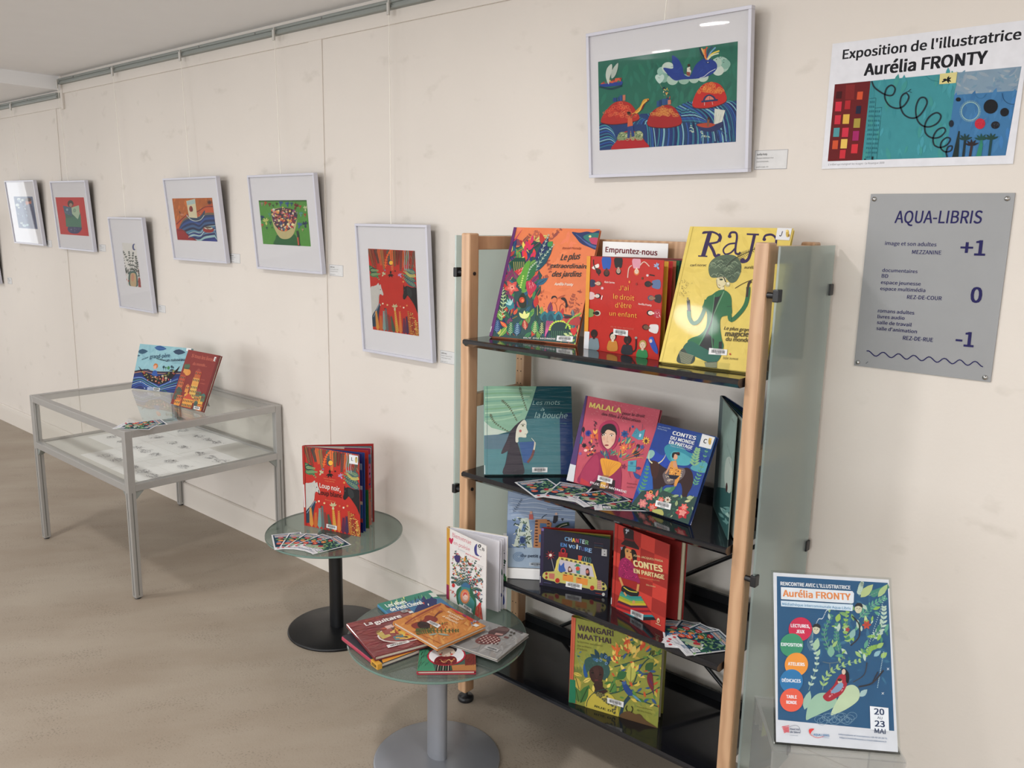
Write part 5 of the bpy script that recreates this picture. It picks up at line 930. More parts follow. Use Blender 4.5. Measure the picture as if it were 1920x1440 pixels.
def art_wangari(a):
    a.poly([(195,105),(1213,395),(1158,1332),(158,1075)], '#83863a')
    a.scatter([(240,130),(1190,420),(1150,1300),(240,1080)], 90, (60, 160), ['#8a8c3c', '#7b8038', '#909040', '#76803a'], 3, 'dash')
    for p in ([(640,900),(800,900),(900,860),(960,720),(1060,600),(1205,545)], [(750,1200),(800,1060),(900,960),(1040,980),(1180,900)], [(650,610),(800,560),(900,500),(1050,400)], [(690,680),(850,640),(1000,600),(1110,560)], [(620,980),(750,950),(880,880),(980,840)], [(900,1040),(1020,1060),(1170,1110)], [(640,900),(720,800),(900,760),(1170,780)]): a.line(p, 13, '#27443c', taper=False)
    a.line([(760,1220),(790,1100),(860,1010)], 34, '#233a4a')
    a.scatter([(640,560),(860,370),(1190,480),(1170,1100),(760,1060),(620,760)], 90, (50, 100), ['#c9b04f', '#d3bc60', '#b5a045', '#3f6a34', '#55803c', '#b5502c', '#2f5a3c', '#98a048', '#34507a'], 7, 'leaf', asp=.38)
    a.leaf(870,850,880,640,110,'#a8a850',vein='#7a7a3a').leaf(890,700,900,625,40,'#d3bc60').scatter([(650,560),(850,380),(1060,470),(1000,600),(700,650)], 34, (60, 100), ['#d3b05a', '#b8482c', '#c9a04a', '#d3bc60', '#c9642f'], 9, 'leaf', ang=-90, spread=50, asp=.36)
    a.leaf(720,800,830,740,100,'#2f5f36').leaf(1030,720,1120,640,90,'#35582f')
    for x, y, x1, y1, w, c in ((240,790,290,950,90,'#b8a048'),(300,1080,400,880,130,'#3f6a34'),(280,1070,240,900,100,'#4a7038'),(640,960,700,850,110,'#4f7a3c'),(210,740,320,780,40,'#c9b04f'),(330,850,430,800,50,'#d3bc60'),(560,640,660,700,40,'#c9b04f')): a.leaf(x, y, x1, y1, w, c, vein='#27401f')
    for i in range(9): a.line([(230+i*10,740),(220+i*12,660+(i % 3)*20)], 3, '#4a6a48', smooth=False)
    a.line([(380,760),(300,660),(250,500)], 3, '#7a9a80').line([(240,520),(300,600),(350,640)], 3, '#7a9a80').leaf(255,550,300,560,16,'#1f5a5a').leaf(280,520,315,500,14,'#4a6a90')
    # woman: turban, face, dress
    a.blob([(345,640),(360,590),(420,565),(520,590),(620,650),(640,740),(600,820),(560,820),(420,780),(400,720),(360,760)], '#2f4f4a', n=4).blob([(345,640),(330,700),(350,790),(385,780),(360,700)], '#24508a', n=4)
    for x0, y0, x1, y1, w, c in ((500,600,415,530,50,'#223f4a'),(520,590,465,475,50,'#1c3844'),(560,590,540,520,55,'#27485a'),(590,600,580,520,60,'#1c3844'),(610,620,645,560,60,'#22405a'),(600,640,640,620,50,'#1f3a4a'),(500,610,440,580,40,'#2f5a7a')): a.leaf(x0, y0, x1, y1, w, c)
    for x, y in ((495,605),(537,605),(595,568),(600,640)): a.ring(x, y, 11, 15, 5, '#6f94c9', 20)
    a.scatter([(380,600),(520,610),(600,700),(600,780),(400,700)], 40, (20, 40), ['#3a5f56', '#25443f', '#46685c'], 3, 'dash')
    a.blob([(405,720),(440,680),(500,660),(560,690),(568,770),(540,850),(490,868),(440,840),(410,780)], '#3a231f', n=4).poly([(470,850),(560,840),(560,900),(620,950),(530,1000),(440,960),(450,880)], '#33201c')
    a.ell(446,742,22,10,'#16100f').ell(530,765,20,9,'#16100f').line([(415,722),(440,715),(475,735)], 5, '#120c0b').line([(510,745),(540,745)], 4, '#120c0b').line([(497,750),(485,790),(500,800)], 4, '#54362c').ell(487,825,22,9,'#5a2c2a').blob([(450,700),(500,680),(520,760),(480,790)], '#422824', n=3)
    a.blob([(400,920),(450,960),(530,1010),(620,970),(700,1040),(740,1220),(600,1190),(360,1130),(390,1000)], '#b8a843', n=4)
    R = R_(2)
    for i in range(46):
        t = i/46; x = 480+230*t+R.uniform(-22,22); y = 985+150*t*t*1.0+R.uniform(-24,60*t+10); a.ell(x, y, 15, 13, '#6b6840', n=10).ell(x, y, 6, 5, '#2a2a1c', n=8)
    a.blob([(380,1160),(370,1080),(430,1000),(520,950),(600,930)], '#83863a', n=1) if 0 else None
    a.line([(370,1120),(385,1050),(440,980),(520,940),(600,920),(650,880)], 8, '#27443c').leaf(455,960,450,875,34,'#d9c45f').leaf(610,910,650,860,36,'#d9c45f').leaf(600,840,610,800,24,'#d9c45f')
    # birds and hill
    a.blob([(780,860),(800,840),(840,880),(880,940),(895,985),(850,990),(800,930)], '#24407a', n=4).ell(800,850,26,24,'#3a5a8a').leaf(790,838,745,830,12,'#16161a').ell(800,833,12,10,'#7a4a34').leaf(890,980,990,1060,26,'#5a8aa0').ell(802,832,4,4,'#e0d0a0')
    a.blob([(1050,780),(1075,740),(1105,760),(1110,820),(1118,900),(1105,940),(1070,890),(1050,830)], '#6a2430', n=4).line([(1065,800),(1105,860)], 5, '#3a2a5a').line([(1075,830),(1110,890)], 5, '#3a2a5a').leaf(1065,750,1010,760,16,'#34405a').leaf(1110,920,1120,985,14,'#3a2a4a')
    a.blob([(780,1180),(860,1160),(920,1190),(975,1190),(1030,1250),(1150,1325),(1150,1340),(780,1240)], '#5a4228', n=4).line([(835,1100),(820,1130),(835,1160)], 9, '#16160f').line([(880,1105),(895,1135),(880,1175)], 9, '#16160f')
    for x in (1090,1108,1124): a.line([(x,510),(x-6,555)], 8, '#1a1a14', smooth=False)
    T = '#3a2436'
    a.text('WANGARI', 272,258,680,345, 62, T, .012).text('MAATHAI', 268,350,655,425, 58, T, .012)
    a.text('la femme qui plante', 262,395,560,455, 20, '#55502a').text('des millions', 258,440,432,472, 20, '#55502a').text("d'arbres", 258,475,380,500, 20, '#55502a').text('RUE DU', 465,1122,705,1188, 22, '#27301f', .02).text('Franck Prévot', 945,1115,1105,1150, 15, '#4f4a20').text('Aurélia Fronty', 940,1150,1100,1190, 15, '#4f4a20')
    a.barcode([(612,1015),(797,1062),(792,1122),(612,1075)])
    a.poly([(195,105),(245,118),(215,820),(250,1090),(158,1075),(172,810)], '#b3543c').poly([(172,812),(240,825),(243,1088),(158,1075)], '#1f7050').line([(215,112),(190,810)], 4, '#8a3a2a', smooth=False)
def art_ruisseau(a):
    a.poly([(185,130),(1085,205),(1015,985),(80,890)], '#86b0ba')
    a.scatter([(200,150),(1060,220),(1000,540),(150,520)], 40, (60, 160), ['#8cb5be', '#7fa9b5', '#90b8bf'], 3, 'dash')
    a.leaf(155,262,335,255,86,'#2f4f66').leaf(440,192,655,215,84,'#2c4f86',vein='#4a70a0').leaf(770,258,985,272,92,'#2c4058').leaf(150,330,205,328,30,'#3a5a70')
    a.poly([(110,600),(300,560),(520,600),(900,590),(1060,600),(1015,985),(80,890)], '#1d2a5f').line([(110,600),(300,570),(520,605),(1050,600)], 20, '#2a1c1c').line([(110,625),(300,600),(500,630),(1050,625)], 9, '#b8864a').line([(110,612),(320,588),(600,600)], 5, '#7a4438')
    for i, c in enumerate(['#2a3f94', '#6f94b8', '#1c2a6b', '#2f6a4a', '#4a78b0', '#1a2050', '#8fb0c4', '#26388a', '#3a5fa0', '#1d2a60', '#34508f', '#27307a']):
        a.line([(90,700+i*20),(240,690+i*14),(360,740+i*16),(560,850+i*11)], 11, c).line([(560,860+i*10),(720,780+i*16),(900,700+i*22)], 10, c)
    for x in (300,350,780): a.blob([(x-50,580),(x,553),(x+50,585)], '#2a3a4a', n=3)
    for x, y, r, c in ((630,520,20,'#24424a'),(668,530,14,'#3f6a4a'),(715,532,24,'#3f7a4a'),(768,512,18,'#22384a'),(795,525,14,'#2a4a54')): a.line([(x,y),(x,580)], 4, '#2a2a24', smooth=False).ell(x, y, r, r*1.2, c)
    a.blob([(432,640),(455,585),(500,580),(522,610),(528,675),(440,665)], '#2a4f94', n=4).ell(478,520,32,36,'#cf9a84').blob([(445,500),(470,460),(515,470),(525,515),(500,540),(500,490),(460,500)], '#b8703a', n=4)
    a.blob([(188,512),(260,580),(340,620),(520,680),(700,620),(830,580),(908,500),(860,620),(760,740),(620,815),(500,805),(380,760),(290,680),(240,600)], '#1c1416', n=4)
    a.scatter([(240,580),(340,640),(520,690),(720,620),(870,560),(760,720),(620,800),(480,790),(330,710)], 44, (26, 52), ['#b3455a', '#c9c0a8', '#8a8a4a', '#c96a58', '#4a5a3a', '#8f3a30', '#d3b88a', '#a89a5a'], 5, ['flower', 'flower', 'leaf'])
    a.text('un jour', 240,402,355,362, 22, '#2f4f66', .02).text('grand-père', 372,375,725,352, 58, '#33536a', .02).text("m'a donné", 490,385,640,420, 24, '#24404a', .03).text('un ruisseau', 655,428,985,412, 44, '#24344a', .02).text('Aurélia Fronty', 775,455,930,452, 11, '#4a6a7a')
    for x, y in ((240,778),(322,890),(775,738),(770,770)): a.flower(x, y, 12, 5, '#b8d0e0')
    a.barcode([(475,870),(600,885),(592,940),(470,925)]).poly([(372,868),(480,872),(475,928),(368,922)], '#9aa5c4').poly([(1000,198),(1085,205),(1078,250),(995,245)], '#dcdcdc').line([(620,920),(680,925),(730,960)], 8, '#3f7a4a')
def art_livres(a):
    a.poly([(1005,215),(1570,325),(1250,1275),(715,1125)], '#7a2a26')
    a.poly([(1535,318),(1570,325),(1250,1275),(1215,1265)], '#641c1c')
    C = '#c06a52'
    a.text('Si tous les livres', 1055,345,1440,425, 52, C, .004, shear=.1).text('du monde...', 1080,480,1328,520, 44, C, .004, shear=.1).text('texte', 1222,735,1292,750, 12, C).text('images', 1218,800,1300,815, 12, C)
    a.poly([(1470,345),(1502,352),(1478,425),(1448,418)], '#dcdcdc').text('S', 1460,412,1482,416, 42, '#1a1a1a', .03)
    a.ell(985,605,66,58,'#c9813a').poly([(935,540),(1010,550),(985,660),(915,650)], '#c98a45').poly([(940,480),(1030,500),(1015,560),(930,545)], '#3f5040')
    for i in range(5): a.leaf(945+i*20,540,955+i*18,455,24,'#4a6048')
    Rr = R_(6)
    def house(x, y, w, h, c, roof=None):
        a.poly([(x,y),(x+w,y+w*.2),(x+w-h*.28,y+w*.2+h),(x-h*.28,y+h)], c)
        if roof: a.poly([(x-4,y),(x+w*.55,y-w*.5),(x+w+4,y+w*.2)], roof)
        a.L += 1; n = max(2, int(w/26)); 
        for j in range(max(1, int(h/70))):
            for i in range(n):
                xx = x+w*(i+.25)/n-(j*70+18)*.28; yy = y+18+j*66+(w*.2)*i/n
                a.poly([(xx,yy),(xx+w/n*.5,yy+3),(xx+w/n*.5-9,yy+38),(xx-9,yy+34)], Rr.choice(['#3f4a3a', '#6b2a20', '#4a3a24', '#2f4a48']), False)
    for x, y, w, h, c, ro in ((880,650,90,160,'#a8482f','#8a3a28'),(850,760,80,200,'#b5603a',None),(975,830,60,110,'#c9803f','#b5603a'),(1140,590,100,110,'#b3502f','#8a4038'),(1100,700,110,120,'#c99048','#a85a30'),(1065,820,110,210,'#c9a050','#c98a40'),(800,900,110,150,'#4a5244','#3a4a44'),(830,980,90,160,'#b5603a',None),(950,980,80,100,'#d09a48','#c98a40'),(1150,930,90,120,'#56604a','#8a3a40'),(930,1040,170,150,'#cf9040','#b3482f'),(790,1060,90,110,'#cf8a3a',None),(1120,1010,80,110,'#b37a40',None),(1210,1010,80,130,'#c9963f','#3f5a4a'),(1120,1110,60,120,'#3f4f44','#3f5a4a'),(1170,1150,90,90,'#c97a35',None),(905,1170,160,70,'#a8382c',None),(1245,1000,70,100,'#56604a','#3a6a64')): house(x, y, w, h, c, ro)
    a.barcode([(1115,1170),(1220,1195),(1210,1245),(1108,1222)])
def art_bienvenue(a):
    a.poly([(270,190),(775,455),(750,1385),(245,1115)], '#d2cfcd').poly([(270,190),(312,212),(290,1140),(245,1115)], '#b98a35').poly([(250,925),(285,940),(282,1138),(245,1115)], '#8a1f48')
    C = '#b5284a'
    a.text('Bienvenue', 345,315,585,430, 52, C, .004).text('en poésie', 358,410,568,510, 44, C, .004).text('20 poèmes', 412,480,505,525, 18, '#6a8a94').text('pour la naissance', 512,540,688,628, 20, '#c02a3a', .02)
    a.blob([(325,410),(298,355),(300,330),(318,330),(328,348),(345,330),(355,350),(345,385)], '#b02548', n=4)
    a.blob([(660,420),(630,450),(622,500),(640,560),(690,575),(660,540),(655,480)], '#3f3f7a', n=4).flower(703,580,9,5,'#2a2a5a')
    a.ell(690,450,20,22,'#2a2a2c').ell(690,450,8,9,'#c9c9c9').text('B', 722,505,748,518, 36, '#1c1c20', .02).line([(675,480),(715,500)], 5, '#3a3a3c').text('texte', 690,500,712,515, 9, '#3a3a3c')
    a.text('choisis par', 662,682,735,712, 10, '#6a6a70').text('illustrés', 665,702,728,730, 10, '#6a6a70')
    # tree
    a.blob([(445,950),(500,920),(570,960),(600,1050),(640,1130),(625,1300),(560,1260),(430,1180),(400,1170),(385,1060),(410,980)], '#3f7a78', n=4)
    a.blob([(440,960),(390,1000),(380,1080),(395,1180),(420,1180),(405,1080),(450,980)], '#2f5f42', n=4).blob([(570,960),(560,1060),(620,1160),(590,1290),(630,1300),(635,1150),(600,1020)], '#2f5f42', n=4).ell(495,1080,60,90,'#c97a48',0).ell(498,1085,42,66,'#c9948a').ell(500,1090,28,38,'#d8b8a8').blob([(470,1080),(480,1035),(515,1030),(528,1070),(500,1055)], '#c04a42', n=4).ell(490,1090,3,4,'#222222').ell(510,1098,3,4,'#222222')
    for i in range(20): t = i*.314; a.leaf(498+56*math.cos(t),1085+84*math.sin(t),498+72*math.cos(t),1085+104*math.sin(t),8,'#b5703a')
    a.blob([(450,910),(520,900),(570,930),(560,970),(500,960),(450,950)], '#3a6288', n=4)
    for p in ([(470,940),(430,840),(340,660)], [(480,930),(460,780),(385,510)], [(500,930),(490,780),(480,640)], [(520,930),(530,760),(515,580)], [(540,940),(560,800),(640,640)], [(555,950),(620,850),(700,740)], [(460,950),(400,870),(330,840)], [(560,980),(630,900),(710,870)], [(580,1010),(640,980),(700,1000)], [(600,1050),(650,1080),(700,1140)], [(440,950),(380,900),(330,900)]):
        a.fern(p, 44, 13, '#3a5048', 9, '#3f6a70', 5, 42)
    a.scatter([(325,500),(480,560),(720,720),(720,1140),(600,1000),(520,880),(440,900),(330,860)], 130, (18, 40), ['#b8382f', '#c9603a', '#2f4f48', '#4f7a58', '#d3903f', '#27384a', '#b84a58', '#8a9a5a'], 5, 'leaf')
    a.blob([(370,560),(440,560),(435,640),(395,640),(372,600)], '#3a3060', n=4).leaf(500,640,510,570,26,'#c98a30').leaf(540,640,590,700,26,'#7a3a2a').bird(500,720,26,'#b8a0a0').ell(348,940,20,26,'#b82a2a').scatter([(320,1000),(380,1000),(380,1090),(325,1080)], 10, (20, 36), ['#b84a42', '#c9685a'], 4).scatter([(650,980),(710,980),(710,1060),(660,1060)], 8, (20, 36), ['#c03a34', '#34507a'], 6)
    a.poly([(690,1150),(640,1210),(625,1310),(720,1370),(705,1220)], '#b03a34').scatter([(650,1180),(700,1180),(710,1350),(640,1310)], 26, (16, 50), ['#7a3a34', '#8f8a6a', '#c96a5a'], 3, 'dash', ang=90, spread=10).ell(690,1170,14,20,'#c02a2a')
    a.bird(680,870,30,'#6f8a9a').barcode([(478,1172),(585,1235),(578,1292),(468,1218)], '#cfd0d0')
def art_cheval(a):
    a.poly([(395,190),(890,65),(1140,205),(560,370)], '#3f6f94').poly([(395,190),(890,65),(1000,110),(760,130),(520,200),(430,240)], '#3a806e')
    a.scatter([(560,150),(880,75),(900,110),(600,180)], 16, (24, 50), ['#2a5a55', '#1f4540', '#6fa07a'], 3, 'leaf', ang=80, spread=12, asp=.25).scatter([(480,190),(650,140),(640,190),(500,230)], 8, (20, 40), ['#7fb08a', '#c9cf8a'], 3, 'leaf', ang=-90, spread=20)
    a.blob([(700,230),(760,170),(840,130),(930,120),(930,160),(1000,200),(960,230),(880,210),(820,260),(760,280),(700,270)], '#27305f', n=4).poly([(790,140),(820,105),(840,140)], '#27305f').poly([(860,130),(900,100),(905,140)], '#27305f').ell(848,165,6,8,'#d8d8d8').poly([(795,155),(815,150),(812,170)], '#b8403a')
    a.scatter([(880,190),(1010,180),(1060,210),(960,240)], 16, (16, 30), ['#3f7a58', '#8a3a4a', '#2a5a55', '#c96a58'], 4).poly([(870,88),(925,78),(945,105),(900,112)], '#c9d0c8')
    a.text('Les rêves', 465,212,660,166, 22, '#e6ece8', .03).text('de Petit Cheval', 490,240,805,162, 24, '#e6ece8', .03)
def art_zen(a):
    a.poly([(200,480),(640,350),(805,630),(405,790)], '#2b2b33').poly([(60,520),(200,480),(440,775),(405,790)], '#33333a').poly([(145,488),(195,478),(208,500),(160,510)], '#cfcfcf').poly([(440,740),(640,690),(805,625),(805,640),(440,785)], '#d3903a')
def art_doll(a):
    a.poly([(805,560),(1370,570),(1385,845),(815,850)], '#3f5a50').poly([(810,650),(900,640),(1000,850),(815,850)], '#3a8060')
    a.scatter([(815,600),(900,600),(980,760),(820,800)], 40, (20, 50), ['#24443c', '#1f3a44', '#4a7a5a', '#16201f'], 3, 'dash', ang=120, spread=20)
    a.poly([(1130,800),(1385,780),(1385,845),(1130,850)], '#a8703f').poly([(1270,700),(1370,680),(1385,790),(1280,800)], '#6b241f').scatter([(1270,700),(1370,690),(1375,780),(1280,790)], 14, (20, 50), ['#8a332a', '#4a1a18'], 2, 'dash')
    a.poly([(1010,790),(1150,795),(1165,848),(1000,848)], '#1c2022')
    for i in range(6): a.line([(1025+i*24,795),(1020+i*26,848)], 5, ['#c9c0a8', '#3f7a58'][i % 2], smooth=False)
    a.ell(1090,705,192,98,'#a82038').ell(1090,702,176,88,'#dcdce0')
    a.blob([(980,780),(1010,715),(1170,715),(1195,780),(1090,795)], '#6b1f24', n=4).ell(1088,668,92,48,'#d0c0b0').blob([(990,670),(1000,620),(1060,600),(1140,605),(1190,640),(1180,670),(1150,640),(1080,630),(1020,650)], '#33282c', n=4)
    for x in (1045,1130): a.ell(x, 680, 6, 6, '#1a1414').ell(x-12 if x < 1090 else x+12, 694, 14, 9, '#c95f55')
    a.ell(1088,710,8,4,'#a83038').line([(1030,745),(1075,770),(1120,745),(1150,770)], 7, '#c9a06a')
    a.scatter([(1000,740),(1180,740),(1180,785),(1000,785)], 12, (12, 22), ['#8a4a34', '#c98a5a', '#3a1418'], 4, 'dot')
def art_gris(a):
    a.poly([(1130,365),(1835,530),(1515,750),(1050,590)], '#8e8d8c').scatter([(1150,400),(1800,540),(1500,740),(1080,590)], 70, (40, 110), ['#979694', '#858381', '#8f8a86', '#a09e9c'], 3, 'dash')
    a.blob([(1300,500),(1370,460),(1440,440),(1520,480),(1480,540),(1400,560),(1320,540)], '#54403f', n=4).poly([(1370,445),(1520,470),(1500,500),(1350,490)], '#6a5552')
    a.blob([(1250,560),(1330,530),(1440,570),(1460,610),(1330,625),(1240,600)], '#7a4a48', n=4)
    for j in range(5):
        for i in range(10): a.ell(1262+i*20+j*3, 548+i*3+j*14, 8, 5, ['#c9b8b0', '#5a2f30'][(i+j) % 2], n=8)
    a.poly([(1380,520),(1470,535),(1460,550),(1375,540)], '#b08a84').poly([(1540,505),(1570,500),(1580,520),(1550,525)], '#4f4a44').poly([(1585,515),(1615,512),(1620,535),(1592,540)], '#4f4a44').poly([(1545,540),(1580,540),(1580,555),(1545,555)], '#4f4a44').poly([(1495,555),(1555,570),(1540,585),(1490,572)], '#6b4a48')
    a.text('Sans papiers', 1480,440,1712,530, 24, '#4a3c3e', .02).text('album illustré', 1240,600,1330,625, 8, '#5a5a5a').line([(1620,560),(1650,590),(1630,620)], 4, '#b5b3b0').poly([(1360,635),(1500,682),(1485,700),(1340,655)], '#a8a6a4').barcode([(1365,640),(1495,684),(1482,698),(1345,653)], '#a8a8a8')
def art_guitare(a):
    a.poly([(140,370),(715,225),(900,575),(395,712)], '#6e2428').scatter([(180,380),(700,250),(860,560),(400,690)], 60, (60, 160), ['#752a2d', '#641f23', '#7d3034'], 3, 'dash', ang=-15, spread=10)
    a.text('Noun de la Cuesta', 320,360,580,290, 16, '#a8543a', .01, shear=.1).text('La', 320,412,385,395, 36, '#e4e0de', .02).text('guitare', 405,400,640,330, 36, '#e4e0de', .035)
    a.ell(640,500,225,92,'#d8d0cc',-8).ell(640,500,212,84,'#7a2426',-8)
    a.poly([(410,500),(480,470),(530,530),(460,560)], '#b5a050').poly([(440,450),(520,420),(560,500),(480,520)], '#8a3a34').poly([(560,450),(640,430),(680,520),(620,560)], '#c9a03f').poly([(600,500),(690,490),(700,550),(640,570)], '#d3b04a').poly([(540,540),(620,520),(640,570),(560,575)], '#3f6f78').poly([(480,430),(540,410),(560,440),(500,460)], '#c9a8a0').scatter([(440,440),(820,430),(800,560),(470,560)], 40, (20, 50), ['#c9953a', '#2a1c1c', '#b5502f', '#d3b05a', '#4a2a20', '#8a6a3a'], 4, ['leaf', 'box'])
    a.barcode([(485,620),(655,580),(665,600),(497,645)]).ell(668,262,34,18,'#8f8a88').ell(668,262,12,7,'#4a4a4a').poly([(700,270),(745,262),(760,285),(712,295)], '#d0d0d0')
def art_orange(a):
    a.poly([(1040,210),(1490,420),(965,600),(540,355)], '#be7c3e').scatter([(1040,230),(1450,420),(960,580),(580,360)], 90, (40, 110), ['#c98a48', '#b5703a', '#c9904f', '#b06a34'], 3, 'dash')
    a.line([(655,380),(800,310),(1040,222)], 12, '#8f4230').line([(670,388),(820,322),(1030,235)], 5, '#b06040').blob([(720,390),(780,370),(850,350),(870,320),(920,315),(990,340),(980,370),(900,400),(860,430),(790,435),(730,415)], '#7d2f26', n=4).ell(845,400,66,34,'#2a1a1a',8).scatter([(790,375),(890,375),(890,425),(800,425)], 26, (20, 40), ['#3f2624', '#16100f', '#4a2c28'], 4, 'dash').line([(960,335),(1000,300),(1045,282)], 13, '#6b3028').ell(1030,285,20,8,'#8a4434')
    a.fern([(740,455),(900,450),(1190,458)], 46, 15, '#4a5a2f', 16, '#4a3a20', 4).fern([(880,470),(960,410),(1080,390)], 34, 12, '#56602f', 9, '#4a3a20', 3).scatter([(980,390),(1090,390),(1090,440),(980,440)], 14, (12, 18), ['#a8402a', '#b85a30'], 4, 'dot').leaf(885,490,980,478,16,'#8a9a90').leaf(980,480,1110,500,16,'#8a9a90')
    for x, y, w, h, c in ((1110,240,36,16,'#7a3030'),(1170,270,30,16,'#b5503a'),(1210,290,44,20,'#b53a38'),(1280,325,36,16,'#8a2f58'),(1330,350,44,22,'#b3382f'),(1240,300,30,14,'#c9503a'),(1390,375,34,16,'#a84a34')): a.ell(x, y, w, h, c, 20)
    T = '#e6c9a8'
    a.text('Monsieur', 1088,292,1250,366, 13, T, .025).text('Satie', 1092,322,1195,369, 13, T, .025).text('a disparu', 1040,330,1185,396, 13, T, .025)
    a.barcode([(915,360),(1022,405),(985,430),(875,372)]).scatter([(1310,385),(1390,385),(1400,400),(1330,405)], 10, (16, 30), ['#4a5a86', '#8a94a8'], 4, 'leaf').poly([(1385,402),(1425,420),(1390,432),(1350,415)], '#d0d0cc').line([(745,455),(980,562),(1000,575)], 3, '#a86032')
def art_programme(a):
    a.poly([(110,88),(905,152),(965,1210),(118,1108)], '#2a5880')
    a.scatter([(420,300),(900,250),(920,900),(400,900)], 60, (30, 90), ['#33658c', '#244f78', '#3f7090'], 2, 'dash')
    pal = ['#7fa86a', '#9fbf7a', '#4a8a78', '#c4cf9a', '#5fa088', '#8fb85a', '#bcd0c0']
    for p, l in (([(500,640),(450,500),(500,380)], 44), ([(440,900),(470,800),(580,730),(700,700)], 50), ([(640,580),(600,460),(620,340)], 40), ([(700,400),(780,320),(880,260)], 60), ([(800,560),(870,450),(880,330)], 55), ([(720,680),(780,620),(830,600)], 40), ([(700,240),(710,180),(720,150)], 34), ([(560,640),(540,540),(540,440)], 44), ([(340,900),(400,700),(360,560)], 34), ([(770,240),(840,210),(900,180)], 44)): a.fern(p, l, 17, pal[int(l) % 7], 9, '#8fae9a', 4, 42)
    a.scatter([(480,330),(660,340),(820,300),(900,500),(820,680),(700,660),(560,680),(480,560)], 60, (30, 70), pal+['#2f6f78', '#3f7f6a'], 8, 'leaf', asp=.4)
    for x0, y0, x1, y1, w, c in ((710,250,800,160,60,'#b5c48a'),(835,250,905,160,44,'#a9c08a'),(385,620,405,530,50,'#a9c8a8'),(500,670,500,580,54,'#7fb09a'),(540,420,560,360,40,'#9aba5a'),(640,540,670,470,44,'#8fb5b0'),(400,660,420,610,26,'#a9c8a8'),(810,670,860,630,36,'#8fb8c4'),(860,680,905,645,40,'#9fc06a'),(310,1040,350,905,60,'#9fc0b0'),(710,955,765,905,44,'#a9c4c4'),(830,610,880,575,36,'#9fc070')): a.leaf(x0, y0, x1, y1, w, c)
    a.blob([(320,1110),(340,1000),(400,930),(480,925),(540,960),(530,1020),(430,1070),(360,1100)], '#9dbfa8', n=4).blob([(500,1078),(545,980),(600,890),(660,870),(705,910),(700,980),(620,1040),(540,1075)], '#bfd0ae', n=4)
    for i in range(14): a.ring(420+i*18, 1110+18*math.sin(i*1.3), 36, 26, 2.5, '#7f9fb5')
    for i in range(5): a.line([(350+i*12,620),(330+i*10,560+i*12),(370,480+i*5)], 2, '#8fb0c0')
    for x in range(26): a.ell(365+x*4.6, 455-x*4.8+12*math.sin(x*.5), 4, 4, '#c4cfd8', n=6).ell(760+x*5, 620-x*15, 4, 4, '#b0c8d0', n=6)
    for x in range(22): a.ell(880-x*2, 640+x*12, 4, 4, '#b0c8d0', n=6)
    for x, y in ((392,468),(695,328)): a.ell(x, y, 26, 34, '#d0cbb0').blob([(x-28,y-12),(x-10,y-38),(x+22,y-34),(x+30,y-6),(x,y-18)], '#2a2a30', n=4).ell(x-10,y-2,4,3,'#222222',n=6).ell(x+10,y,4,3,'#222222',n=6).line([(x,y),(x+4,y+10)], 2, '#5a5a50')
    a.line([(640,590),(700,530),(700,440),(650,380)], 8, '#3a3030').line([(660,850),(740,800),(760,710)], 7, '#3f3f48').line([(700,885),(800,860),(880,770)], 12, '#33333c').line([(800,860),(840,780)], 8, '#33333c')
    a.flower(618,475,20,5,'#b0404a').flower(755,445,34,6,'#c05040')
    a.line([(440,700),(490,710),(560,700),(600,660)], 5, '#6a7a80').line([(490,712),(495,770)], 6, '#6a7a80')
    a.blob([(520,870),(560,800),(610,790),(620,850),(590,920),(540,960),(480,985),(442,950),(480,910)], '#a82a3a', n=4).scatter([(470,930),(590,830),(600,900),(500,970)], 26, (7, 10), ['#e0a0a8'], 3, 'dot').blob([(575,760),(600,752),(630,790),(628,850),(610,850),(605,800)], '#1c1c24', n=4).ell(592,775,14,20,'#d8c0ac').ell(565,843,16,18,'#d0b09a').blob([(530,880),(570,850),(590,870),(560,915),(500,925)], '#7f9ab8', n=4).ell(563,832,16,10,'#3a3028')
    T = '#dfe3ea'
    a.text("RENCONTRE AVEC L'ILLUSTRATRICE", 135,152,637,192, 24, T, .03)
    a.poly([(138,165),(650,205),(662,220),(660,285),(650,292),(140,250)], T).text('Aurélia FRONTY', 152,230,640,268, 44, '#e08a50', .03).poly([(138,260),(655,300),(652,345),(140,300)], '#c4d4e2').text('Médiathèque intercommunale Aqua-Libris', 148,292,640,335, 17, '#4a80a8', .02)
    for x, y, c, l in ((278,465,'#c0284a',('LECTURES,','JEUX')),(216,577,'#3a8a68',('EXPOSITION',)),(250,715,'#e08f3a',('ATELIERS',)),(214,832,'#2a70a5',('DÉDICACES',)),(216,968,'#dd5a45',('TABLE','RONDE'))):
        a.ell(x, y, 84, 84, c, n=36)
        for i, t in enumerate(l):
            wd = len(t)*7.6; yy = y+8+(i-(len(l)-1)/2)*40; a.text(t, x-wd, yy-wd*.07, x+wd, yy+wd*.07, 22, T, .03)
    a.poly([(783,1025),(918,1042),(925,1210),(790,1195)], T).text('20', 815,1085,890,1092, 42, '#26385a', .025).text('AU', 838,1118,875,1124, 18, '#26385a', .01).text('23', 820,1172,895,1180, 42, '#26385a', .025).text('MAI', 820,1220,900,1230, 34, '#26385a', .01)
    a.poly([(865,1150),(925,1155),(928,1212),(865,1205)], T, ) if 0 else None
    for i in range(5): a.line([(145+i*4,1160+i*11),(180,1155+i*10),(198,1152+i*12)], 5, '#d84a55').line([(155+i*9,1155+i*3),(165+i*8,1200)], 3, '#d84a55', smooth=False)
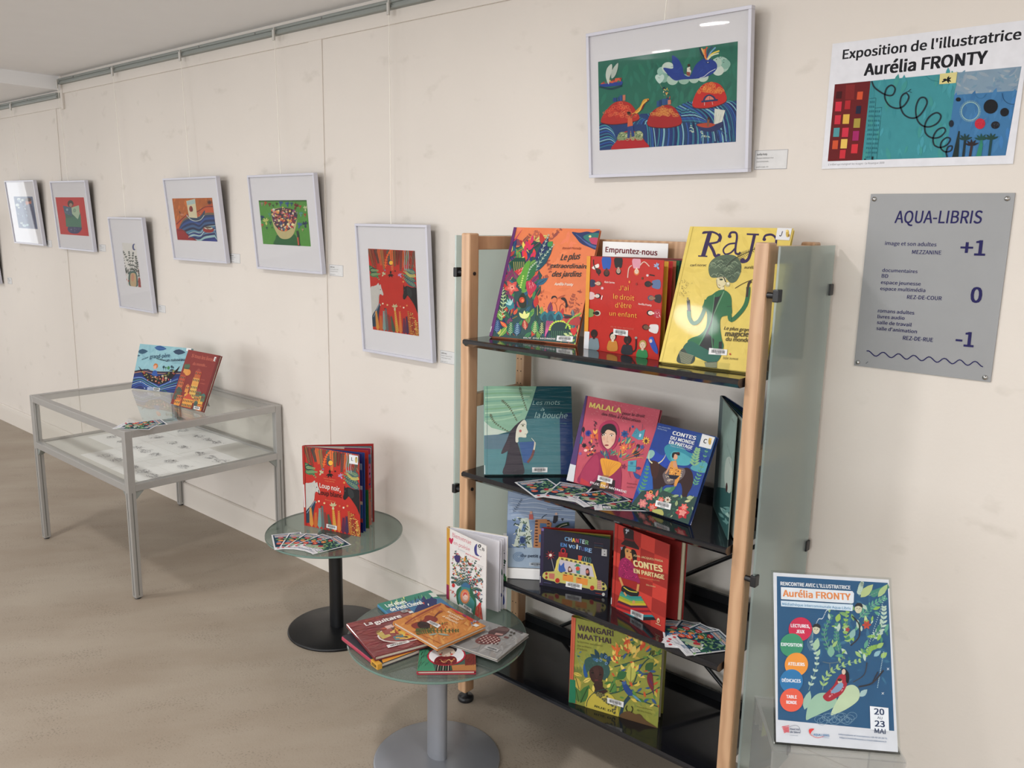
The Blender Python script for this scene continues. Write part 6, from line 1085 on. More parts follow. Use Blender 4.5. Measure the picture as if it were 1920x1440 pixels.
    a.text('Haut Val', 205,1182,272,1188, 13, '#3a4a6a', .02).text('de Sèvre', 205,1204,280,1210, 13, '#3a4a6a', .02).text('Communauté', 205,1224,262,1230, 7, '#6a7a94')
    a.blob([(340,1190),(352,1178),(380,1180),(360,1200),(350,1218)], '#d84040', n=4).line([(352,1220),(400,1245),(450,1235)], 3, '#d84040').text('AQUA-LIBRIS', 375,1228,490,1238, 15, '#4a80b0', .02).text('Médiathèque', 440,1245,490,1250, 7, '#6a90b0').line([(200,1160),(240,1150),(270,1165),(280,1200)], 2, '#3a4a6a')
    a.text('Informations et inscriptions : 05 49 25 28 71', 558,1228,912,1268, 10, '#4a6a90', .01).text('https://mediatheques.cc-hautvaldesevre.fr', 565,1252,908,1292, 10, '#4a6a90', .01)
    for x, y in ((912,762),(876,936)): a.line([(x-8,y-8),(x+8,y+8)], 3, T).line([(x-8,y+8),(x+8,y-8)], 3, T)
def art_flyer(a):
    # 105 x 148 sheet, y downwards
    a.poly([(5,5),(100,5),(100,126),(5,126)], '#1b3a4f').poly([(10,9),(70,9),(70,16),(10,16)], '#b8c0cc').poly([(10,18),(82,18),(82,26),(10,26)], '#c9c9d0').text('AURÉLIA FRONTY', 12,25,74,25, 5.5, '#c9804a', .03).poly([(10,28),(78,28),(78,33),(10,33)], '#9fb0c4').text("RENCONTRE AVEC L'ILLUSTRATRICE", 11,15,69,15, 4, '#2a3f5a', .01)
    a.scatter([(45,35),(98,20),(98,120),(45,120)], 60, (9, 20), ['#2f6a4a', '#4f8a58', '#7fa86a', '#24504a', '#8fb890', '#1f4a4a'], 3, 'leaf').leaf(30,118,60,92,18,'#8fa890').leaf(48,118,78,88,20,'#a8b090').blob([(48,98),(58,86),(66,92),(58,104)], '#a8303a', n=3)
    for x, y, c in ((30,44,'#b02f38'),(20,56,'#2f7050'),(28,70,'#cf7a35'),(20,83,'#245f8a'),(20,97,'#c9503a')): a.ell(x, y, 10, 9, c, n=16).poly([(x-6,y-1),(x+6,y-1),(x+6,y+1.4),(x-6,y+1.4)], '#d3b8a8')
    a.poly([(78,104),(97,104),(97,125),(78,125)], '#d6d8de').text('20', 82,112,93,112, 5, '#26385a', .02).text('23', 82,120,93,120, 5, '#26385a', .02)
    a.ell(14,136,5,4,'#c9404a').text('Haut Val de Sèvre', 22,138,46,138, 3.6, '#3a4a6a').text('AQUA-LIBRIS', 52,138,74,138, 3.6, '#3a6a94', .02).text('Informations', 78,137,98,137, 2.6, '#5a6a80').poly([(78,140),(98,140),(98,141),(78,141)], '#8a94a8')

def _bands(a, l, x0=60):
    y = 0
    for hh, c in l: a.poly([(x0,y),(100,y),(100,y+hh),(x0,y+hh)], c); y += hh
def leaf_a(a): _bands(a, [(12,'#1c2468'),(8,'#8a9ab8'),(20,'#27408a'),(5,'#b8c0d0'),(15,'#7a3a5a'),(4,'#c9c0a8'),(18,'#2a5a94'),(5,'#b03a34'),(13,'#1c2468')])
def leaf_b(a): _bands(a, [(50,'#a8281c'),(50,'#1f6030')])
def leaf_c(a):
    _bands(a, [(8,'#8a2a4a'),(12,'#4a6a9c'),(18,'#c97ab0'),(14,'#c0486a'),(14,'#c9706a'),(34,'#cf8a7a')]); a.scatter([(86,5),(100,5),(100,98),(86,98)], 24, (3, 8), ['#22202a', '#d8c8c0', '#3a4a8a', '#8a1f24'], 3, 'leaf')
def leaf_d(a):
    _bands(a, [(20,'#3a5a6a'),(14,'#6b2a2a'),(20,'#26303a'),(18,'#8a9a6a'),(28,'#7a3a4a')]); a.scatter([(86,5),(100,5),(100,98),(86,98)], 16, (3, 8), ['#22202a', '#d8c8c0', '#3f7a58'], 5, 'leaf')
def leaf_blue(a):
    a.poly([(0,0),(100,0),(100,100),(0,100)], '#dcdbe2'); a.leaf(94,40,99,52,5,'#3a6a5a').ell(97,80,2,3,'#34468a')
def leaf_birds(a):
    a.poly([(0,0),(100,0),(100,100),(0,100)], '#dad9e2')
    a.bird(90,24,8,'#34406a',20).line([(84,22),(90,26),(96,34)], 1, '#34406a').fern([(88,48),(92,42),(96,34)], 7, 3, '#2a4a3a', 5, '#2a4a3a', .6).fern([(86,70),(92,62),(97,56)], 12, 3.5, '#3f7a48', 6, '#3f7a48', .6).blob([(88,84),(92,78),(97,84),(97,94),(90,95)], '#3a4a94', n=4).leaf(93,80,96,74,2,'#3a4a94').ell(30,10,3,1,'#3a3a3a').ell(60,9,4,1.4,'#3a3a3a')
# ------------------------------------------------------------------ place the pictures
F0 = frame(-6.24, 1.331, .50, .405, -4.1, -.4, 'framed picture with strong window glare, left of the red reading figure', art_f0, [(24,1013),(200,1018),(255,1390),(88,1362)], [(83,1110),(190,1112),(213,1295),(100,1285)])
F1 = frame(-5.50, 1.319, .50, .402, -3.4, -.3, 'framed picture of a figure reading an open book on red', art_f1, [(5,98),(380,98),(478,782),(95,750)], [(52,253),(358,255),(410,627),(103,608)])
F2 = frame(-4.721, 1.020, .404, .498, -3.6, .1, 'portrait framed picture of a leafy bouquet in a vase, hanging low', art_f2, [(588,455),(920,455),(1035,1380),(695,1320)], [(710,700),(845,700),(903,1125),(765,1110)])
F3 = frame(-4.068, 1.314, .503, .396, -4.8, .3, 'framed picture of a paper boat on striped blue waves under orange sky', art_f3, [(45,125),(825,65),(970,1320),(200,1255)], [(165,405),(740,383),(818,998),(240,992)])
F4 = frame(-3.314, 1.306, .482, .403, -4.5, .1, 'framed picture of a bowl of flowers and birds on green', art_f4, [(32,130),(862,90),(970,1335),(155,1255)], [(160,433),(755,427),(808,992),(215,963)])
F5 = frame(-2.581, 1.019, .401, .496, -3.4, .2, 'portrait framed picture of a white wolf and a black wolf on red', art_red, [(302,180),(915,185),(965,1355),(375,1250)], [(405,392),(803,408),(835,1130),(448,1070)])
F6 = frame(-1.509, 1.664, .506, .401, -5.0, .6, 'large framed picture of a blue whale above striped sea, at the upper right', art_whale, [(90,272),(1405,40),(1375,1365),(115,1418)], [(175,492),(1284,330),(1270,1123),(190,1200)])
FM = frame(-7.0, 1.035, .405, .5, -4, 0, 'framed picture cut off by the left edge of the photo', art_fm, [(0, 0), (40, 0), (40, 50), (0, 50)], [(8, 10), (32, 10), (32, 38), (8, 38)])
hanger(F0, -6.06, 2.205, 'thin wire holding the picture with the strong window glare')
hanger(F1, -5.31, 2.276, 'thin wire holding the red picture of the reading figure')
hanger(F2, -4.59, 2.276, 'thin wire holding the low bouquet picture')
hanger(F3, -3.88, 2.276, 'thin wire holding the striped waves picture')
hanger(F4, -3.11, 2.276, 'thin wire holding the green picture of the flower bowl')
hanger(F5, -2.40, 2.276, 'thin wire holding the red wolves picture')
hanger(F6, -1.26, 2.276, 'thin wire holding the large whale picture')
hanger(FM, -6.8, 2.205, 'thin wire at the far left edge, holding the cut-off picture')
for i, (a, b, c, d, lab) in enumerate(((-6.523,-6.442,1.041,1.085,'small caption card at the left edge, right of the cut-off picture'), (-5.767,-5.683,1.32,1.364,'caption card beside the picture with window glare'),
    (-4.993,-4.909,1.322,1.361,'caption card beside the red picture of the reading figure'), (-4.319,-4.242,1.027,1.066,'caption card beside the bouquet picture'), (-3.584,-3.496,1.32,1.363,'caption card beside the striped waves picture'),
    (-2.822,-2.733,1.302,1.347,'caption card beside the green flower bowl picture'), (-2.17,-2.083,1.022,1.068,'caption card low beside the bookcase, right of the wolves picture'), (-1.0,-.912,1.677,1.725,'caption card beside the large whale picture'))):
    caption(a, b, c, d, lab, i)

# exhibition poster taped to the wall
r = empty('poster', Matrix.Translation((-.822, -.0015, 1.674)), 'white landscape exhibition poster with a blue and red city painting, top right', 'poster')
pw, ph = .415, .292
sheet = MB(); N = 12
vs = []; fs = []
for j in range(2):
    for i in range(N+1): vs.append((pw*i/N, -.0008*math.sin(i*1.3), ph*j))
for i in range(N): fs.append((i, i+1, N+2+i, N+1+i))
MB().box(0, pw, 0, .0008, 0, ph).build('paper', WHITEP, r)
a = Art([(212,195),(1925,18),(1832,1290),(103,1330)], pw, ph, '#dcdde3'); art_poster(a); a.build('poster_print', r, PRINTM)

# steel floor sign
r = empty('floor_sign', Matrix.Translation((-.697, -.004, 1.198)), 'brushed steel wall sign listing the building floors in dark blue', 'sign')
sw, sh = .302, .415
MB().box(0, sw, 0, .003, 0, sh, bev=.0004).build('plate', STEEL, r)
a = Art([(203,88),(1157,80),(995,1362),(90,1248)], sw, sh); art_sign(a); a.build('lettering', r, PRINTM)
for x, z in ((.009, .009), (sw-.012, .009), (.009, sh-.012), (sw-.014, sh-.012)):
    MB().lathe([(.0055, 0), (.0055, .002), (.004, .0035), (0, .004)], n=16).build('screw', SCREW, r).matrix_local = Matrix.Translation((x, 0, z)) @ Matrix.Rotation(PI/2, 4, 'X')

# ------------------------------------------------------------------ glass display case
VX0, VX1, VY0, VY1, VZ = -4.162, -3.19, -.716, -.01, .702
r = empty('display_case', Matrix.Translation((VX0, VY0, 0)), 'low aluminium framed glass display case standing against the wall', 'display case')
W, D = VX1-VX0, VY1-VY0; p = .03
def prof(x, y, z0, z1, nm='leg'):
    mb = MB().box(x, x+p, y, y+p, z0, z1, bev=.002)
    o = mb.build(nm, ALU, r)
    g = MB()
    for sx in (-1, 1):
        g.box(x+p/2-.002, x+p/2+.002, y-.0006 if sx < 0 else y+p-.0002, y+.0002 if sx < 0 else y+p+.0006, z0+.01, .448)
        g.box(x-.0006 if sx < 0 else x+p-.0002, x+.0002 if sx < 0 else x+p+.0006, y+p/2-.002, y+p/2+.002, z0+.01, .448)
    g.build('groove', GROOVE, o)
    MB().lathe([(.012, -.006), (.012, .0), (.009, .004)], (x+p/2, y+p/2, 0), 16).build('foot', BLACKP, o)
    return o
for x in (0, W-p):
    for y in (0, D-p): prof(x, y, .006, VZ-p if 0 else VZ-.0005)
for z in (.452, VZ-p):
    for y in (0, D-p): MB().box(p, W-p, y, y+p, z, z+p-.0005, bev=.0015).build('rail', ALU, r)
    for x in (0, W-p): MB().box(x, x+p, p, D-p, z, z+p-.0005, bev=.0015).build('rail', ALU, r)
MB().box(p, W-p, p, D-p, VZ-.006, VZ-.001).build('glass_top', CASEG, r)
box_obj('glass_side', p, W-p, .012, .016, .482, VZ-p, CASEG, r); box_obj('glass_side', p, W-p, D-.016, D-.012, .482, VZ-p, CASEG, r)
box_obj('glass_side', .012, .016, p, D-p, .482, VZ-p, CASEG, r); box_obj('glass_side', W-.016, W-.012, p, D-p, .482, VZ-p, CASEG, r)
box_obj('shelf_board', p, W-p, p, D-p, .466, .474, mat('grey_board', '#d6d5d0', .6), r)
for sx, x in ((1, p), (-1, W-p)):
    for y in (.006, D-p+.006):
        MB().prism([(x, .452), (x+sx*.035, .452), (x+sx*.031, .446), (x+sx*.006, .421), (x, .417)], y, y+.018, 'y').build('corner_bracket', ALUD, r)
for sy, y in ((1, p), (-1, D-p)):
    for x in (.006, W-p+.006):
        MB().prism([(y, .452), (y+sy*.035, .452), (y+sy*.031, .446), (y+sy*.006, .421), (y, .417)], x, x+.018, 'x').build('corner_bracket', ALUD, r)
# pencil drawings inside
R = random.Random(5)
for j in range(4):
    for i in range(3):
        if (i, j) in ((2, 3), (0, 0)): continue
        sw_, sh_ = .288, .15
        M = Matrix.Translation((VX0+.07+i*.292, VY0+.065+j*.152, .4745)) @ Matrix.Rotation(R.uniform(-.012, .012), 4, 'Z') @ Matrix.Rotation(-PI/2, 4, 'X')
        rr = empty('sketch_sheet', M, 'pencil sketch sheet in the display case, %s row from the front, %s' % (('first', 'second', 'third', 'fourth')[j], ('left column', 'middle column', 'right column')[i]), 'drawing', 'pencil sketches inside the display case')
        box_obj('paper', 0, sw_, 0, .0006, 0, sh_, WHITEP, rr)
        a = Art([(0, 0), (290, 0), (290, 150), (0, 150)], sw_, sh_)
        for cx in ((90, 200) if (i+j) % 2 else (60, 150, 235)):
            for k in range(26):
                t = R.uniform(0, 6.28); q = R.uniform(5, 34); x, y = cx+q*math.cos(t)*1.1, 75+q*math.sin(t)*.9
                a.line([(x, y), (x+R.uniform(-14, 14), y+R.uniform(-9, 9)), (x+R.uniform(-18, 18), y+R.uniform(-12, 12))], R.uniform(.7, 1.5), R.choice(['#85858a', '#6c6c72', '#9d9da1']), n=3)
            a.ring(cx, 75, R.uniform(18, 30), R.uniform(12, 22), .9, '#8a8a8f')
        a.build('pencil_drawing', rr, PRINTM)

# ------------------------------------------------------------------ round tables
def round_table(x, y, lab, bm, flat):
    r = empty('round_table', Matrix.Translation((x, y, 0)), lab, 'table', 'low round glass tables')
    MB().lathe([(.0, .385), (.2485, .385), (.25, .3865), (.25, .3935), (.2485, .395), (0, .395)], n=96, smooth=False).build('glass_top', TABLEG, r)
    MB().lathe([(.2502, .387), (.2502, .393)], n=96).build('polished_edge', TABLEE, r)
    MB().lathe([(0, 0), (.18, 0), (.182, .003), (.181, .008), (.176, .0105), (.05, .0145), (0, .0145)], n=80).build('base_plate', bm, r)
    if flat: MB().prism([(.034*math.cos(2*PI*i/48), .022*math.sin(2*PI*i/48)) for i in range(48)], .014, .378, smooth=True).build('column', bm, r)
    else: MB().prism([(.030*math.cos(2*PI*i/48), .022*math.sin(2*PI*i/48)) for i in range(48)], .014, .378, smooth=True).build('column', bm, r)
    MB().lathe([(0, .375), (.06, .375), (.062, .378), (.062, .383), (.05, .385), (0, .385)], n=40).build('mounting_plate', bm, r)
round_table(-2.412, -.308, 'low round glass table with a black column and black base', BLACKM, 0)
round_table(-1.562, -.597, 'low round glass table with a grey column and grey base, loaded with books', GREYM, 1)

# ------------------------------------------------------------------ bookcase
BX0, BX1 = -1.735, -.790
SH = (1.191, .787, .486, .187)
r = empty('bookcase', Matrix.Translation((BX0, -.34, 0)), 'beech bookcase with black shelves and satin glass side panels, against the wall', 'bookcase')
r.matrix_world = Matrix.Identity(4)
HOLE = []
for x in (BX0, BX1-.035):
    for y in (-.34, -.085):
        MB().box(x, x+.035, y, y+.042, .035, 1.497, bev=.005).build('post', WOOD, r)
        ft = MB().lathe([(.024, 0), (.026, .003), (.026, .012), (.022, .017), (.007, .018), (.007, .04)], (x+.0175, y+.021, 0), 24).build('foot', BLACKP, r)
    xs = x+.035 if x == BX0 else x
    for y in (-.319, -.064):
        for z in ((1.38, .72) if y < -.2 else [1.13-.04*k for k in range(24)]):
            if y < -.2: MB().tube((xs-.0005, y, z), (xs+.0025, y, z), .0055, 14).build('bolt', BLACKP, r)
    for z0 in (1.449, .977, .075):
        MB().box(x+.006, x+.03, -.298, -.085, z0, z0+.04, bev=.002).build('side_rail', WOOD, r)
# peg holes in the rear posts
hb = MB()
for x in (BX0, BX1-.035):
    for k in range(26):
        z = 1.14-.04*k
        for dx in (.010, .024):
            c = x+dx; hb.add([(c+.0022*math.cos(t*PI/4), -.0854, z+.0022*math.sin(t*PI/4)) for t in range(8)], [tuple(range(8))])
            hb.add([(x+.0354, -.078+(dx-.01)*1.6, z+.0) for t in range(3)], [])
hb.build('peg_holes', DARKH, r)['kind'] = 'stuff'
for z in SH:
    s = MB().prism([(-.045, -.02), (-.045, 0), (-.362, 0), (-.368, -.004), (-.368, -.012), (-.355, -.022), (-.33, -.022)], BX0+.037, BX1-.037, 'x').build('shelf', BLACKL, r)
    s.data.transform(Matrix.Translation((0, 0, z)))
for z in SH[1:]:
    MB().box(BX0+.037, BX1-.037, -.048, -.040, z-.075, z+.026).build('rear_lip', BLACKM, r)
MB().box(BX0+.035, BX1-.035, -.075, -.05, 1.395, 1.487, bev=.002).build('back_board', WOOD, r)
for a, b in (((-1.70, .775), (-.83, .13)), ((-1.70, .105), (-.83, .725))):
    MB().tube((a[0], -.034, a[1]), (b[0], -.034, b[1]), .006, 8).build('cross_brace', BLACKM, r)
for gx, sx in ((BX0-.027, -1), (BX1+.02, 1)):
    g = MB().box(gx, gx+.006, -.338, -.018, .09, 1.490, bev=.001).build('glass_panel', PANELG, r)
    px = BX0 if sx < 0 else BX1
    for y in (-.330, -.026):
        for z in (1.382, .713, .12):
            MB().box(min(gx-.004*1, gx+.010), max(gx-.004, gx+.010), y-.011, y+.011, z-.014, z+.014, bev=.002).tube((px, y+.006 if y > -.2 else y, z), (gx, y+.006 if y > -.2 else y, z), .007).build('panel_clamp', BLACKP, g)

# ------------------------------------------------------------------ books
def stand(M, w, lean, lab, t=.016):
    """clear easel: M = pose of the leaning book, built behind and under it"""
    loc = M.translation; yaw = M.to_euler().z
    r = empty('book_stand', M, lab, 'book stand', 'clear acrylic book stands')
    c = w/2; h = .15
    box_obj('back_plate', c-.045, c+.045, t+.001, t+.003, .002, h, ACRYL, r)
    MB().box(c-.045, c+.045, -.004, t+.003, -.0025, -.0008).box(c-.045, c+.045, -.006, -.004, -.0025, .014).build('ledge', ACRYL, r)
    L = math.radians(lean); Hh = h*.8
    # rear leg, from the plate down to the surface
    top = Vector((0, t+.003, Hh)); q = -(t*math.sin(L)+.0)
    # world-down direction in local space
    dn = Vector((0, math.sin(L), -math.cos(L))); bk = Vector((0, math.cos(L), math.sin(L)))
    hz = (top.z*math.cos(L)-top.y*math.sin(L))+t*math.sin(L)-.001
    foot = top+dn*hz+bk*.03
    n = Vector((0, .002, 0))
    vs = [(c-.03, *top.yz), (c+.03, *top.yz), (c+.03, *foot.yz), (c-.03, *foot.yz)]
    vs2 = [(v[0], v[1]+.002, v[2]) for v in vs]
    MB().add(vs+vs2, [(0, 1, 2, 3), (4, 7, 6, 5), (0, 4, 5, 1), (1, 5, 6, 2), (2, 6, 7, 3), (3, 7, 4, 0)]).build('rear_leg', ACRYL, r)
def cover_mat(c): return mat('cover_'+c.strip('#'), c, .35, coat=.3)
def book(M, w, h, t, lab, art, cr, cov, spc=None, spine_w=.0, sticker=None, m=None, group=None, pages=PAGE):
    r = empty('book', M, lab, 'book', group)
    cm = cover_mat(cov); sm = cover_mat(spc or cov)
    f = MB().box(.001, w, 0, .0022, 0, h, bev=.0004).build('front_cover', cm, r)
    MB().box(.001, w, t-.0022, t, 0, h, bev=.0004).build('back_cover', cm, r)
    pts = [(.0022, .0), (-.0006, t*.2), (-.001, t*.5), (-.0006, t*.8), (.0022, t)]
    MB().prism(pts, 0, h, 'z').build('spine', sm, r)
    MB().box(.002, w-.005, .0024, t-.0024, .004, h-.004).build('page_block', pages, r)
    a = Art(cr, w, h, cov); art(a); a.build('cover_print', f, m or PRINT)
    return r
def open_book(M, w, h, lab, art, cr, cov, phi, leaves, spc=None, m=None, backc=None, group=None, st=.012, backart=None):
    """stands upright with covers spread by phi degrees about the spine"""
    r = empty('book', M, lab, 'book', group)
    cm = cover_mat(cov); bcm = cover_mat(backc or cov)
    f = MB().box(.001, w, 0, .0024, 0, h, bev=.0004).build('front_cover', cm, r)
    Rz = lambda a: Matrix.Translation((0, st*(a/phi), 0)) @ Matrix.Rotation(math.radians(a), 4, 'Z')
    MB().box(.001, w, -.0024, 0, 0, h, M=Rz(phi)).build('back_cover', bcm, r)
    MB().prism([(.002, 0), (-.002, .002), (-.003, st/2), (-.002, st-.002), (.002, st)], 0, h, 'z').build('spine', cover_mat(spc or cov), r)
    for lf in leaves:
        ang, c, ww = lf[:3]
        MB().box(.003, w*ww, -.0007, .0007, .004, h-.004, M=Rz(ang)).build('page_leaf', mat('leaf_'+c.strip('#'), c, .6), r)
        if len(lf) > 3:
            lo = r.children[-1]; la = Art([(0, 0), (100, 0), (100, 100), (0, 100)], w*ww-.004, h-.01); lf[3](la)
            lp = la.build('leaf_print', r, PRINT, y=-.0009, M=Rz(ang) @ Matrix.Translation((.003, 0, .005)))
    if backart:
        la = Art([(0, 0), (100, 0), (100, 100), (0, 100)], w-.004, h-.004); backart(la)
        la.build('endpaper_print', r, PRINT, y=-.0027, M=Rz(phi) @ Matrix.Translation((.002, 0, .002)))
    a = Art(cr, w, h, cov); art(a); a.build('cover_print', f, m or PRINT)
    return r
def flyer(x, y, z, up, lab, group, w=.105, h=.148, tilt=0):
    M = Matrix.Translation((x, y, z)) @ Matrix.Rotation(math.radians(up-90), 4, 'Z') @ Matrix.Rotation(-PI/2+math.radians(tilt), 4, 'X')
    r = empty('flyer', M, lab, 'flyer', group)
    # drawn lying: origin at the middle of its bottom edge
    box_obj('paper', -w/2, w/2, 0, .0004, 0, h, WHITEP, r)
    o = bpy.data.objects.new('printed_face', FLY); col.objects.link(o); o.parent = r
    o.scale = (w/.105, 1, h/.148); o.location = (-w/2, 0, 0)
    return r
tmp = Art([(0, 0), (105, 0), (105, 148), (0, 148)], .105, .148, '#d9dade'); art_flyer(tmp)
tmp_o = tmp.build('printed_face', None, PRINTM); FLY = tmp_o.data; bpy.data.objects.remove(tmp_o)

S1, S2, S3, S4 = SH
# top shelf
M = pose(-1.6670, -.2850, S1+.0047, 10.6, 22.5)
book(M, .286, .346, .012, 'large orange book with a jungle cover at the left end of the top shelf', art_jardins, [(597,125),(1365,148),(1150,1185),(372,1105)], '#d97b4e', '#5a2b63'); stand(M, .286, 22.5, 'clear stand under the orange jungle book on the top shelf')
open_book(pose(-1.3480, -.2445, S1+.0003, -5.3), .254, .253, 'square red book bordered with children, half open on the top shelf', art_droit, [(100,310),(840,350),(775,1310),(62,1195)], '#b3261c', 31.8, [(6, '#d9a93a', .98), (12, '#b01f26', .97), (17, '#c46a4a', .97), (21, '#1f6b3e', .98), (26, '#143a45', .98)], '#d9952f', backc='#8a3330')
M = pose(-1.0679, -.3111, S1+.0052, 6.2, 23.4)
book(M, .262, .362, .013, 'tall yellow book with a woman in a huge turban, right on the top shelf', art_raja, [(320,108),(1165,118),(935,1290),(62,1170)], '#d8c163'); stand(M, .273, 23.4, 'clear stand under the tall yellow book on the top shelf')
r = empty('shelf_sign', pose(-1.4, -.10, S1+.0005, 0, 0), 'white card sign with dark red words behind the red book on top shelf', 'sign')
box_obj('card', 0, .215, 0, .0015, 0, .290, WHITEP, r)
a = Art([(255,160),(900,182),(895,325),(250,318)], .215, .05); a.text('Empruntez-nous', 285, 255, 808, 274, 46, '#6b1f28', .025)
a.build('lettering', r, PRINTM, M=Matrix.Translation((0, 0, .240)))
MB().box(.02, .195, .0015, .02, 0, .003).build('easel_foot', WHITEP, r)
# second shelf
M = pose(-1.6174, -.3522, S2+.0052, 45.5, 24)
book(M, .268, .270, .012, 'square teal book with a woman in profile, wrapped in shiny film', art_mots, [(285,213),(1333,213),(1385,1250),(303,1250)], '#2a6468', '#6b9fa0', m=PRINTF); stand(M, .268, 24, 'clear stand under the teal film-wrapped book on the second shelf')
M = pose(-1.4108, -.2197, S2+.0036, -1.8, 17.6)
book(M, .257, .255, .012, 'square pink picture book with a veiled girl, middle of second shelf', art_malala, [(283,132),(1143,290),(888,1317),(88,1085)], '#b84f5e', '#4b3567'); stand(M, .257, 17.6, 'clear stand under the pink book with the veiled girl')
M = pose(-1.1524, -.2732, S2+.0049, -7.7, 24.2)
book(M, .189, .233, .012, 'blue book with a woman riding a black bull on the second shelf', art_cmonde, [(290,330),(780,440),(545,1188),(60,1015)], '#1d3877'); stand(M, .189, 24.2, 'clear stand under the blue book with the bull')
open_book(pose(-.9974, -.1092, S2+.0003, -54.3), .254, .304, 'tall grey-green book standing open beside the right post on second shelf', art_grn, [(805,105),(945,280),(875,1325),(750,1020)], '#7d9690', 9, [(2.5, '#a9b0a8', .98), (4, '#2a5b7a', .97), (5.5, '#1d5a4a', .97), (7.2, '#27486e', .97)], '#42545a', backc='#1e3560')
# third shelf
r = empty('book_rest', pose(-1.545, -.352, S3+.0003, 36, 0), 'low white block raising the pale blue book at the left of third shelf', 'book rest')
MB().box(0, .205, 0, .055, 0, .033, bev=.002).build('block', WHITEP, r); box_obj('back_stop', 0, .205, .052, .055, .033, .12, WHITEP, r)
M = pose(-1.5335, -.3420, S3+.036, 38.2, 9)
book(M, .200, .262, .010, 'pale blue book with big decorated letters at the left of the third shelf', art_abc, [(100,0),(785,30),(775,1125),(62,1082)], '#7088a8', '#56719c')
open_book(pose(-1.4301, -.3083, S3+.0003, 19.1), .205, .176, 'dark navy book with a yellow car full of animals, on the third shelf', art_voiture, [(495,632),(1245,742),(1200,1390),(478,1245)], '#1c1a2c', 17, [(3, '#c9a94f', .98), (6, '#4b7a55', .97), (10, '#b9a34a', .97)], '#2a2540', backc='#9c2420', st=.010)
open_book(pose(-1.1987, -.2768, S3+.0003, -9.9), .193, .243, 'red checked book with a woman in a top hat, open on third shelf', art_cpartage, [(105,95),(580,290),(540,1050),(75,820)], '#a03028', 24, [(19.5, '#8c1614', .95), (21, '#d0c6aa', .985), (22.3, '#d0c6aa', .985)], '#b8302a', backc='#8f1512', st=.016)
# bottom shelf
open_book(pose(-1.2829, -.345, S4+.0003, 14.3), .262, .262, 'square olive green book with a blue bird, alone on the bottom shelf', art_wangari, [(195,105),(1213,395),(1158,1332),(158,1075)], '#8a8a35', 14, [(4, '#cfc9b0', .985), (9, '#cfc9b0', .985)], '#b3503a')
# display case top
M = pose(-3.9836, -.3223, VZ+.0040, 19.8, 19)
book(M, .318, .220, .012, 'light blue book with a boy in a boat, on the display case', art_ruisseau, [(185,130),(1085,205),(1015,985),(80,890)], '#86aab2'); stand(M, .318, 19, 'clear stand under the blue boat book on the display case')
M = pose(-3.5250, -.3577, VZ+.0048, 3.4, 23.4)
book(M, .247, .254, .012, 'dark red picture book with a tower of yellow houses, on the display case', art_livres, [(1005,215),(1570,325),(1250,1275),(715,1125)], '#7c2a26'); stand(M, .247, 23.4, 'clear stand behind the dark red book on the display case')
flyer(-3.27, -.675, VZ+.0003, 78, 'upper of the two flyers on the near corner of the display case', 'flyers on the display case')
flyer(-3.30, -.690, VZ+.0010, 40, 'flyer fanned leftwards on the near corner of the display case', 'flyers on the display case')
# first round table
TZ = .3955
open_book(pose(-2.5310, -.3575, TZ, 16.3), .252, .309, 'red wolf book standing open on the round table with the black column', art_loup, [(475,190),(1060,290),(1075,1140),(493,1025)], '#b02a20', 34, [(6, '#1c2a6b', .98, leaf_a), (9.5, '#1c3a7c', .985), (16, '#a3261c', .99, leaf_b), (24, '#c9b9b0', .985, leaf_c), (29, '#7c8a8c', .98, leaf_d)], '#8d1f1c', backc='#a32020', st=.014)
for i, (up, x, y) in enumerate(((151, -2.379, -.525), (132, -2.362, -.523), (114, -2.348, -.518), (97, -2.335, -.509), (80.5, -2.323, -.498))):
    flyer(x, y, TZ+.0003+.0007*i, up, ['leftmost', 'second from left', 'middle', 'fourth from left', 'front and rightmost'][i]+' flyer of the fan on the black-based table', 'flyers fanned on the black table')
open_book(pose(-1.7004, -.4259, TZ, -8.1), .190, .230, 'white book with a flowering tree, standing open on the round table', art_bienvenue, [(270,190),(775,455),(750,1385),(245,1115)], '#d3d0cc', 27, [(17, '#dcdbe2', .965), (19, '#dcdbe2', .975), (23, '#d6d6de', .97, leaf_blue)], '#c08f33', backc='#d9d3c4', st=.012, backart=leaf_birds)
# books lying on the second table
def lying(TL, TR, BR, BL, zt, w, h, **k): pass
def flat(x, y, ztop, yaw): return pose(x, y, ztop, yaw, 90)
book(flat(-1.632, -.655, TZ+.012, 75.5), .178, .178, .012, 'blue and green book with a dark horse, lying at the back of the pile', art_cheval, [(395,190),(890,65),(1140,205),(560,370)], '#2f6477', '#3c7fa0', group='books lying on the grey table')
book(flat(-1.532, -.836, TZ+.014, 81), .182, .190, .014, 'dark grey book with a pink spine, under the dark red guitar book', art_zen, [(200,480),(640,350),(805,630),(405,790)], '#2b2b33', '#a8384f', group='books lying on the grey table')
zb = [o for o in bpy.data.objects if o.get('label', '').startswith('dark grey book with a pink spine')][0]
box_obj('spine_label', -.0018, .012, -.0004, .0145, -.0004, .034, cover_mat('#cf9a3a'), zb, bev=.0003)
za = Art([(0, 0), (34, 0), (34, 14), (0, 14)], .034, .014); za.text('ZEN', 5, 11, 27, 11, 7, '#22201c', .03)
za.build('spine_lettering', zb, PRINT, y=-.0021, M=Matrix(((0, 1, 0, 0), (0, 0, -1, .0142), (-1, 0, 0, .034), (0, 0, 0, 1))))
book(flat(-1.441, -.785, TZ+.010, 44), .150, .150, .010, 'small square book with a doll in a white circle, front of the grey table', art_doll, [(805,560),(1370,570),(1385,845),(815,850)], '#a3263a', group='books lying on the grey table')
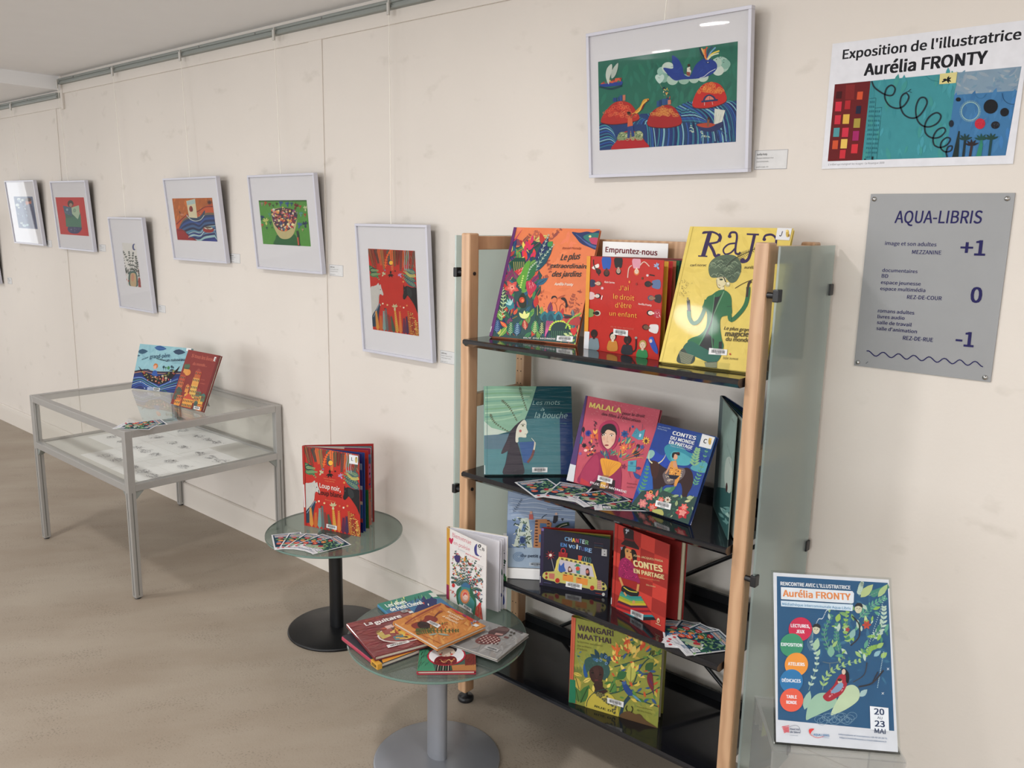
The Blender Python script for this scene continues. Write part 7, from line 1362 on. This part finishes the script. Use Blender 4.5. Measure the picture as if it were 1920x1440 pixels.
book(flat(-1.478, -.640, TZ+.020, 9.5), .160, .160, .009, 'pale grey book with a typewriter, right side of the grey table', art_gris, [(1130,365),(1835,530),(1515,750),(1050,590)], '#8e8c8b', '#7a2028', group='books lying on the grey table')
book(flat(-1.549, -.832, TZ+.028, 72.5), .190, .207, .013, 'dark red guitar book wrapped in film, on the left of the pile', art_guitare, [(140,370),(715,225),(900,575),(395,712)], '#6b2126', '#6b2126', m=PRINTF, group='books lying on the grey table')
book(flat(-1.641, -.691, TZ+.042, -4.2), .192, .172, .012, 'orange book with a long-necked lute, on top of the pile', art_orange, [(1040,210),(1490,420),(965,600),(540,355)], '#c07f3f', '#c98a45', group='books lying on the grey table')
# flyers on the shelves
for i, (up, x, y) in enumerate(((154, -1.358, -.352), (108, -1.325, -.365), (66, -1.285, -.350))):
    flyer(x, y, S2+.0004+.0007*i, up, ['left', 'middle', 'right'][i]+' flyer of the three fanned on the second shelf', 'flyers fanned on the second shelf')
flyer(-1.24, -.325, S2+.0004, 40, 'flyer half hidden under the pink book on the second shelf', 'flyers fanned on the second shelf')
for i, (up, x, y) in enumerate(((125, -.925, -.345), (101, -.935, -.352), (79, -.942, -.355), (56, -.948, -.352))):
    flyer(x, y, S3+.0004+.0007*i, up, ['leftmost', 'second', 'third', 'front'][i]+' flyer of the fan beside the right post on the third shelf', 'flyers fanned on the third shelf')

# ------------------------------------------------------------------ programme in its clear holder, on a clear pedestal
M = pose(-.5167, -.7676, .62, 34.7, 27)
r = empty('sign_holder', M, 'clear acrylic holder with the blue programme poster, bottom right', 'sign holder')
hw, hh = .218, .306
box_obj('poster_sheet', .004, hw-.004, .0022, .0028, .004, hh-.004, WHITEP, r)
a = Art([(85,62),(912,130),(995,1365),(105,1268)], hw-.008, hh-.008, '#dadbe3'); art_programme(a)
a.build('poster_print', r, PRINTM, y=.0021, M=Matrix.Translation((.004, 0, .004)))
MB().box(0, hw, -.0005, .0008, 0, hh, bev=.0004).build('front_sheet', ACRYL, r)
MB().box(0, hw, .0032, .0052, 0, hh, bev=.0004).build('rear_sheet', ACRYL, r)
L = math.radians(27)
MB().box(0, hw, 0, .12, -.003, 0, M=Matrix.Rotation(L, 4, 'X')).build('foot_sheet', ACRYL, r)
r = empty('pedestal', pose(-.5167, -.7676, 0, 34.7), 'clear acrylic pedestal carrying the programme holder, bottom right', 'pedestal')
for nm, b in (('front_pane', (-.006, .224, -.012, -.008)), ('rear_pane', (-.006, .224, .16, .164))): box_obj(nm, b[0], b[1], b[2], b[3], .004, .612, PEDG, r)
for nm, b in (('side_pane', (-.006, -.002, -.008, .16)), ('side_pane', (.220, .224, -.008, .16))): box_obj(nm, b[0], b[1], b[2], b[3], .004, .612, PEDG, r)
box_obj('top_pane', -.006, .224, -.012, .164, .612, .616, PEDG, r)
box_obj('base_pane', -.02, .238, -.03, .18, 0, .004, PEDG, r)
